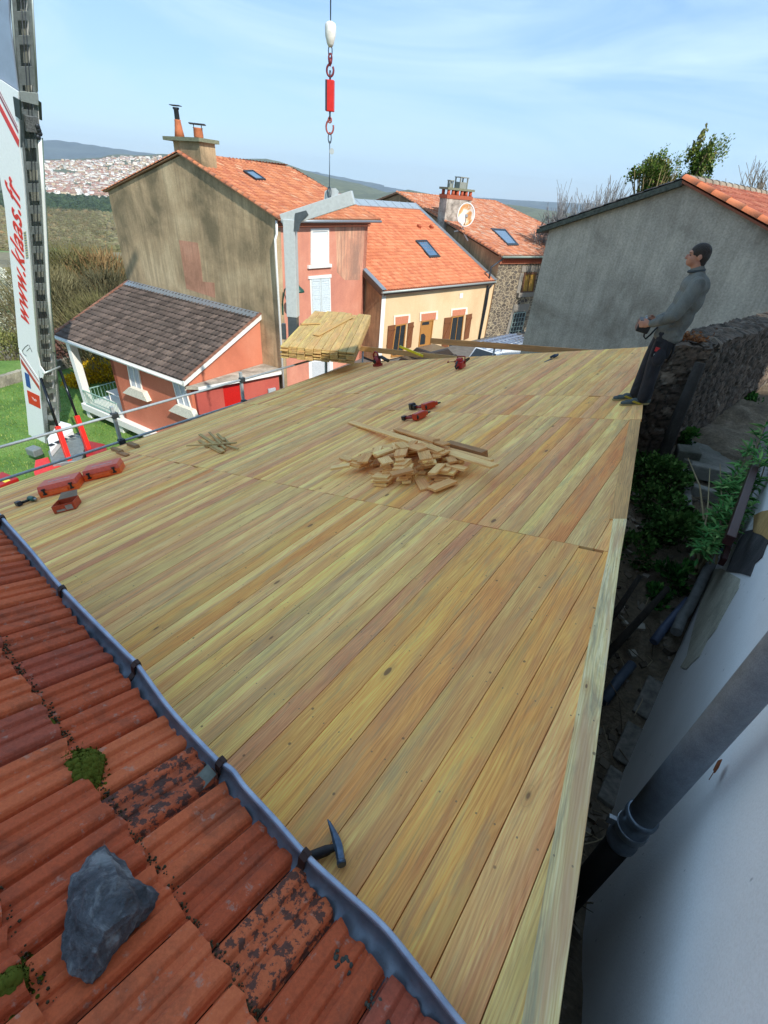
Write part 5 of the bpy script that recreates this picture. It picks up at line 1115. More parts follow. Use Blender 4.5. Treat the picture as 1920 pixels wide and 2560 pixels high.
# ================================================================ STONE WALL, POST, SLAB AND PLANTS IN THE GARDEN
def displaced_wall(name, mat, p0, p1, zb0, zb1, zt0, zt1, th, n, m, amp, freq, topj=.05):
    """rubble wall: a fine grid pushed in and out stone by stone"""
    p0, p1 = V(p0), V(p1); d = (p1-p0); nn = V((d.y, -d.x, 0)).normalized(); mb = MB(); wdt = d.length; prof = []
    for i in range(n+1):
        t = i/n; p = p0+d*t; zb = zb0+(zb1-zb0)*t; zt = zt0+(zt1-zt0)*t+topj*noise.noise((t*wdt*2.3, 3, 1))+topj*.5*noise.noise((t*wdt*9, 3, 5))
        for j in range(m+1+8):
            if j <= m: q = zset(p, zb+(zt-zb)*j/m)+nn*th/2; out = nn
            else: k = (j-m)/8; q = zset(p, zt)+nn*(th/2-th*k); out = Z
            dd, pts = noise.voronoi((q.x*freq, q.y*freq, q.z*freq*1.35)); e = min(1, (dd[1]-dd[0])*2.6)
            r = noise.noise((pts[0].x*7, pts[0].y*7, pts[0].z*7)); q = q+out*(amp*(e**.5)*(.6+.5*r)+amp*.35*noise.noise((q.x*22, q.y*22, q.z*22)))
            mb.v.append(q); prof.append((.5+.5*r, e, 0))
    M = m+9
    for i in range(n):
        for j in range(M-1):
            q = i*M+j; c = prof[q]; mb.face([q, q+M, q+M+1, q+1], None, c, 0, False)
    return mb
mst = Mat('dark_rubble'); o = mst.coord(); bc = mst.sep(mst.attr('bc')); c = mst.ramp(bc[0], [(.1, srgb('3f352d')), (.4, srgb('665648')), (.6, srgb('4b3f35')), (.9, srgb('8b7a68'))]); c = mst.mix(mst.ramp(bc[1], [(.0, (1, 1, 1)), (.35, (0, 0, 0))]), c, srgb('3a342d'))
g = mst.noise(o, 14, 7, .75); c = mst.mix(.65, c, mst.ramp(g, [(.3, (.15, .15, .15)), (.7, (.8, .8, .8))]), 'OVERLAY'); n3 = mst.noise(mst.mapping(o, loc=(3, 3, 3)), 6, 6, .7); c = mst.mix(mst.ramp(n3, [(.58, (0, 0, 0)), (.66, (.5, .5, .5))]), c, srgb('8c867b')); mst.color(c); mst.bump(g, .8, .03); mst.set(.95)
wdr = V((.757, .65, 0)).normalized(); w0 = V((4.15, 6.77, 0)); sw_ = thing('garden_wall', 'dark rubble stone wall behind the garden strip', 'wall', zset(w0, -3.2))
# main run from the post to the right
nfr = V((wdr.y, -wdr.x, 0)); w0c = w0-nfr*.25; mw = displaced_wall('run', mst.m, w0c, w0c+wdr*8, -3.35, -2.7, -1.42, -1.30, .5, 230, 56, .065, 4.6); 
mw.build('wall_run', mst.m, sw_)
w1 = V((3.70, 6.96, 0)); w1d = (w0-w1).normalized(); n1_ = V((w1d.y, -w1d.x, 0)); mw = displaced_wall('return', mst.m, w1-n1_*.25, w0-n1_*.25+w1d*.12, -3.6, -3.3, -1.46, -1.42, .5, 34, 56, .055, 5.5); mw.build('wall_end', mst.m, sw_)
bk2 = MB(); nn_ = V((wdr.y, -wdr.x, 0)); a_ = w0-nn_*.15+wdr*.3; b_ = w0+wdr*8-nn_*.15; bk2.prism([zset(a_, -9.8), zset(a_, -1.85), zset(b_, -1.5), zset(b_, -9.8)], -nn_*.3); bk2.build('core', plain('wall_core', '4a433c', .95), sw_)
# dead leaves and moss on the wall head
lv = MB(); rr = random.Random(4)
for _ in range(260):
    s = abs(rr.gauss(0, .55)); p = (w1+w1d*(.08+s)-n1_*rr.uniform(.06, .44)) if s < .42 else (w0+wdr*(s-.42)-nfr*rr.uniform(.06, .44)); p.z = -1.40+rr.uniform(0, .05); d = V((rr.gauss(0, 1), rr.gauss(0, 1), rr.gauss(0, .4))).normalized()*.03; e = d.orthogonal().normalized()*.018
    b = len(lv.v); lv.v += [p-d, p+e, p+d, p-e]; lv.face([b, b+1, b+2, b+3], None, (rr.random(), rr.random(), 0))
tag(lv.build('dead_leaves', bark_mat('leaf_litter', [(0, srgb('5c3a22')), (.5, srgb('7d4a2a')), (1, srgb('9a6b45'))])), 'rusty brown dead leaves lying on the head of the stone wall', 'leaves', None, 'stuff')
# leaning post
pp0 = zset(w0-V((.06, .16, 0)), -3.35); pt_ = MB(); pt_.tube([pp0+V((-.03, -.25, 0)), pp0+V((0, -.1, 1.0)), pp0+V((.04, .02, 1.75))], [.085, .08, .07], 12)
tag(pt_.build('wooden_post', stucco('old_post', srgb('3d3833'), srgb('27231f'), srgb('5d5a5c'), 3, .5, .8, 40)), 'dark weathered post leaning on the stone wall', 'post')
def gpx(u, v, h=0):
    z = -3.4
    for _ in range(12): p = ground(u, v, z); z = GH(p.x, p.y)+h
    return ground(u, v, z)
# concrete slab and loose kerb stones
M_slab = stucco('mossy_concrete', srgb('7f7c74'), srgb('55564a'), srgb('a09c92'), 2, .8, .1, 25)
q = [ground(u, v, -3.02) for u, v in ((1700, 1090), (1745, 1065), (1853, 1022), (1960, 985), (1990, 1200), (1860, 1190), (1800, 1175), (1712, 1150))]
m_ = MB(); m_.prism(q, Z*-.5); tag(m_.build('concrete_slab', M_slab), None, None, None, 'structure')
for (a, b, w, h, lab) in (((1722, 1172), (1830, 1195), .16, .22, 'long pale kerb stone lying nearest the concrete slab'), ((1728, 1222), (1800, 1245), .13, .16, 'thin grey kerb stone lying in front of the long one'), ((1690, 1130), (1748, 1138), .30, .18, 'broken flat stone beside the foot of the leaning post')):
    p = gpx(*a, h/2); r = gpx(*b, h/2); m_ = MB(); m_.bar(p, r, w, h); tag(m_.build('kerb_stone', M_slab, None, bevel=.02), lab, 'stone')
p = gpx(1712, 1172, .05); r = gpx(1720, 1265, .08); m_ = MB(); m_.bar(p, r, .09, .06); tag(m_.build('white_plank', plain('worn_white_board', '8d8c86', .8, 0, .2), None, bevel=.005), 'worn white plank lying upright along the ends of the kerb stones', 'plank')
# rubble, bricks and planks along the foot of the white wall
rr = random.Random(12)
rub = MB()
for _ in range(900):
    s = rr.uniform(.6, 8.5); t = rr.uniform(.04, 1.4+s*.2); p = V((.6*s-.8*-(-t)*1, .8*s, 0)); p = V((.8, -.6, 0))*(.55-t)+WD*s; 
    if under_deck(p.x, p.y): continue
    p.z = GH(p.x, p.y)+.0; r_ = rr.uniform(.012, .05); a = rr.uniform(0, 3.1)
    rub.box(p, V((math.cos(a), math.sin(a), rr.uniform(-.3, .3)))*r_, V((-math.sin(a), math.cos(a), rr.uniform(-.3, .3)))*r_*rr.uniform(.4, .9), Z*r_*rr.uniform(.3, .7), (rr.random(), rr.random(), 0))
tag(rub.build('rubble', bark_mat('rubble_bits', [(0, srgb('4f463c')), (.5, srgb('7a6e60')), (.85, srgb('a0968a')), (1, srgb('bdb8ac'))])), 'small stones and broken bits strewn over the garden earth', 'rubble', None, 'stuff')
tw_ = MB()
for _ in range(420):
    s = rr.uniform(.8, 8.0); t = rr.uniform(.1, 1.2+s*.2); p = V((.8, -.6, 0))*(.55-t)+WD*s
    if under_deck(p.x, p.y): continue
    p.z = GH(p.x, p.y)+.04; a = rr.uniform(0, 6.28); L = rr.uniform(.1, .5); d = V((math.cos(a), math.sin(a), rr.uniform(-.1, .35)))*L; tw_.tube([p, p+d*.5+V((rr.gauss(0, .03), rr.gauss(0, .03), .02)), p+d], [.006, .005, .002], 4, 0, False, (rr.random(), rr.random(), 0))
tag(tw_.build('twigs', bark_mat('twig_bark', [(0, srgb('5a4e40')), (.6, srgb('8f7d66')), (1, srgb('b9a98c'))])), 'dead twigs scattered over the garden earth', 'twigs', None, 'stuff')
for i, (pts, rad_, mat, lab) in enumerate((([(1785, 1398), (1765, 1432), (1738, 1490), (1718, 1525), (1706, 1540), (1690, 1580)], .055, plain('grey_hose_pipe', '7f7f7d', .6, 0, .15), 'fat grey pipe tied up along the foot of the white wall'), ([(1722, 1500), (1690, 1535), (1660, 1570), (1634, 1605)], .045, plain('blue_grey_pipe', '55607a', .5, 0, .15), 'blue grey pipe lying on the ground beside the fat grey pipe'), ([(1580, 1660), (1545, 1702), (1508, 1755)], .05, plain('slate_pipe', '4a5566', .5, 0, .15), 'short slate blue pipe end sticking out below the deck edge'))):
    m_ = MB(); m_.tube([gpx(u, v, rad_+.12*(1 if i == 0 else .3)) for u, v in pts], rad_, 12); o_ = m_.build('pipe', mat); tag(o_, lab, 'pipe')
for k, (a, b, lab) in enumerate((((1640, 1700), (1600, 1790), 'upper flat paving slab by the foot of the white wall'), ((1590, 1815), (1550, 1905), 'middle flat paving slab by the foot of the white wall'), ((1545, 1930), (1515, 2010), 'lower flat paving slab by the foot of the white wall'))):
    p = gpx(*a, .02); r = gpx(*b, .02); m_ = MB(); m_.bar(p, r, .16, .05); tag(m_.build('paving_slab', plain('dark_paving', '7f7a72', .9, 0, .25), None, bevel=.01), lab, 'slab')
def leafcloud(name, c, rad_, n, size, mat, label, cat='plant', group=None, stems=0, slim=2.6, up=.3, parent=None, seed=1, shell=.45, stemr=.008, base=None, stemmat=None, rag=0):
    rg = random.Random(seed); c = V(c); root = thing(name, label, cat, base if base is not None else zset(c, c.z-rad_[2])) if parent is None else parent
    m_ = MB(); clumps = [V((rg.gauss(0, .5), rg.gauss(0, .5), rg.gauss(0, .5))) for _ in range(max(6, n//90))]; spread = .2 if not rag else rag
    for _ in range(n):
        k = rg.choice(clumps); d = k+V((rg.gauss(0, spread), rg.gauss(0, spread), rg.gauss(0, spread)*(2.2 if rag else 1))); L = d.length
        if L > 1.05 and not rag: d = d/L*rg.uniform(.8, 1.05)
        p = c+V((d.x*rad_[0], d.y*rad_[1], d.z*rad_[2])); dr = (V((d.x, d.y, d.z+up))+V((rg.gauss(0, .5), rg.gauss(0, .5), rg.gauss(0, .5)))).normalized(); s = size*rg.uniform(.6, 1.35); w = dr.orthogonal().normalized(); w = (w*math.cos(rg.random()*6)+dr.cross(w)*math.sin(rg.random()*6)).normalized()*s/slim
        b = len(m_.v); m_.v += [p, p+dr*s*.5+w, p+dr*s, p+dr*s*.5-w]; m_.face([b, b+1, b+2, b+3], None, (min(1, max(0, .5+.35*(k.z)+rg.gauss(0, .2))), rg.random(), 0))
    m_.build('foliage', mat, root)
    if stems:
        s_ = MB(); b0 = root.location
        for k in range(stems):
            e = c+V((rg.gauss(0, .4)*rad_[0], rg.gauss(0, .4)*rad_[1], rg.uniform(.0, .8)*rad_[2])); s_.tube([b0+V((rg.gauss(0, .03), rg.gauss(0, .03), 0)), b0.lerp(e, .5)+V((rg.gauss(0, .08)*rad_[0], rg.gauss(0, .08)*rad_[1], 0)), e], [stemr*1.4, stemr, stemr*.4], 5, 0, False, (rg.random(), rg.random(), 0))
        s_.build('stems', stemmat or bark_mat('stem_bark', [(0, srgb('6b5c46')), (1, srgb('93845f'))]), root)
    return root
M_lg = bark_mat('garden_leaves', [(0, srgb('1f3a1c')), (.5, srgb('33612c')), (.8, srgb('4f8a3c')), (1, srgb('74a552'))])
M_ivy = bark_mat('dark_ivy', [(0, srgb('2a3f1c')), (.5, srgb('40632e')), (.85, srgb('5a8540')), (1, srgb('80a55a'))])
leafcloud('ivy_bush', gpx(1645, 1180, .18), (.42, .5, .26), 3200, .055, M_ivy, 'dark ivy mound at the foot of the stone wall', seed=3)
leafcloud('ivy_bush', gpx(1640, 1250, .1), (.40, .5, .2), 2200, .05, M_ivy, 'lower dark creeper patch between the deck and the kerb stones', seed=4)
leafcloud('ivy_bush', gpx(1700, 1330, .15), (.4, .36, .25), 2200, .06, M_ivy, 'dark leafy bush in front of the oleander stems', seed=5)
leafcloud('ivy_bush', gpx(1590, 1370, .1), (.25, .3, .18), 900, .05, M_ivy, 'small dark creeper by the deck edge', seed=6)
leafcloud('weed_tuft', gpx(1690, 1440, .12), (.2, .2, .16), 420, .08, M_lg, 'light green weed tuft beside the fat grey pipe', seed=7, slim=3.5, up=.9)
leafcloud('weed_tuft', gpx(1640, 1500, .08), (.2, .2, .12), 300, .07, M_lg, 'low weeds below the blue grey pipe', seed=8, slim=3.5, up=.9)
leafcloud('weed_tuft', ground(1885, 1015, -2.85), (.34, .3, .2), 700, .1, M_lg, 'green weeds growing at the foot of the wall at the right edge', seed=9, slim=4, up=1.2)
leafcloud('weed_tuft', ground(1720, 1095, -2.95), (.25, .2, .13), 500, .07, M_lg, 'moss and weeds between the post foot and the concrete slab', seed=10, slim=3, up=.6)
# oleander-like shrub with long narrow leaves on pale stems
def whorl(m_, p, n, L, rg):
    for k in range(n):
        a = rg.uniform(0, 6.28); d = V((math.cos(a), math.sin(a), rg.uniform(-.1, .9))).normalized(); s = L*rg.uniform(.6, 1.2); w = d.cross(Z).normalized()*s*.11; q = p+V((rg.gauss(0, .02), rg.gauss(0, .02), rg.gauss(0, .05)))
        b = len(m_.v); m_.v += [q, q+d*s*.45+w+Z*.01, q+d*s-Z*s*.12, q+d*s*.45-w+Z*.01]; m_.face([b, b+1, b+2, b+3], None, (min(1, rg.uniform(.45, 1.0)), rg.random(), 0))
rg = random.Random(21); ob_ = gpx(1745, 1430, 0); ol = thing('oleander_shrub', 'tall shrub with long narrow green leaves on pale stems beside the white house', 'shrub', ob_); sm_, lm_ = MB(), MB()
tips = [((1905, 1085), 5.6), ((1870, 1130), 5.3), ((1845, 1180), 5.0), ((1880, 1215), 4.9), ((1850, 1250), 4.7), ((1815, 1215), 4.9), ((1830, 1300), 4.4), ((1800, 1330), 4.3), ((1770, 1340), 4.2), ((1790, 1290), 4.5), ((1865, 1280), 4.5), ((1900, 1160), 5.0), ((1755, 1380), 4.0), ((1780, 1365), 4.1), ((1812, 1270), 4.5), ((1838, 1225), 4.8), ((1925, 1120), 5.2)]
for (uv, yy) in tips:
    e = at_y(*uv, yy*.93); q1 = ob_.lerp(e, .35)+V((rg.gauss(0, .05), rg.gauss(0, .05), .1)); q2 = ob_.lerp(e, .7)+V((rg.gauss(0, .05), rg.gauss(0, .05), .12)); sm_.tube([ob_+V((rg.gauss(0, .06), rg.gauss(0, .06), -.05)), q1, q2, e], [.014, .011, .008, .004], 6, 0, False, (rg.random(), rg.random(), 0))
    whorl(lm_, e, 26, .16, rg); whorl(lm_, q2.lerp(e, .6), 18, .15, rg); whorl(lm_, q2, 10, .14, rg)
for (u, v, y0_, u2, v2, y1_) in ((1790, 1410, 3.7, 1800, 1160, 4.9), (1740, 1420, 3.7, 1775, 1170, 4.8), (1760, 1300, 4.2, 1720, 1145, 4.9), (1800, 1330, 4.2, 1920, 1040, 5.7)):
    a, b = at_y(u, v, y0_), at_y(u2, v2, y1_); sm_.tube([a, a.lerp(b, .5)+V((.03, 0, .03)), b], [.012, .009, .004], 5, 0, False, (rg.random(), 0, 0))
lm_.build('foliage', bark_mat('oleander_leaves', [(0, srgb('2c5a32')), (.5, srgb('4a8446')), (.8, srgb('6da45a')), (1, srgb('93b56a'))]), ol); sm_.build('stems', bark_mat('pale_stems', [(0, srgb('8d7f62')), (1, srgb('a89a78'))]), ol)
# bare dark trunks leaning in the pit below the deck
for (a, b, r_, lab) in (((1470, 1690), (1670, 1470), .05, 'dark bare branch leaning across the pit nearest the pipes'), ((1400+60, 1640), (1600, 1440), .04, 'dark bare branch leaning across the pit close to the deck')):
    p, q = gpx(*a, .25), gpx(*b, .5); m_ = MB(); m_.tube([p, p.lerp(q, .5)+V((.04, .02, .08)), q], [r_, r_*.8, r_*.6], 8); tag(m_.build('branch', plain('dark_bark', '2b241d', .95, 0, .3, 30)), lab, 'branch')

# ================================================================ SCAFFOLD GUARD RAIL ALONG THE EAVE
ehor = EQ.copy(); ehor.z = 0; ehor.normalize(); SG = Plane(dk(5, QL)+ehor*.45, ehor); M_sc = plain('scaffold_steel', 'a3abae', .5, .15, .12)
sc_ = thing('guard_rail', 'grey steel scaffold guard rail along the low side of the deck', 'railing', SG.hit(300, 1100))
prt = [SG.hit(*p) for p in ((0, 1125), (285, 1037))]; prl = [SG.hit(*p) for p in ((0, 1195), (305, 1107))]
dirr = EP.copy(); dirr.z = 0; dirr.normalize()
def railline(u, v, s0, s1, nm='rail', r=.024):
    p = SG.hit(u, v); m_ = MB(); m_.tube([p+dirr*s0, p+dirr*s1], r, 10); return m_.build(nm, M_sc, sc_)
pA_ = SG.hit(292, 1060); sB = (SG.hit(608, 965)-pA_).dot(dirr); sC = (SG.hit(820, 905)-pA_).dot(dirr)
railline(290, 1037, -6, sC+.2); railline(302, 1104, -6, sC+.2)
for s in (0, sB, sC, -sB+0.0):
    p = pA_+dirr*s; zt_ = SG.hit(280, 1018).z; m_ = MB(); m_.bar(zset(p, -5.9)+ehor*.03, zset(p, zt_)+ehor*.03, .055, .055, ehor); 
    post_ = m_.build('post', M_sc, sc_)
    for (u, v) in ((290, 1037), (302, 1104)): zc_ = SG.hit(u, v).z; m_ = MB(); m_.box(zset(p, zc_), dirr*.06, ehor*.05, Z*.05); m_.build('coupler', plain('coupler', '4a5156', .5, .6), post_, bevel=.008)
m_ = MB(); pl_ = pA_+ehor*.2; m_.prism([zset(pl_-dirr*6.5, -5.5), zset(pl_+dirr*(sC+.5), -5.5), zset(pl_+dirr*(sC+.5)+ehor*.7, -5.5), zset(pl_-dirr*6.5+ehor*.7, -5.5)], Z*-.05); m_.build('walkway', plain('walkway_board', '7d7668', .9), sc_)
# timber guard rails at the far end
FE = Plane(dk(10.55, 4), V((EP.x, EP.y, 0)))
for k, (a, b, lab) in enumerate((((880, 869), (1160, 899), 'long pale plank rail at the far edge of the deck, left part'), ((1077, 852), (1560, 889), 'long pale plank rail rising behind the far edge of the deck, right part'))):
    p, q = FE.off(.02*k).hit(*a), FE.off(.02*k).hit(*b); t_ = thing('plank_rail', lab, 'rail', p); m_ = MB(); m_.bar(p, q, .035, .13, Z, (.4+.3*k, .3, .2+.4*k)); m_.build('plank', M_beam, t_)
    for f in ((.1, .9) if k == 0 else (.38,)):
        r_ = p.lerp(q, f)+V((EP.x, EP.y, 0))*.06; m_ = MB(); m_.tube([zset(r_, r_.z+.05), zset(r_, -6)], .024, 8); m_.build('post', M_sc, t_)
p, q = FE.off(-.12).hit(999, 866), FE.off(-.12).hit(1058, 890); m_ = MB(); m_.bar(p, q, .03, .06); tag(m_.build('spirit_level', plain('level_yellow', 'e8cf1c', .4), None, bevel=.004), 'yellow spirit level leaning on the plank rail at the far edge', 'level')

# ================================================================ HANGING BUNDLE, GALLOWS, HOOK AND CABLE
BX = V((1, .02, 0)).normalized(); BY = V((.055, 1, 0)).normalized(); BZ0 = -3.35; cxy = ray(826, 90); cxy = cxy*(13.9/cxy.y); CXY = V((cxy.x, cxy.y, 0))
M_stack = wood_mat('treated_stack_boards', [(0, srgb('a39468')), (.5, srgb('b0a274')), (1, srgb('96875c'))], 1.0, True, .35, .12)
c00 = ground(700, 865, BZ0); c10 = ground(888, 876, BZ0); wid = (c10-c00).dot(BX); rk = random.Random(9); first = {}
def plank_obj(L, w, t, name='hanging_plank'):
    m_ = MB(); m_.box((L/2, 0, 0), (L/2, 0, 0), (0, w/2, 0), (0, 0, t/2), rb()); return m_.build(name, M_stack, None, bevel=.003)
nper = 9; pw_ = wid/nper
for lay in range(8):
    for k in range(nper):
        if lay > 0 and 0 < k < nper-1: 
            pass
        L = 4.45 if not (lay == 0 and k in (0, 1, 6)) else {0: 3.1, 1: 3.3, 6: 3.4}[k]; o_ = plank_obj(L+rk.uniform(-.03, .03), pw_*.94, .032)
        st_ = c00+BX*(pw_*(k+.5)+(.1 if lay == 1 else 0)*0)+BY*(rk.uniform(-.05, .05)+(.0 if lay else .02)); z_ = BZ0-.018-lay*.0365
        if lay == 0 and k in (0,): st_ = st_+BY*.0
        frame(o_, (st_.x, st_.y, z_), BY, -BX, Z)
        tag(o_, 'pale yellow plank in the top layer of the hanging bundle' if lay == 0 else 'pale yellow plank in the lower layers of the hanging bundle', 'plank', 'planks of the hanging bundle')
for (a, b, w, lab) in (((790, 838), (880, 790), .18, 'loose greenish plank lying askew on top of the hanging bundle'), ((752, 810), (800, 808), .10, 'short bright yellow lath across the left side of the bundle')):
    p, q = ground(a[0], a[1], BZ0+.03), ground(b[0], b[1], BZ0+.03); m_ = MB(); m_.bar(p, q, w, .024, Z, (.7, .2, .9)); tag(m_.build('loose_plank', M_stack, None, bevel=.003), lab, 'plank')
M_gal = plain('galvanised_grey', 'bcc3c3', .45, .1, .06); M_gal2 = plain('dark_galvanised', '5f676b', .45, .5, .1)
gy = 13.9; gal = thing('lifting_gallows', 'grey steel C-shaped lifting frame holding the plank bundle', 'lifting frame', at_y(735, 860, 13.4)); GP = Plane((0, gy, 0), (-.05, -1, 0))
colx = GP.hit(730, 700); ztp = GP.hit(722, 548).z; cb_ = MB(); cb_.bar(zset(colx, -3.85), zset(colx, GP.hit(735, 800).z+.15), .26, .26, BY); cb_.build('lower_column', M_gal2, gal, bevel=.01)
cb_ = MB(); cb_.bar(zset(colx, GP.hit(735, 800).z+.1), zset(colx, ztp), .30, .30, BY); cb_.build('upper_column', M_gal, gal, bevel=.01)
a0, a1 = GP.hit(716, 549), GP.hit(884, 494); cb_ = MB(); cb_.bar(a0+(a0-a1).normalized()*.1, a1, .26, .30, Z); cb_.build('arm', M_gal, gal, bevel=.01)
GPf = GP.off(.16); gs_ = MB(); gs_.prism([GPf.hit(*p) for p in ((738, 533), (765, 526), (771, 537), (752, 556), (746, 578), (734, 578))], BY*.02); gs_.build('gusset', M_gal2, gal)
lg_ = MB(); cl_ = [GP.off(.02).hit(*p) for p in ((815, 520), (810, 500), (812, 478), (822, 471), (838, 470), (846, 478), (843, 505))]; lg_.prism(cl_, BY*.04); lg_.build('lug_plate', M_gal, gal)
for s in (-.55, .55):
    fk = MB(); p = zset(colx+BY*s, BZ0-.36); fk.bar(p-BX*.1, p+BX*1.75, .12, .07, Z); fk.build('fork', M_gal2, gal, bevel=.005)
fb = MB(); p = zset(colx, BZ0-.40); fb.bar(p-BY*.75, p+BY*.75, .16, .2, Z); fb.bar(zset(colx-BX*.14, BZ0-.3)-BY*.5, zset(colx-BX*.14, BZ0+.12)-BY*.5, .1, .1, BY); fb.build('cross_beam', M_gal2, gal)
# cable, white weight, hooks, red swivel
def cz_(v): return at_y(826, v, CXY.y).z
def cat(v): return zset(CXY, cz_(v))
hk = thing('crane_hook', 'red crane hook block with white weight hanging on a steel cable', 'crane hook', cat(490)); M_cab = plain('steel_cable', '4c5a66', .4, .6); M_red = plain('signal_red_paint', 'd0261c', .4, 0, .06)
m_ = MB(); m_.tube([cat(85), zset(CXY, 16.5)], .014, 6); m_.build('hoist_cable', M_cab, hk)
m_ = MB(); m_.lathe(cat(118), Z, [(.04, 0), (.075, .05), (.115, .18), (.12, .33), (.10, .37), (.03, .40)], 16); m_.build('weight', plain('cream_weight', 'e9e6dc', .4), hk)
def ring(m_, c, rx, rz, r, a0=0, a1=360, n=16, ax=BX):
    pts = [c+ax*math.cos(math.radians(a0+(a1-a0)*k/n))*rx+Z*math.sin(math.radians(a0+(a1-a0)*k/n))*rz for k in range(n+1)]; m_.tube(pts, r, 6, 0, False)
m_ = MB(); ring(m_, cat(128), .04, .11, .012); m_.build('link', M_cab, hk)
m_ = MB(); ring(m_, cat(145), .035, .07, .018); m_.ell(cat(154), V((.045, 0, 0)), V((0, .045, 0)), V((0, 0, .06)), 8, 6); m_.build('swivel', plain('dark_red_metal', '7d2f34', .5, .2), hk)
m_ = MB(); ring(m_, cat(176), .075, .10, .022, 100, 400); m_.tube([cat(161), cat(166)], .02, 6); m_.build('hook', plain('dark_red_metal', '7d2f34', .5, .2), hk)
m_ = MB(); m_.tube([cat(176), cat(203)], .022, 8); m_.build('shackle', M_cab, hk); m_ = MB(); m_.tube([cat(276), cat(300)], .02, 8); m_.build('shackle', M_cab, hk)
m_ = MB(); t_, b_ = cat(200).z, cat(279).z; m_.box(zset(CXY, (t_+b_)/2), BX*.095, BY*.06, Z*(t_-b_)/2); m_.build('red_scale_body', M_red, hk, bevel=.01)
m_ = MB(); m_.box(zset(CXY-BX*.075, (t_+b_)/2)-BY*.063, BX*.02, BY*.004, Z*(t_-b_)/2*.97); m_.build('side_strip', M_dkm, hk)
m_ = MB(); ring(m_, cat(318), .085, .125, .02, 60, 380); ring(m_, cat(300), .04, .05, .014); m_.build('hook', plain('copper_red_hook', 'a8564c', .5, .3), hk)
m_ = MB(); ring(m_, cat(345), .035, .10, .012); m_.tube([cat(352), cat(500)], .010, 6); m_.build('sling', M_cab, hk)
m_ = MB(); m_.lathe(cat(378)+BX*.05, -BY, [(.06, 0), (.06, .012)], 14); m_.build('tag_disc', M_gal, hk)
m_ = MB(); ring(m_, cat(482), .04, .12, .014); m_.build('link', M_cab, hk)

# ================================================================ TRAILER CRANE
Bp = ground(190, 1130, -13.2); hd = V((CXY.x-Bp.x, CXY.y-Bp.y, 0)).normalized(); HN = V((hd.y, -hd.x, 0)); HN = HN if HN.dot(Bp) < 0 else -HN     # HN faces the camera side
F1 = Plane(Bp, HN)
crane = thing('trailer_crane', 'white and red telescopic roofing crane standing on the lawn', 'crane', zset(Bp, LAWN_Z))
e_lo, e_hi = F1.hit(109, 1000), F1.hit(53, 400); U = (e_hi-e_lo).normalized(); NU = U.cross(HN).normalized(); NU = NU if NU.x > 0 else -NU   # NU: out of the perforated underside
M_cw = plain('crane_white', 'eef0ee', .35, 0, .03); M_cg = plain('crane_grey', '8b9392', .45, .4, .12, 6); M_ce = plain('crane_edge', 'aeb8b4', .4, .4, .05); M_cr = plain('crane_red', 'd8281c', .35, 0, .06); M_crd = plain('crane_dark_red', '9c1d1a', .4, 0, .08)
def f1(pts, off=0): return [F1.off(off).hit(*p) for p in pts]
m_ = MB(); m_.prism(f1([(-60, 175), (0, 199), (45, 229), (48, 368), (57, 440), (66, 549), (74, 655), (82, 760), (93, 879), (100, 915), (111, 930), (106, 948), (96, 942), (46, 868), (37, 760), (12, 519), (-10, 380), (-60, 230)]), -HN*.04); m_.build('boom_side_plate', M_cw, crane)
m_ = MB(); m_.prism(f1([(47, 872), (96, 945), (103, 975), (107, 1040), (118, 1140), (122, 1142), (98, 1128), (78, 1105), (72, 1090), (66, 1023)], -.01), -HN*.04); lowp = m_.build('lower_side_plate', M_cw, crane)
# inner section and back plates
Ta = F1.off(-.08); m_ = MB(); m_.prism([Ta.hit(*p) for p in ((-80, -60), (18, -60), (24, 60), (45, 232), (-80, 215))], -HN*.04); m_.build('inner_section_plate', plain('inner_grey_blue', '98a4b4', .4, .3, .05, 3), crane)
p_lo, p_hi = F1.hit(118, 1140), F1.hit(46, 300); UND = Plane(p_lo, NU)
def und(u, v, off=0): return UND.off(off).hit(u, v)
depth_c = 1.0
# underside plate as two stringers with cross webs between the oval openings
def lerp_px(tab, v): return float(np.interp(v, [t[0] for t in tab], [t[1] for t in tab]))
EDG = [(-80, 22), (0, 27), (230, 45), (368, 48), (549, 66), (760, 82), (879, 93), (1000, 104), (1120, 115)]; RGT = [(-80, 74), (0, 79), (230, 92), (368, 100), (549, 112), (760, 122), (879, 137), (1000, 148), (1120, 150)]
holes = [-60, 10, 70, 130, 250, 330, 388, 442, 498, 551, 601, 648, 694, 740, 784, 826, 862, 896, 928, 960, 994, 1028, 1060]
und_m = MB()
def qd(m, pts, th, off=0): m.prism([und(*p, off) for p in pts], -NU*th)
for v0, v1 in zip(range(-80, 1120, 60), range(-20, 1180, 60)):
    v1 = min(v1, 1120); a0_, a1_ = lerp_px(EDG, v0), lerp_px(EDG, v1); b0_, b1_ = lerp_px(RGT, v0), lerp_px(RGT, v1)
    f = .26; g_ = .18
    qd(und_m, [(a0_, v0), (a0_+(b0_-a0_)*f, v0), (a1_+(b1_-a1_)*f, v1), (a1_, v1)], .03); qd(und_m, [(b0_-(b0_-a0_)*g_, v0), (b0_, v0), (b1_, v1), (b1_-(b1_-a1_)*g_, v1)], .03)
for h0, h1 in zip(holes, holes[1:]):
    hh = (h1-h0)*.30; v0, v1 = h0+hh+1, h1-hh-1
    a0_, a1_ = lerp_px(EDG, v0), lerp_px(EDG, v1); b0_, b1_ = lerp_px(RGT, v0), lerp_px(RGT, v1)
    qd(und_m, [(a0_+(b0_-a0_)*.24, v0), (b0_-(b0_-a0_)*.16, v0), (b1_-(b1_-a1_)*.16, v1), (a1_+(b1_-a1_)*.24, v1)], .028)
und_m.build('perforated_underside', M_cg, crane)
inb = MB(); 
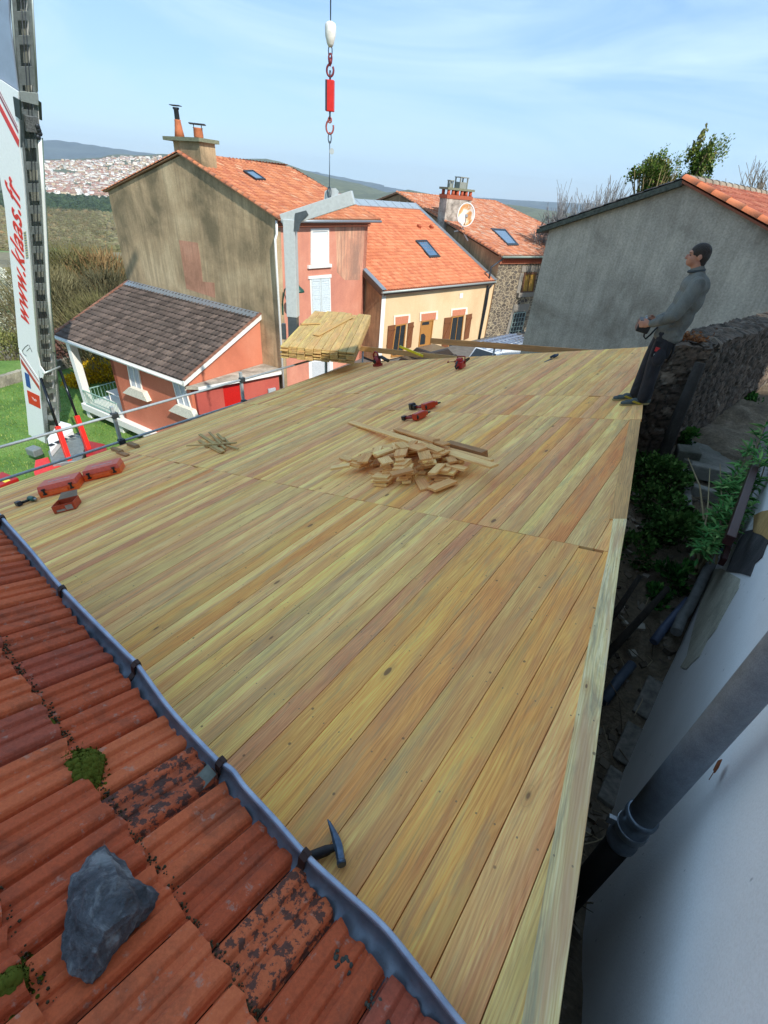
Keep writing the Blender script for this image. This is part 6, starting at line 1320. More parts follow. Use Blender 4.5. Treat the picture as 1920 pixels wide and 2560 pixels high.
for v0, v1 in ((-80, 400), (400, 800), (800, 1120)):
    inb.prism([und(lerp_px(EDG, v0)+3, v0, -.35), und(lerp_px(RGT, v0)-3, v0, -.35), und(lerp_px(RGT, v1)-3, v1, -.35), und(lerp_px(EDG, v1)+3, v1, -.35)], -NU*.02)
inb.build('inside_plate', plain('inside_dark', '8f9389', .6, .1), crane)
far_ = MB(); far_.prism([und(lerp_px(RGT, -80), -80), und(lerp_px(RGT, 400), 400), und(lerp_px(RGT, 1120), 1120), und(lerp_px(RGT, 1120), 1120)-NU*.9, und(lerp_px(RGT, -80), -80)-NU*.9], HN*-.03); far_.build('far_side_plate', M_cw, crane)
m_ = MB(); m_.tube([und(22, -60, .02), und(47, 232, .02)], .035, 6); m_.tube([und(lerp_px(EDG, 368)+3, 368, .02), und(lerp_px(EDG, 740)+4, 740, .02), und(lerp_px(EDG, 1000)+4, 1000, .02)], .06, 6); m_.tube([und(78, -60, .02), und(93, 228, .02)], .03, 6); m_.build('edge_profile', M_ce, crane)
m_ = MB(); m_.tube([und(99, 345, .06), und(108, 480, .06), und(121, 735, .06), und(134, 878, .06)], .062, 10); m_.build('white_tube', M_cw, crane)
m_ = MB(); m_.tube([und(106, 345, .08), und(126, 735, .08), und(140, 900, .08), und(152, 1030, .08)], .02, 6); m_.build('hydraulic_hose', plain('green_hose', '4f6659', .5), crane)
for k in (0, 1):
    m_ = MB(); m_.tube([und(52+8*k, 0, .05), und(75+8*k, 330, .05), und(86+9*k, 560, .05), und(100+8*k, 760, .05), und(116+5*k, 940, .05)], .012, 5); m_.build('rope', M_dkm, crane)
# collar with black guards, roller block
m_ = MB(); m_.prism([und(45, 226, .03), und(93, 232, .03), und(96, 262, .03), und(48, 250, .03)], NU*.05); m_.build('collar', M_ce, crane)
m_ = MB(); m_.prism(f1([(32, 241), (48, 250), (52, 300), (38, 290)], .05), -HN*.05); m_.build('guard', plain('black_guard', '23302a', .5), crane)
m_ = MB(); m_.prism([und(95, 250, .06), und(102, 255, .06), und(104, 300, .06), und(98, 298, .06)], NU*.04); m_.build('guard', plain('black_guard', '23302a', .5), crane)
m_ = MB(); m_.box(und(80, 310, .06), U*.25, HN*.22, NU*.04); m_.build('roller_block', plain('roller_metal', 'a3a7a6', .3, .7, .3, 20), crane, bevel=.01)
m_ = MB()
for k in range(4): m_.ell(und(94+3*k % 7, 316+9*k, .1), HN*.09, U*.10, NU*.06, 8, 6)
m_.build('valve_cluster', M_dkm, crane)
# decals: stripes, lettering, flag, red square
def decal(pts, mat, nm, off=.012): m_ = MB(); m_.prism(f1(pts, off), -HN*.008); return m_.build(nm, mat, crane)
decal([(-20, 222), (-20, 238), (46, 368), (47, 350)], M_cr, 'stripe'); decal([(-20, 200), (-20, 206), (45, 334), (45, 326)], plain('stripe_maroon', '8f4a52', .4), 'stripe'); decal([(-20, 190), (-20, 193), (43, 318), (43, 316)], plain('stripe_maroon', '8f4a52', .4), 'stripe')
decal([(51, 895), (53, 908), (100, 978), (98, 966)], plain('stripe_rust', 'b5473c', .4), 'stripe', .005); decal([(49, 882), (49, 885), (97, 955), (96, 952)], plain('stripe_maroon', '8f4a52', .4), 'stripe', .005)
decal([(61, 930), (72, 937), (77, 972), (66, 965)], plain('flag_blue', '1d4f95', .5), 'flag', .005); decal([(67, 975), (98, 990), (101, 1022), (72, 1008)], M_cr, 'red_square', .005)
m_ = MB(); cq = F1.off(.012).hit(86, 998); 
for rr_ in (.10, .16, .22): 
    for k in range(9): an = math.radians(180+20*k); pz = cq+hd*math.cos(an)*rr_+Z*math.sin(an)*rr_*.8+Z*.06; m_.box(pz, hd*.014, HN*.002, Z*.012)
m_.build('square_marks', M_cw, crane)
m_ = MB(); m_.tube(f1([(70, 862), (62, 868), (56, 876), (58, 884), (66, 890)], .012), .012, 5); m_.tube(f1([(74, 870), (66, 878)], .012), .010, 5); m_.tube(f1([(72, 862), (80, 880)], .012), .010, 5); m_.build('line_emblem', M_dkm, crane)
for k in range(22):
    v_ = 580+k*3.1; u_ = 58.5+(v_-580)*.095; decal([(u_, v_), (u_+6, v_-1.4), (u_+6, v_-.1), (u_, v_+1.2)], plain('tick_yellow', 'c9b52a', .5) if k % 2 == 0 else plain('tick_dark', '4a4a2a', .5), 'tick')
# lettering, running up the boom
fc = bpy.data.curves.new('lettering', 'FONT'); fc.body = 'www.klaas.fr'; fc.size = 1.0; fc.shear = .35; fc.offset = .012; fc.extrude = .004; fc.space_character = 1.05
fo = bpy.data.objects.new('lettering', fc); COL.objects.link(fo); bpy.context.view_layer.update(); dg = bpy.context.evaluated_depsgraph_get(); tm = bpy.data.meshes.new_from_object(fo.evaluated_get(dg)); bpy.data.objects.remove(fo)
xs = [v.co.x for v in tm.vertices]; TLn = max(xs)-min(xs); s_lo, s_hi = F1.off(.014).hit(72, 812), F1.off(.014).hit(46, 462); tdir = (s_hi-s_lo).normalized(); tup = HN.cross(tdir).normalized()
if tup.dot(hd) > 0: tup = -tup
sc1 = (s_hi-s_lo).length/TLn; capx = (F1.hit(52, 700)-F1.hit(74, 700)).length; ys = [v.co.y for v in tm.vertices]; sc2 = capx/.72*1.12
for v in tm.vertices: v.co = (s_lo+tdir*(v.co.x-min(xs))*sc1+tup*(v.co.y*sc2)+HN*v.co.z)-crane.location
tm.materials.clear(); tm.materials.append(M_cr); tm.name = 'lettering'; to = bpy.data.objects.new('lettering', tm); COL.objects.link(to); to.parent = crane
# rest of the boom above the frame, up to the head over the hook
top0 = (F1.hit(-10, -60)+und(60, -60))/2-NU*.2-HN*.3; tipp = zset(CXY, 16.6)
m_ = MB(); m_.bar(top0, tipp, .5, .6, HN); m_.build('upper_boom', M_cg, crane)
# base: chassis, turret, cylinders, outriggers
def gl(u, v, z): return ground(u, v, z*1.0-3.2)
m_ = MB(); cc = gl(235, 1190, -10.0); fx = V((.93, -.36, 0)).normalized()*1.3; fy = V((.36, .93, 0)).normalized()*1.3; m_.box(cc, fx*1.15, fy*.45, Z*.28); m_.build('chassis', M_cr, crane, bevel=.04)
m_ = MB(); m_.prism([gl(*p) for p in ((88, 1150, -9.85), (120, 1142, -9.85), (128, 1160, -9.85), (200, 1172, -9.85), (175, 1200, -9.85), (95, 1215, -9.85), (84, 1180, -9.85))], Z*-.7); m_.build('fender', M_cr, crane, bevel=.03)
m_ = MB(); m_.prism([gl(*p) for p in ((205, 1098, -9.6), (262, 1110, -9.6), (270, 1130, -9.6), (215, 1140, -9.6))], Z*-.5); m_.build('deck_box', M_crd, crane, bevel=.03)
m_ = MB(); m_.prism([gl(*p) for p in ((120, 1128, -9.7), (168, 1075, -9.7), (215, 1095, -9.7), (205, 1150, -9.7), (130, 1160, -9.7))], Z*-.25); m_.build('turntable', M_cg, crane, bevel=.03)
m_ = MB(); m_.prism([gl(*p) for p in ((118, 1095, -9.4), (150, 1052, -9.4), (178, 1060, -9.4), (182, 1075, -9.4), (160, 1090, -9.4), (126, 1130, -9.4))], Z*-.3); m_.build('turret', M_cw, crane, bevel=.03)
m_ = MB(); m_.prism([gl(*p) for p in ((222, 1125, -10.1), (240, 1128, -10.1), (275, 1165, -10.1), (262, 1175, -10.1))], Z*-.35); m_.build('outrigger', M_crd, crane, bevel=.02)
m_ = MB(); m_.box(gl(86, 1128, -10.0), fx*.25, fy*.2, Z*.22); m_.build('tank', M_cg, crane, bevel=.06)
for k in range(5): m_ = MB(); m_.box(gl(128+17*k, 1112-7*k, -9.36), fx*.10, fy*.10, Z*.01); m_.build('slot', M_dkm, crane)
def cyl(a, b, r1, r2, f):
    m_ = MB(); mid = a.lerp(b, f); m_.tube([a, mid], r1, 10); rod = m_.build('piston_rod', plain('black_rod', '2a3036', .25, .7), crane); m_ = MB(); m_.bar(mid, b, r2*2, r2*2, HN); m_.build('lift_cylinder', M_cr, crane, bevel=.01)
P1a = F1.off(.25).hit(102, 945); P1b = gl(176, 1160, -9.9); mid1 = F1.off(.25).hit(141, 1058); f1_ = 1-(1160-1058)/(1160-945.)
cyl(P1a, P1b+Z*.0, .07, .11, .55); P2a = und(150, 925, .4); P2b = gl(226, 1135, -9.9); cyl(P2a, P2b, .07, .11, .53)
m_ = MB(); m_.tube([F1.off(.2).hit(108, 934), und(150, 917, .4)], .05, 8); m_.build('cross_tube', M_ce, crane)
# small red box with a yellow label at the lower left edge of the lawn
p = gl(10, 1215, -10.1); rbx = thing('red_crate', 'red box with a yellow label on the lawn at the left edge', 'box', zset(p, LAWN_Z)); m_ = MB(); m_.box(p, fx*.45, fy*.35, Z*.42); bx_ = m_.build('body', M_crd, rbx, bevel=.03); m_ = MB(); m_.box(p+fx*.3-fy*.0+Z*.43, fx*.1, fy*.1, Z*.006); m_.build('label', plain('label_yellow', 'e0d24a', .6), rbx)
# ================================================================ THINGS LYING ON THE DECK
def onb(name, u, v, yawpx, label, cat, group=None, h=0.0):
    """an Empty standing on the boards at pixel (u,v); returns it with local x towards the pixel yawpx, z = board normal"""
    p = Plane(DO+DN*.001, DN).hit(u, v); q = Plane(DO+DN*.001, DN).hit(*yawpx); x, y, z = axes(q-p, DN)
    t = thing(name, label, cat, (0, 0, 0), group); frame(t, p+DN*h, x, y, z); return t, (q-p).length
def lpart(t, name, mb, mat, bevel=0, parent=None):
    o = mb.build(name, mat, None, bevel=bevel); o.parent = parent or t; return o
def lthing(name, u, v, yawpx, mb, mat, label, cat, group=None, bevel=0, h=0.0):
    p = Plane(DO+DN*.001, DN).hit(u, v); q = Plane(DO+DN*.001, DN).hit(*yawpx); x, y, z = axes(q-p, DN); o = mb.build(name, mat, None, bevel=bevel); frame(o, p+DN*h, x, y, z); return tag(o, label, cat, group)
M_case = plain('case_orange', 'f0642a', .4, 0, .08, 20); M_case2 = plain('case_lid', 'e2604a', .4, 0, .1, 20); M_blk = plain('black_plastic', '1f1d1d', .45)
def case(u, v, to, label):
    t, L = onb('tool_case', u, v, to, label, 'tool case', 'orange tool cases on the deck'); L = .50; W2, H2 = .36, .155
    m = MB(); m.prism([(0, 0, 0), (L, 0, 0), (L, W2, 0), (0, W2, 0)], (0, 0, .085)); lpart(t, 'lower_shell', m, M_case, .004)
    m = MB(); b = len(m.v); z0, z1 = .088, H2
    lo = [(0, 0, z0), (L, 0, z0), (L, W2, z0), (0, W2, z0)]; hi = [(.012, .016, z1), (L-.012, .016, z1), (L-.012, W2-.012, z1), (.012, W2-.012, z1)]
    m.v += [V(p) for p in lo+hi]; 
    for i in range(4): m.face([b+i, b+(i+1) % 4, b+4+(i+1) % 4, b+4+i])
    m.face([b+4, b+5, b+6, b+7]); m.face([b+3, b+2, b+1, b]); lpart(t, 'lid', m, M_case2, .004)
    m = MB(); m.prism([(.13, -.03, .02), (.37, -.03, .02), (.37, 0, .02), (.13, 0, .02)], (0, 0, .05)); lpart(t, 'handle', m, M_case, .004)
    for x in (.055, .40):
        m = MB(); m.box((x+.02, -.008, .075), (.012, 0, 0), (0, .006, 0), (0, 0, .04)); m.box((x+.02, -.008, .11), (.024, 0, 0), (0, .007, 0), (0, 0, .010)); m.box((x+.02, -.008, .04), (.024, 0, 0), (0, .007, 0), (0, 0, .010)); lpart(t, 'latch', m, M_blk, .002)
    m = MB(); m.box((L*.5, W2*.5, z1+.0015), (.14, 0, 0), (0, .008, 0), (0, 0, .0015)); lpart(t, 'pale_label_strip', m, plain('label_white', 'cdbfb8', .5))
    return t
case(102, 1246, (225, 1215), 'left orange tool case, behind the open carton'); case(214, 1205, (330, 1176), 'right orange tool case, nearest the guard rail post')
# open carton
t, _ = onb('carton', 137, 1286, (193, 1272), 'open orange cardboard carton lying beside the left tool case', 'carton'); M_cb = plain('carton_brown', '8a7460', .85); M_co = plain('carton_orange', 'b8431e', .6)
w, d, h = .25, .24, .10; m = MB(); m.box((w/2, d/2, .003), (w/2, 0, 0), (0, d/2, 0), (0, 0, .003)); lpart(t, 'bottom', m, M_cb)
for (c, ax, ay) in (((w/2, .003, h/2), (w/2, 0, 0), (0, .003, 0)), ((w/2, d-.003, h/2), (w/2, 0, 0), (0, .003, 0)), ((.003, d/2, h/2), (.003, 0, 0), (0, d/2-.006, 0)), ((w-.003, d/2, h/2), (.003, 0, 0), (0, d/2-.006, 0))):
    m = MB(); m.box(c, ax, ay, (0, 0, h/2)); lpart(t, 'side', m, M_co)
m = MB(); m.box((w/2, d*.5, .03), (w/2-.01, 0, 0), (0, d*.30, .01), (0, 0, .004)); lpart(t, 'inner_flap', m, M_cb); m = MB(); m.prism([(.01, d, h), (w-.01, d, h), (w-.02, d+.10, h+.05), (.03, d+.12, h+.05)], (0, 0, .003)); lpart(t, 'lid_flap', m, M_cb)
m = MB(); m.box((w*.35, -.004, .03), (.05, 0, 0), (0, .002, 0), (0, 0, .012)); m.box((w*.75, -.004, .05), (.04, 0, 0), (0, .002, 0), (0, 0, .03)); lpart(t, 'printed_panel', m, plain('print_grey', '9a8f86', .6))
# cordless drill
t, _ = onb('cordless_drill', 76, 1252, (112, 1258), 'green and black cordless drill lying left of the open carton', 'drill'); M_dg = plain('drill_green', '1e5a4e', .4); 
m = MB(); m.tube([(0, 0, .04), (.03, 0, .042), (.13, 0, .042), (.16, 0, .042)], [.028, .036, .034, .028], 14); lpart(t, 'motor_housing', m, M_dg); m = MB(); m.tube([(.16, 0, .042), (.20, 0, .042), (.215, 0, .042)], [.022, .02, .012], 12); lpart(t, 'chuck', m, plain('chuck_metal', '8f9294', .3, .8)); m = MB(); m.tube([(.06, .02, .035), (.045, -.06, .03), (.03, -.13, .03)], [.022, .018, .02], 10); lpart(t, 'handle', m, M_blk)
m = MB(); m.box((.025, -.15, .035), (.045, 0, 0), (0, .03, 0), (0, 0, .03)); lpart(t, 'battery', m, plain('drill_navy', '1c2433', .4), .006)
# brown battens near the case
def batten(u, v, to, L, w, h, label, grp=None, lift=0, mat=None):
    m = MB(); m.box((L/2, 0, h/2), (L/2, 0, 0), (0, w/2, 0), (0, 0, h/2), rb()); return lthing('batten', u, v, to, m, mat or M_bat, label, 'batten', grp, .002, lift)
M_bat = wood_mat('brown_battens', [(0, srgb('7d5f45')), (.5, srgb('8b6c4e')), (1, srgb('9a7d5c'))], 1, False, .15)
batten(283, 1124, (352, 1150), .52, .07, .05, 'front brown batten by the guard rail post'); batten(296, 1132, (350, 1152), .5, .07, .03, 'low brown batten tucked under the front one'); batten(323, 1112, (388, 1136), .50, .08, .055, 'rear brown batten with a pale grey top by the guard rail post')
# small heap of laths
rg = random.Random(31)
for k, (a, b, w) in enumerate((((470, 1122), (594, 1115), .03), ((500, 1088), (546, 1118), .05), ((499, 1104), (524, 1120), .05), ((535, 1120), (560, 1134), .05), ((525, 1086), (566, 1128), .035), ((560, 1096), (575, 1112), .03), ((500, 1105), (555, 1135), .04), ((552, 1113), (576, 1112), .05), ((568, 1118), (597, 1127), .03), ((545, 1090), (562, 1106), .04), ((540, 1098), (572, 1114), .03), ((507, 1110), (560, 1128), .03))):
    P0 = Plane(DO+DN*.01, DN); L = (P0.hit(*b)-P0.hit(*a)).length; m = MB(); m.box((L/2, 0, .008), (L/2, 0, 0), (0, w/2, 0), (0, 0, .009), rb()); lthing('lath', a[0], a[1], b, m, M_stack, 'longest pale lath lying across the small heap' if k == 0 else 'short pale lath in the small heap on the left of the deck', 'lath', None if k == 0 else 'laths of the small heap', 0, .045 if k == 0 else .002+.007*(k % 5))
# the heap of offcuts
M_off = wood_mat('offcut_wood', [(0, srgb('c49a68')), (.3, srgb('dab682')), (.6, srgb('e4c492')), (.85, srgb('ecd6a4')), (1, srgb('cf985c'))], 1, False, .08, .15)
pc_, _q = dpx(1040, 1165); rg = random.Random(17); hgt = {}
pA, pB = V(dpx(888, 1155)+(0,)), V(dpx(1185, 1190)+(0,)); pc2 = (pA+pB)/2; ax1 = (pB-pA)/2; perp = V((-ax1.y, ax1.x, 0)).normalized()*.50
cells = {}
def hfind(x, y, hw, hl, ang):
    m_ = 0; pts = []
    for i in (-1, -.5, 0, .5, 1):
        for j in (-1, 0, 1):
            X = x+math.cos(ang)*i*hl*.9-math.sin(ang)*j*hw*.9; Y = y+math.sin(ang)*i*hl*.9+math.cos(ang)*j*hw*.9; key = (int(X//.035), int(Y//.035)); pts.append(key); m_ = max(m_, cells.get(key, 0))
    return m_, pts
nn_o = 0
stacks = [((845+u)/1.0, v, n) for (u, v, n) in ()]
def drop(x, y, L, w, t, ang, lab, grp, mat=None, tilt=.06, name='offcut'):
    h0, pts = hfind(x, y, w/2, L/2, ang); ee = ((V((x, y, 0))-pc2).dot(ax1)/ax1.length_squared)**2+((V((x, y, 0))-pc2).dot(perp)/perp.length_squared)**2
    if grp and h0 > .23*max(.16, 1-ee*.85): return None
    m = MB(); m.box((0, 0, 0), (L/2, 0, 0), (0, w/2, 0), (0, 0, t/2), (rg.random(), rg.random(), rg.random())); o = m.build(name, mat or M_off, None)
    X = EP*math.cos(ang)+EQ*math.sin(ang); zt = (DN+X*rg.gauss(0, tilt)+X.cross(DN)*rg.gauss(0, tilt)).normalized(); X = (X-zt*X.dot(zt)).normalized(); frame(o, dk(x, y, h0+t/2+.004), X, zt.cross(X), zt)
    for k in set(pts): cells[k] = max(cells.get(k, 0), h0+t*1.02)
    # also fill the footprint
    return tag(o, lab, 'offcut', grp)
GRP = 'offcuts in the heap on the deck'; LAB = 'pale sawn board offcut in the heap in the middle of the deck'
for s in range(130):       # small leaning stacks that make the heap
    r_ = rg.random()**.5*.86; a = rg.uniform(0, 6.28); c = pc2+ax1*(math.cos(a)*r_)+perp*(math.sin(a)*r_); n = 3+int(5*(1-r_)+rg.random()*3); ang = rg.gauss(.75, .6)
    for k in range(n):
        drop(c.x+rg.gauss(0, .022), c.y+rg.gauss(0, .022), rg.uniform(.15, .27), rg.choice([.09, .11, .125]), .021, ang+rg.gauss(0, .08), LAB, GRP, tilt=.025)
for (u, v, to, L, w, n) in ((975, 1215, (1005, 1205), .20, .14, 7), (1105, 1228, (1140, 1205), .27, .14, 3), (1065, 1215, (1095, 1222), .2, .12, 4)):
    x, y = dpx(u, v-8); x2, y2 = dpx(*to); ang = math.atan2(y2-y, x2-x)
    for k in range(n): drop(x+rg.gauss(0, .012), y+rg.gauss(0, .012), L, w, .024, ang+rg.gauss(0, .07), LAB, GRP, tilt=.03)
for (u, v, to, lab) in ((855, 1187, (898, 1180), 'single pale offcut lying left of the heap'), (868, 1150, (886, 1156), 'small offcut standing at the left end of the heap'), (1010, 1218, (1040, 1210), 'flat offcut lying in front of the heap')):
    x, y = dpx(u, v); x2, y2 = dpx(*to); drop(x, y, .22, .10, .024, math.atan2(y2-y, x2-x), lab, None, None, .02)
def longp(a, b, h0, h1, w, t, lab, mat, name='plank'):
    p, q = Plane(DO+DN*h0, DN).hit(*a), Plane(DO+DN*h1, DN).hit(*b); d = q-p; L = d.length; X, Y, Zz = axes(d, DN); m = MB(); m.box((L/2, 0, 0), (L/2, 0, 0), (0, w/2, 0), (0, 0, t/2), rb()); o = m.build(name, mat, None, bevel=.002); frame(o, p, X, Y, Zz); return tag(o, lab, 'plank')
longp((876, 1055), (1236, 1166), .012, .19, .10, .022, 'longest pale plank lying across the top of the offcut heap', M_off)
longp((990, 1073), (1117, 1112), .02, .22, .09, .02, 'short yellowish plank behind the longest one on the heap', M_off)
longp((1003, 1090), (1230, 1152), .03, .16, .05, .022, 'narrow pale lath beside the longest plank on the heap', M_off)
longp((1120, 1112), (1212, 1138), .05, .05, .09, .09, 'thick brown beam end with a grey top behind the heap', M_bat, 'beam')
longp((1006, 1080), (1095, 1100), .02, .06, .05, .03, 'thin grey lath at the back of the heap', M_off)
x, y = dpx(1096, 1143); o = drop(x, y, .09, .08, .07, .5, 'small orange wooden block lying on the heap', None, plain('orange_block', 'b8742a', .7))
# two nail guns and the black block
M_or2 = plain('nailer_orange', 'c23a1c', .35, 0, .08); M_dr = plain('nailer_red', '8f2a24', .4)
def nailer(u, v, to, label, flip=1):
    t, _ = onb('nail_gun', u, v, to, label, 'nail gun'); m = MB(); m.box((.08, 0, .065), (.11, 0, 0), (0, .045, 0), (0, 0, .05)); m.box((.21, 0, .06), (.04, 0, 0), (0, .028, 0), (0, 0, .032)); lpart(t, 'body', m, M_or2, .012)
    m = MB(); m.lathe((-.02, 0, .06), (1, 0, 0), [(.035, 0), (.056, .01), (.056, .035), (.05, .04)], 14); lpart(t, 'end_cap', m, M_blk); m = MB(); m.tube([(.23, 0, .055), (.29, 0, .05), (.32, 0, .048)], [.02, .014, .01], 10); lpart(t, 'nose', m, M_blk)
    m = MB(); m.tube([(.04, .04*flip, .05), (.0, .12*flip, .045), (-.03, .19*flip, .045)], [.022, .02, .024], 10); m.tube([(-.03, .19*flip, .045), (.10, .20*flip, .04), (.22, .05*flip, .045)], [.016, .014, .016], 8); lpart(t, 'handle', m, M_dr)
    m = MB(); m.box((-.04, .20*flip, .045), (.035, 0, 0), (0, .03, 0), (0, 0, .03)); lpart(t, 'battery', m, M_blk, .005); return t
nailer(1040, 1053, (1070, 1040), 'front orange nail gun lying behind the offcut heap'); nailer(1062, 1027, (1104, 1013), 'rear orange nail gun beside the black battery block')
m = MB(); m.box((0, 0, .045), (.05, 0, 0), (0, .04, 0), (0, 0, .045)); m.box((0, 0, .094), (.045, 0, 0), (0, .03, 0), (0, 0, .006)); lthing('battery_block', 1032, 1023, (1050, 1018), m, plain('battery_black', '26282a', .4), 'small black battery block standing behind the nail guns', 'battery', None, .006)
# red leaf blower
t, _ = onb('leaf_blower', 945, 915, (990, 915), 'red leaf blower with a black tube standing at the far edge of the deck', 'leaf blower'); M_lb = plain('blower_red', '8e1f22', .35, 0, .1)
m = MB(); m.ell((0, 0, .13), V((.12, 0, 0)), V((0, .09, 0)), V((0, 0, .13)), 14, 10); m.box((0, 0, .03), (.10, 0, 0), (0, .08, 0), (0, 0, .03)); lpart(t, 'engine_housing', m, M_lb); m = MB(); m.tube([(-.10, 0, .2), (-.10, 0, .30), (-.02, 0, .36), (.06, 0, .33), (.07, 0, .24)], .022, 8); lpart(t, 'handle', m, M_lb)
m = MB(); m.tube([(.10, 0, .22), (.2, 0, .22), (.36, 0, .15), (.42, 0, .13)], [.04, .045, .04, .045], 12); lpart(t, 'blower_tube', m, M_blk); m = MB(); m.lathe((-.01, -.07, .13), (0, -1, 0), [(.06, 0), (.05, .03)], 14); lpart(t, 'air_intake', m, M_blk)
# red chainsaw
t, _ = onb('chainsaw', 1152, 922, (1182, 905), 'red chainsaw with a dark bar lying on the far part of the deck', 'chainsaw'); m = MB(); m.box((0, 0, .09), (.11, 0, 0), (0, .08, 0), (0, 0, .07)); m.box((-.02, 0, .19), (.06, 0, 0), (0, .06, 0), (0, 0, .04)); lpart(t, 'engine_housing', m, plain('saw_red', 'b3262a', .35, 0, .1), .02)
m = MB(); m.tube([(-.12, 0, .06), (-.22, 0, .05), (-.26, 0, .1), (-.14, 0, .18)], .02, 8); lpart(t, 'rear_handle', m, M_blk); m = MB(); m.tube([(.04, -.09, .1), (.04, -.10, .24), (.04, .06, .26), (.04, .09, .12)], .014, 8); lpart(t, 'front_handle', m, M_lb)
m = MB(); m.prism([(.11, -.012, .06), (.46, -.012, .09), (.50, -.012, .115), (.46, -.012, .14), (.11, -.012, .15)], (0, .012, 0)); lpart(t, 'guide_bar', m, M_blk)
# dark tool and clamps at the far edge
t, _ = onb('hand_saw', 1360, 906, (1425, 885), 'dark blue hand saw lying at the far edge of the deck near the man', 'saw'); m = MB(); m.prism([(0, 0, 0), (.30, .03, 0), (.30, .10, 0), (.02, .02, 0)], (0, 0, .006)); lpart(t, 'blade', m, plain('blade_dark', '3e4a52', .4, .6)); m = MB(); m.tube([(.30, .03, .03), (.36, .0, .05), (.44, .04, .05), (.44, .12, .04), (.31, .10, .03)], .022, 8); lpart(t, 'handle', m, plain('handle_navy', '22384f', .5))
t, _ = onb('bar_clamp', 1118, 908, (1142, 905), 'small red bar clamp lying by the far edge of the deck', 'clamp'); m = MB(); m.bar((0, 0, .02), (.28, 0, .02), .02, .012); lpart(t, 'bar', m, plain('clamp_rust', '8a4a34', .5, .3)); m = MB(); m.box((.02, .04, .02), (.012, 0, 0), (0, .05, 0), (0, 0, .015)); m.box((.18, .04, .02), (.012, 0, 0), (0, .05, 0), (0, 0, .015)); lpart(t, 'jaws', m, plain('clamp_red', 'a0382c', .5))
# roofing hammer
HP = Plane(DO+DN*.035, DN); hm = thing('roofing_hammer', 'blue grey slater hammer with a black handle beside the gutter strap', 'hammer', HP.hit(845, 2110)); M_hs = plain('hammer_steel', '56657a', .32, .75, .18, 40)
hpx = [(819, 2049), (824, 2058), (829, 2070), (834, 2082), (838, 2092), (842, 2104), (846, 2116), (849, 2130), (851, 2144), (853, 2153)]; rr_ = [.002, .006, .0085, .011, .013, .0155, .016, .0145, .0145, .0145]
m = MB(); pts = [HP.hit(*p) for p in hpx]; b = 0
for i, p in enumerate(pts):
    t_ = (pts[min(i+1, 9)]-pts[max(i-1, 0)]).normalized(); s = t_.cross(DN).normalized(); r_ = rr_[i]; hh_ = max(.003, r_*1.1)
    m.v += [p+s*r_+DN*hh_*.6, p+s*r_*.4+DN*hh_, p-s*r_*.4+DN*hh_, p-s*r_+DN*hh_*.6, p-s*r_-DN*hh_, p+s*r_-DN*hh_]
for i in range(9):
    for k in range(6): m.face([i*6+k, i*6+(k+1) % 6, i*6+6+(k+1) % 6, i*6+6+k])
m.face([5, 4, 3, 2, 1, 0]); m.face([54, 55, 56, 57, 58, 59]); m.build('head', M_hs, hm, fix=True)
m = MB(); m.lathe(pts[-1], (pts[-1]-pts[-3]), [(.0165, -.002), (.018, .004), (.0165, .014)], 14); m.build('striking_face', M_hs, hm)
m = MB(); a, b_ = HP.hit(840, 2117), HP.off(-.012).hit(760, 2148); m.tube([a, a.lerp(b_, .15), a.lerp(b_, .3), b_, b_+(b_-a)*.4], [.012, .014, .018, .0185, .0185], 14); m.build('handle', plain('rubber_black', '211e24', .6, 0, .3, 60), hm); m = MB(); m.box(pts[5].lerp(pts[6], .5), (pts[6]-pts[4]).normalized()*.016, DN*.013, DN.cross((pts[6]-pts[4])).normalized()*.011); m.build('socket', M_hs, hm, bevel=.002)

# ================================================================ THE MAN
ft = DK.hit(1597, 1004); man_o = V((ft.x, ft.y, ft.z)); MF = V((-.93, .34, 0)).normalized(); ML = V((-MF.y, MF.x, 0)); ML = Z.cross(MF)
def mw_(p): return man_o+MF*p[0]+ML*p[1]+Z*p[2]
def limb(mb, pts, rs, n=14):
    P_ = [mw_(p) for p in pts]; m = len(P_); PP, RR = [], []
    for i in range(m-1):
        for k in range(4): PP.append(P_[i].lerp(P_[i+1], k/4)); RR.append(rs[i]+(rs[i+1]-rs[i])*k/4)
    PP.append(P_[-1]); RR.append(rs[-1]); mb.tube(PP, RR, n)
    for p, r in zip(P_, rs): mb.ell(p, V((r, 0, 0)), V((0, r, 0)), V((0, 0, r)), 12, 8)
def mell(mb, c, a, b, c_, n=16, m=12, yaw=0, pitch=0):
    F_ = MF*math.cos(pitch)+Z*math.sin(pitch); U_ = Z*math.cos(pitch)-MF*math.sin(pitch); mb.ell(mw_(c), F_*a, ML*b, U_*c_, n, m)
def organic(name, mb, mat, parent, vox, it=2, origin=None):
    o = mb.build(name, mat, parent, origin=origin); r = o.modifiers.new('remesh', 'REMESH'); r.mode = 'VOXEL'; r.voxel_size = vox; r.use_smooth_shade = True
    s = o.modifiers.new('smooth', 'SMOOTH'); s.iterations = it; s.factor = .5; return o
dg_ = lambda p: DK.p.dot(DN)  # deck plane constant
def deck_z(pt): return (DO.dot(DN)-pt.x*DN.x-pt.y*DN.y)/DN.z
skin = Mat('skin'); skin.color(skin.ramp(skin.noise(skin.coord(), 12, 4), [(.3, srgb('a9705a')), (.7, srgb('be8a70'))])); skin.set(.55)
lf_, rf_ = (.02, .13), (.10, -.13)
zl = deck_z(mw_((lf_[0], lf_[1], 0)))-man_o.z; zr = deck_z(mw_((rf_[0], rf_[1], 0)))-man_o.z
HC = (-.012, 0, 1.655)
body = MB()
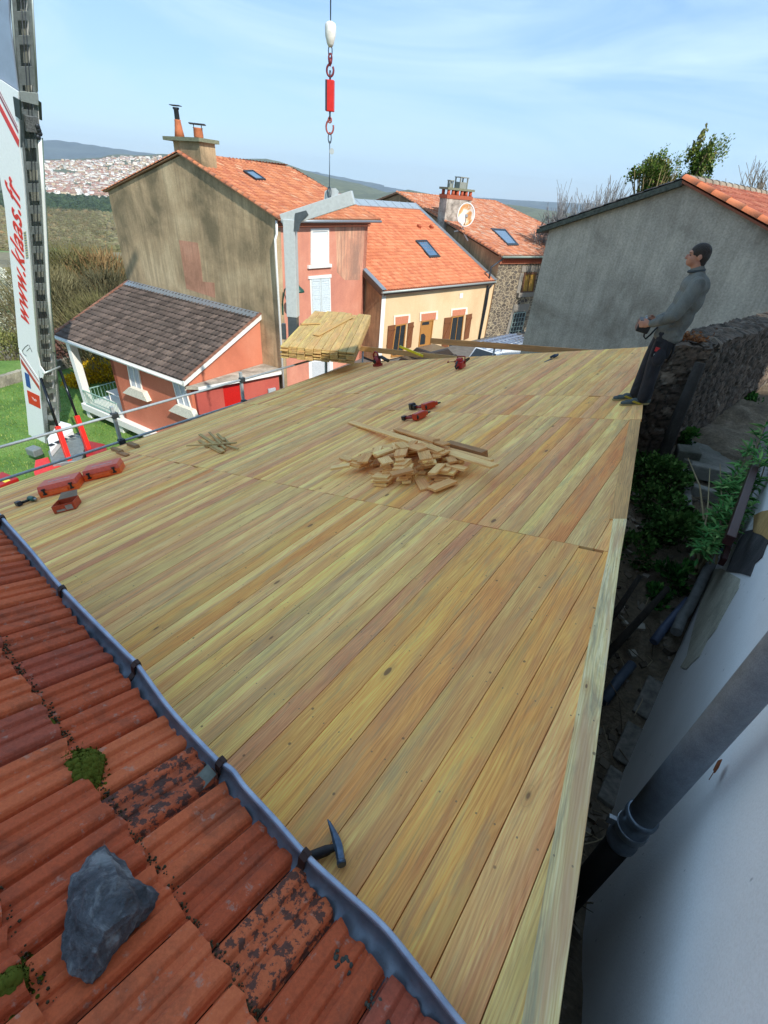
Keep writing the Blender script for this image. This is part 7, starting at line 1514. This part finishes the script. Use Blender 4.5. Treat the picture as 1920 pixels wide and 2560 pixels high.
# head
mell(body, (HC[0]-.005, 0, 1.675), .098, .077, .098); mell(body, (HC[0]+.035, 0, 1.625), .060, .062, .085); mell(body, (HC[0]+.062, 0, 1.575), .030, .034, .026); mell(body, (HC[0]+.01, 0, 1.60), .06, .058, .05)
mell(body, (HC[0]+.102, 0, 1.635), .016, .011, .026, 10, 8, 0, -.25); mell(body, (HC[0]+.112, 0, 1.622), .013, .015, .011, 10, 8); mell(body, (HC[0]+.078, 0, 1.683), .022, .05, .012, 10, 8); mell(body, (HC[0]+.088, 0, 1.597), .013, .024, .0075, 10, 8); mell(body, (HC[0]+.086, 0, 1.585), .013, .022, .0075, 10, 8)
for s in (-1, 1): mell(body, (HC[0]-.01, s*.078, 1.64), .020, .010, .033, 10, 8); mell(body, (HC[0]+.062, s*.036, 1.622), .022, .02, .022, 10, 8)
limb(body, [(-.07, 0, 1.45), (-.045, 0, 1.54), (-.02, 0, 1.60)], [.068, .060, .058])
mell(body, (-.085, 0, 1.36), .10, .17, .12); mell(body, (-.05, 0, 1.12), .10, .14, .18); mell(body, (-.01, 0, .94), .11, .15, .12)
LS, LE, LW = (-.08, .205, 1.395), (.03, .30, 1.08), (.22, .15, .935); RS_, RE_, RW_ = (-.09, -.205, 1.395), (-.19, -.30, 1.10), (.15, -.16, .945)
limb(body, [LS, LE, LW], [.05, .042, .028]); limb(body, [RS_, RE_, RW_], [.05, .042, .028])
def hand(mb, w, fwd, side, up, s):
    """palm, four unequal fingers curled round the controller and a thumb from the side of the palm"""
    w = V(w); fwd, side, up = V(fwd).normalized(), V(side).normalized(), V(up).normalized(); pc = w+fwd*.045; mb.ell(mw_(pc), (MF*fwd.x+ML*fwd.y+Z*fwd.z)*.048, (MF*side.x+ML*side.y+Z*side.z)*.016, (MF*up.x+ML*up.y+Z*up.z)*.040, 12, 8)
    for k, L in enumerate((.070, .078, .073, .058)):
        b = w+fwd*.078+up*(.030-.020*k); j1 = b+fwd*L*.38-side*.006*s; j2 = j1+fwd*L*.20-side*L*.30*s; e = j2-side*L*.28*s-fwd*L*.08; limb(mb, [b, j1, j2, e], [.0098, .0092, .0084, .0070], 8)
    b = w+fwd*.022+up*.032; limb(mb, [b, b+fwd*.026+up*.022-side*.010*s, b+fwd*.056+up*.020-side*.028*s], [.0125, .011, .0085], 8)
hand(body, LW, (.9, -.25, -.15), (-.25, -.95, 0), (.15, 0, 1), -1); hand(body, RW_, (.9, .25, -.1), (.2, -.95, 0), (.1, 0, 1), 1)
limb(body, [(-.02, .09, .86), (.01, .115, .50+zl*.5), (lf_[0]-.04, .125, .09+zl)], [.06, .055, .042]); limb(body, [(-.02, -.09, .86), (.03, -.115, .50+zr*.5), (rf_[0]-.04, -.13, .09+zr)], [.06, .055, .042])
man = organic('person', body, skin.m, None, .0075, 2, origin=man_o); tag(man, 'young man in a grey sweater and black trousers standing at the right deck edge', 'person')
# sweater
sw2 = MB(); mell(sw2, (-.095, 0, 1.36), .148, .235, .135); mell(sw2, (-.09, 0, 1.22), .155, .218, .19); mell(sw2, (-.06, 0, 1.04), .155, .206, .21); mell(sw2, (-.035, 0, .88), .15, .202, .16); limb(sw2, [(-.08, -.12, 1.44), (-.08, .12, 1.44)], [.07, .07])
limb(sw2, [LS, (-.03, .265, 1.23), LE, (.13, .225, 1.00), (.20, .165, .95)], [.082, .074, .066, .056, .044]); limb(sw2, [RS_, (-.14, -.265, 1.22), RE_, (.0, -.23, 1.02), (.12, -.17, .96)], [.082, .074, .066, .056, .044])
limb(sw2, [(-.078, 0, 1.45), (-.055, 0, 1.52)], [.085, .072]); limb(sw2, [(-.03, 0, .865), (-.03, 0, .875)], [.02, .02]); mell(sw2, (-.03, 0, .82), .158, .205, .085)
for k in range(7): a_ = 1.0+.05*k; limb(sw2, [(.04-.01*k, .185, .84+.06*k), (-.10, .195, .87+.065*k)], [.014, .009], 8)
msw = Mat('grey_fleece'); o = msw.coord(); n_ = msw.noise(o, 150, 2, .6); n2_ = msw.noise(msw.mapping(o, (1, 1, .6)), 7, 4, .6, .6); c = msw.ramp(n2_, [(.3, srgb('595a56')), (.7, srgb('7b7b74'))]); msw.color(msw.mix(.35, c, msw.ramp(n_, [(.3, (.25, .25, .25)), (.7, (.75, .75, .75))]), 'OVERLAY')); msw.bump(n2_, .7, .03); msw.set(.95)
swo = organic('sweater', sw2, msw.m, man, .011, 3)
cl_ = MB(); 
for k in range(20):
    a_ = 2*math.pi*k/20; 
cpts = [mw_((-.050+.074*math.cos(2*math.pi*k/20), .068*math.sin(2*math.pi*k/20), 1.512-.018*math.cos(2*math.pi*k/20))) for k in range(21)]; cl_.tube(cpts, .013, 8, 0, False); cl_.build('collar', plain('collar_navy', '3e4447', .9), man)
# trousers
trs = MB(); mell(trs, (-.015, 0, .86), .118, .165, .10); mell(trs, (-.05, 0, .84), .10, .15, .10)
limb(trs, [(-.01, .085, .84), (.005, .11, .66), (.015, .12, .50+zl*.5), (-.005, .125, .30+zl), (lf_[0]-.035, .13, .10+zl)], [.106, .100, .082, .077, .072]); limb(trs, [(-.01, -.085, .84), (.02, -.11, .66), (.045, -.12, .50+zr*.5), (.05, -.125, .30+zr), (rf_[0]-.045, -.13, .10+zr)], [.106, .098, .082, .077, .072])
for k in range(4): limb(trs, [(lf_[0]-.10, .13, .10+zl+.035*k), (lf_[0]+.025, .15, .115+zl+.03*k)], [.022, .018], 8)
mell(trs, (-.0, .205, .60), .07, .022, .09); mtr = Mat('black_workwear'); o = mtr.coord(); n2_ = mtr.noise(mtr.mapping(o, (1, 1, .5)), 9, 5, .6, .8); mtr.color(mtr.ramp(n2_, [(.3, srgb('16161b')), (.7, srgb('27272f'))])); mtr.bump(n2_, .9, .03); mtr.set(.8); organic('trousers', trs, mtr.m, man, .011, 2)
# shoes follow the slope of the boards
for (nm, f_, zf, lab) in (('shoe', lf_, zl, 0), ('shoe', rf_, zr, 1)):
    sh2 = MB(); x0, y0 = f_; gz = lambda dx: deck_z(mw_((x0+dx, y0, 0)))-man_o.z
    for (dx, rx, ry, rz, dz) in ((-.085, .045, .038, .042, .045), (-.04, .06, .042, .05, .055), (.03, .065, .044, .042, .045), (.10, .06, .048, .033, .035), (.155, .042, .042, .027, .029)): mell(sh2, (x0+dx, y0, gz(dx)+dz), rx, ry, rz)
    so_ = organic(nm, sh2, plain('teal_shoe', '46504e', .7, 0, .15, 30), man, .008, 2)
    sl2 = MB(); outl_ = [(-.125, 0), (-.11, .036), (-.03, .034), (.05, .042), (.13, .046), (.185, .03), (.2, 0), (.185, -.03), (.13, -.046), (.05, -.042), (-.03, -.034), (-.11, -.036)]
    sl2.prism([mw_((x0+a, y0+b, gz(a)+.004)) for a, b in outl_], Z*.018); sl2.build('sole', plain('gum_sole', '9c8a5c', .8), so_)
    st2 = MB(); 
    for s in (-1, 1): st2.box(mw_((x0+.02, y0+s*.046, gz(.02)+.04)), MF*.05+Z*.01, ML*.003, Z*.010-MF*.01)
    st2.build('yellow_stripe', plain('shoe_yellow', 'a8942c', .6), so_)
# hair
hr = MB(); mell(hr, (HC[0]-.012, 0, 1.684), .104, .083, .095); mell(hr, (HC[0]-.045, 0, 1.655), .070, .078, .080); mell(hr, (HC[0]-.02, 0, 1.66), .060, .083, .05); mell(hr, (HC[0]-.055, 0, 1.60), .044, .060, .068)
rgh = random.Random(9)
for _ in range(0):
    th, ph_ = rgh.uniform(0, 6.28), rgh.uniform(.05, 1.25); dx_, dy_, dz_ = math.cos(th)*math.sin(ph_), math.sin(th)*math.sin(ph_), math.cos(ph_); mell(hr, (HC[0]-.014+dx_*.098, dy_*.079, 1.695+dz_*.087), .016, .010, .008, 6, 5, 0, rgh.uniform(-.6, .4))
mh = Mat('dark_hair'); o = mh.coord(); n_ = mh.noise(mh.mapping(o, (30, 30, 90)), 3, 4, .7); mh.color(mh.ramp(n_, [(.3, srgb('16110d')), (.7, srgb('3a2c22'))])); mh.bump(n_, .8, .01); mh.set(.6); organic('hair', hr, mh.m, man, .008, 1)
for s in (-1, 1):
    e = MB(); mell(e, (HC[0]+.083, s*.033, 1.652), .008, .011, .0065, 10, 8); e.build('eye', plain('eye_dark', '3a2a22', .3), man); e = MB(); mell(e, (HC[0]+.088, s*.034, 1.674), .006, .02, .004, 8, 6); e.build('eyebrow', mh.m, man)
# belt strap, pocket logo patches
bp = MB(); bp.tube([mw_((-.12, -.02, .80)), mw_((-.15, -.03, .64)), mw_((-.13, -.04, .52))], [.018, .016, .016], 8); bp.build('hanging_strap', M_blk, man)
bp = MB(); bp.box(mw_((.045, .196, .69)), MF*.03+Z*.004, ML*.004, Z*.024); bp.build('red_patch', plain('patch_red', 'b52a2c', .6), man); bp = MB(); bp.box(mw_((.045, .196, .63)), MF*.022, ML*.004, Z*.010); bp.build('pale_patch', plain('patch_pale', 'a9b8b4', .6), man)
bp = MB(); bp.box(mw_((.0, .186, .69)), MF*.095, ML*.006, Z*.09); bp.build('holster_pocket', plain('pocket_black', '15161d', .8), man, bevel=.005)
# remote control held in both hands: a thing of its own
rc = thing('remote_control', 'black crane remote control held by the man', 'remote control', mw_((.34, 0, .90))); m = MB(); m.box(mw_((.265, -.01, .89)), MF*.07+Z*.01, ML*.125, Z*.065-MF*.01); m.build('body', M_blk, rc, bevel=.015)
for s in (-.07, .05): m = MB(); m.tube([mw_((.265, s, .95)), mw_((.26, s, .99))], [.008, .012], 8); m.build('joystick', plain('grey_knob', 'b0b4b4', .5), rc)
m = MB(); m.tube([mw_((.24, .09, .86)), mw_((.23, .10, .79)), mw_((.2, .08, .76)), mw_((.16, .06, .82)), mw_((.12, .03, .90))], .010, 6); m.build('strap', M_blk, rc)

# ================================================================ VEHICLES IN THE STREET
def wheel(parent, c, axis, r, w=.2):
    m = MB(); m.lathe(V(c)-V(axis)*w/2, axis, [(r*.8, 0), (r, .03), (r, w-.03), (r*.8, w)], 18); y = m.build('wheel', M_blk, parent); m = MB(); m.lathe(V(c)+V(axis)*(w/2), axis, [(r*.55, 0), (r*.5, .01)], 14); m.build('rim', M_zinc, y)
gp_ = ground(1170, 870, -7.75); vx = b2*1.0; vy = a2
van = thing('work_van', 'white van with a silver ladder rack parked in front of the yellow house', 'van', zset(gp_+vx*2, -9.65)); vo = zset(gp_, 0)+vy*-.0
def vp(x, y, z): return vo+vx*x-vy*y+Z*z
vz = -9.65; M_vw = plain('van_white', 'd9dde0', .3, 0, .03); m = MB(); sec = [(-.35, .45), (-.38, 1.0), (.15, 1.25), (.75, 1.85), (1.1, 1.95), (4.6, 1.95), (4.7, .4)]
m.prism([vp(x, 0, vz+z) for x, z in sec], -vy*1.85); m.build('body', M_vw, van, bevel=.08)
m = MB(); m.prism([vp(.20, .12, vz+1.30), vp(.20, 1.73, vz+1.30), vp(.71, 1.68, vz+1.82), vp(.71, .17, vz+1.82)], (vx*-.65+Z*.65)*.04); m.build('windscreen', M_glass, van); 
for y in (.04, 1.5): m = MB(); m.box(vp(-.40, y+.15, vz+.85), vy*.14, vx*.02, Z*.10); m.build('headlight', plain('lamp_glass', 'c9d2d6', .1), van)
m = MB(); 
for k in range(6): m.box(vp(-.40, .92, vz+.62+k*.06), vy*.42, vx*.02, Z*.016)
m.build('grille', M_blk, van)
for k in range(5): m = MB(); m.box(vp(-.12+.10*k*0+.0, .35+.28*k, vz+1.16), vy*.10, vx*.14+Z*.05, Z*.01); m.build('bonnet_slot', M_dkm, van)
for x in (.45, 3.8):
    wheel(van, vp(x, .0, vz+.34), vy, .34); wheel(van, vp(x, 1.85, vz+.34), -vy, .34)
M_rk = plain('rack_silver', 'a9b3c4', .35, .6, .06); rkk = MB()
for y in (.1, .55, 1.0, 1.4, 1.75): rkk.bar(vp(.75, y, vz+2.2), vp(4.7, y, vz+2.2), .06, .05)
for k in range(9): rkk.bar(vp(.8+.47*k, .05, vz+2.25), vp(.8+.47*k, 1.8, vz+2.25), .06, .04)
for x in (1.1, 2.8, 4.4):
    for y in (.1, 1.75): rkk.bar(vp(x, y, vz+1.93), vp(x, y, vz+2.2), .05, .05)
rkk.build('roof_rack', M_rk, van); rkk = MB()
for k in range(12): rkk.bar(vp(1.0+.3*k, .6, vz+2.36), vp(1.0+.3*k, 1.05, vz+2.36), .03, .03)
rkk.bar(vp(.8, .6, vz+2.36), vp(4.6, .6, vz+2.36), .03, .07); rkk.bar(vp(.8, 1.05, vz+2.36), vp(4.6, 1.05, vz+2.36), .03, .07); tag(rkk.build('ladder', M_rk), 'silver ladder lying on the roof rack of the white van', 'ladder')
cp_ = ground(1075, 872, -8.35); car = thing('parked_car', 'black car parked under the door of the yellow house', 'car', zset(cp_, -9.75)); M_ck = plain('car_black', '25211f', .22, 0, .1, 3, 0)
def cv(x, y, z): return zset(cp_, -9.75)+vx*x-vy*y+Z*z
m = MB(); m.prism([cv(x, -.85, z) for x, z in ((-2.1, .35), (-2.15, .75), (-1.9, .95), (1.9, .98), (2.1, .8), (2.1, .35))], -vy*1.75); m.build('body', M_ck, car, bevel=.08)
m = MB(); b = 0; lo = [(-1.35, -.8, .96), (1.7, -.8, .97), (1.7, .85, .97), (-1.35, .85, .96)]; hi = [(-.7, -.62, 1.45), (1.1, -.62, 1.46), (1.1, .66, 1.46), (-.7, .66, 1.45)]; m.v += [cv(*p) for p in lo+hi]
for i in range(4): m.face([i, (i+1) % 4, 4+(i+1) % 4, 4+i])
m.face([4, 5, 6, 7]); m.face([3, 2, 1, 0]); m.build('cabin', plain('car_brown_black', '3a322c', .2, 0, .1, 3, 0), car, bevel=.06, fix=True)
for x in (-1.35, 1.3): wheel(car, cv(x, -.85, .32), vy, .32); wheel(car, cv(x, .9, .32), -vy, .32)

# ================================================================ TREES AND BUSHES
def bare_tree(name, base, h, spread, label, seed, levels=4, mat=None, fan=3, r0=.09, lean=(0, 0), cat='tree', buds=None, upb=.35, minr=.004):
    rg = random.Random(seed); t = thing(name, label, cat, base); tr, cr_ = MB(), MB(); tipsl = []
    def grow(p, d, L, r, lv):
        e = p+d*L; mid = p.lerp(e, .5)+V((rg.gauss(0, .05), rg.gauss(0, .05), 0))*L; (tr if lv == levels else cr_).tube([p, mid, e], [r, r*.85, max(minr, r*.62)], 6 if lv >= levels-1 else 4, 0, False, (rg.random(), rg.random(), 0)); 
        if lv <= 0: tipsl.append(e); return
        for k in range(fan+(1 if rg.random() < .5 else 0)):
            dd = (d+V((rg.gauss(0, spread), rg.gauss(0, spread), upb+rg.gauss(0, spread*.5)))).normalized(); grow(p.lerp(e, rg.uniform(.45, 1.0)), dd, L*rg.uniform(.55, .85), max(minr, r*.6), lv-1)
    grow(V(base), V((lean[0], lean[1], 1)).normalized(), h*.34, r0, levels); tr.build('trunk', mat, t); cr_.build('crown', mat, t)
    return t, tipsl
M_bk = bark_mat('grey_bark', [(0, srgb('6f6658')), (1, srgb('968c7c'))]); M_bk2 = bark_mat('blue_grey_bark', [(0, srgb('7d7f80')), (1, srgb('9c9c9a'))])
for k, (u, v, y, h, sp, lab) in enumerate(((1445, 640, 42, 17, .30, 'pale bare tree nearest the grey barn roof'), (1500, 640, 46, 19, .28, 'taller bare tree behind the roof of the grey barn'), (1395, 640, 50, 11, .36, 'lower bare tree beside the end of the stone house roof'))):
    b = at_y(u, v, y); zt_ = at_y(u, [430, 422, 505][k], y).z; t_, tp_ = bare_tree('bare_tree', V((b.x, b.y, zt_-h)), h, sp, lab, 40+k, 5, M_bk2, 4, .13, upb=.40, minr=.017); t_.location.z += zt_-max(q.z for q in tp_)
for k, (u, v, y, h, lab) in enumerate(((1905, 380, 32, 8.0, 'bare tree with drooping twigs at the right edge above the barn roof'), (1870, 450, 27, 3.6, 'small bare shrub rising over the ridge of the barn roof'))):
    zt_ = at_y(u, v, y).z; b = at_y(u, 520, y); t_, tp_ = bare_tree('bare_tree', V((b.x, b.y, zt_-h)), h, .38, lab, 60+k, 4, M_bk, 3, .08, minr=.011); t_.location.z += zt_-max(q.z for q in tp_)
# ivy bushes growing behind the barn ridge
yb = 17.0
def uvz(u, v, y): return at_y(u, v, y)
iv = bark_mat('ivy_leaves', [(0, srgb('2f4a1c')), (.4, srgb('4f6a2c')), (.75, srgb('6f8038')), (1, srgb('8d8a58'))])
c1v = at_y(1645, 440, yb); leafcloud('ivy_thicket', c1v, (.80, .5, .34), 3000, .065, iv, 'ragged ivy thicket with dry stems behind the left slope of the barn roof', stems=110, seed=33, rag=.10, up=.9, stemr=.02, base=zset(c1v, c1v.z-1.6), stemmat=bark_mat('dry_stems', [(0, srgb('8f7f58')), (1, srgb('b3a276'))]))
t1 = at_y(1738, 415, yb); root = leafcloud('ivy_clad_trunk', at_y(1758, 402, yb), (.32, .34, .38), 1900, .07, iv, 'leaning trunk overgrown with ivy standing behind the barn ridge', stems=30, seed=35, rag=.12, up=1.2, stemr=.03, base=at_y(1715, 500, yb))
m = MB(); rg = random.Random(3)
for _ in range(1500):
    a = rg.random()**.8; p = at_y(1712, 480, yb).lerp(at_y(1775, 385, yb), a)+V((rg.gauss(0, .13), rg.gauss(0, .2), rg.gauss(0, .12))); d = V((rg.gauss(0, 1), rg.gauss(0, 1), rg.gauss(.4, 1))).normalized()*.075; w = d.orthogonal().normalized()*.022; b = len(m.v); m.v += [p, p+d*.5+w, p+d, p+d*.5-w]; m.face([b, b+1, b+2, b+3], None, (rg.random(), rg.random(), 0))
for (u, v) in ((1810, 360), (1800, 372), (1788, 358), (1805, 385), (1690, 400), (1612, 448), (1655, 388), (1652, 395), (1693, 418), (1605, 470), (1640, 415), (1720, 385), (1725, 430)):
    for _ in range(60): p = at_y(u, v, yb)+V((rg.gauss(0, .07), rg.gauss(0, .07), rg.gauss(0, .10))); d = V((rg.gauss(.5, .5), rg.gauss(0, 1), rg.gauss(.8, .5))).normalized()*.08; w = d.orthogonal().normalized()*.022; b = len(m.v); m.v += [p, p+d*.5+w, p+d, p+d*.5-w]; m.face([b, b+1, b+2, b+3], None, (rg.random(), rg.random(), 0))
m.build('hanging_foliage', iv, root)
# garden on the left: low stone wall, forsythia, red-leaved shrub, blossoming trees
lw = ground(-60, 985, LAWN_Z); lw2 = ground(60, 950, LAWN_Z); dlw = (lw2-lw).normalized(); wlw = displaced_wall('low', mst.m, lw-dlw*3, lw2+dlw*9, LAWN_Z-1, LAWN_Z-1, LAWN_Z+.75, LAWN_Z+.75, .4, 150, 14, .04, 3.0)
tag(wlw.build('low_garden_wall', stucco('pale_garden_wall', srgb('8f897b'), srgb('67635a'), srgb('aaa492'), 2, .8, .1, 20)), 'low pale stone wall at the far end of the lawn', 'wall')
yf = 25.5; fb_ = at_y(255, 1000, yf); M_for = bark_mat('forsythia_flowers', [(0, srgb('8f7a1e')), (.4, srgb('cfa21c')), (1, srgb('e8c32a'))])
for k, (u, v, y, r_, lab) in enumerate(((200, 985, 33.5, (1.1, .9, 1.7), 'yellow flowering forsythia left of the white post'), (262, 950, 35, (1.9, .9, 1.6), 'yellow flowering forsythia behind the loggia railing'))):
    c = at_y(u, v, y); leafcloud('forsythia_bush', c, r_, 5200, .16, M_for, lab, 'shrub', stems=30, seed=70+k, up=.9, stemr=.02, base=zset(c, LAWN_Z))
c = at_y(235, 880, 38); leafcloud('red_leaved_shrub', c, (3.6, 1.8, 2.2), 9000, .24, bark_mat('plum_leaves', [(0, srgb('4a3430')), (.5, srgb('6f4f48')), (1, srgb('a07c70'))]), 'tall purplish brown shrub behind the loggia', 'shrub', stems=60, seed=75, up=.9, stemr=.03, base=zset(c, LAWN_Z-1))
M_blo = bark_mat('blossom', [(0, srgb('8d9470')), (.5, srgb('c3c8b0')), (1, srgb('e6e8da'))])
for k, (u, v, y, r_, n, lab) in enumerate(((205, 722, 52, (1.9, 1.6, 1.2), 2600, 'white blossoming tree just left of the dark lean-to roof'), (262, 712, 54, (1.1, 1.0, .7), 900, 'small white blossoming tree behind the corner of the dark roof'), (12, 760, 46, (2.6, 2.2, 3.0), 4200, 'large pale blossoming tree at the left edge below the woods'), (20, 880, 44, (3.0, 1.8, 2.0), 3000, 'olive green bush behind the low garden wall'))):
    c = at_y(u, v, y); leafcloud('blossoming_tree' if k < 3 else 'olive_bush', c, r_, n, .22, M_blo if k < 3 else bark_mat('olive_leaves', [(0, srgb('5f6438')), (1, srgb('94985c'))]), lab, 'tree' if k < 3 else 'bush', stems=40, seed=80+k, up=.8, stemr=.04, base=zset(c, c.z-r_[2]*2), shell=.3, stemmat=M_bk)
# ================================================================ AIR
hzm = bpy.data.materials.new('air'); hzm.use_nodes = True; hn = hzm.node_tree.nodes; hn.clear(); ho = hn.new('ShaderNodeOutputMaterial'); pv = hn.new('ShaderNodeVolumePrincipled'); pv.inputs['Density'].default_value = 4.4e-5; pv.inputs['Color'].default_value = (.74, .87, 1.0, 1); pv.inputs['Anisotropy'].default_value = .2
hzm.node_tree.links.new(pv.outputs[0], ho.inputs['Volume']); m = MB(); m.box((0, 0, 232), (16500, 0, 0), (0, 16500, 0), (0, 0, 388)); hz_o = m.build('haze', hzm); tag(hz_o, 'thin bluish air between the village and the far hills', 'haze', None, 'stuff')
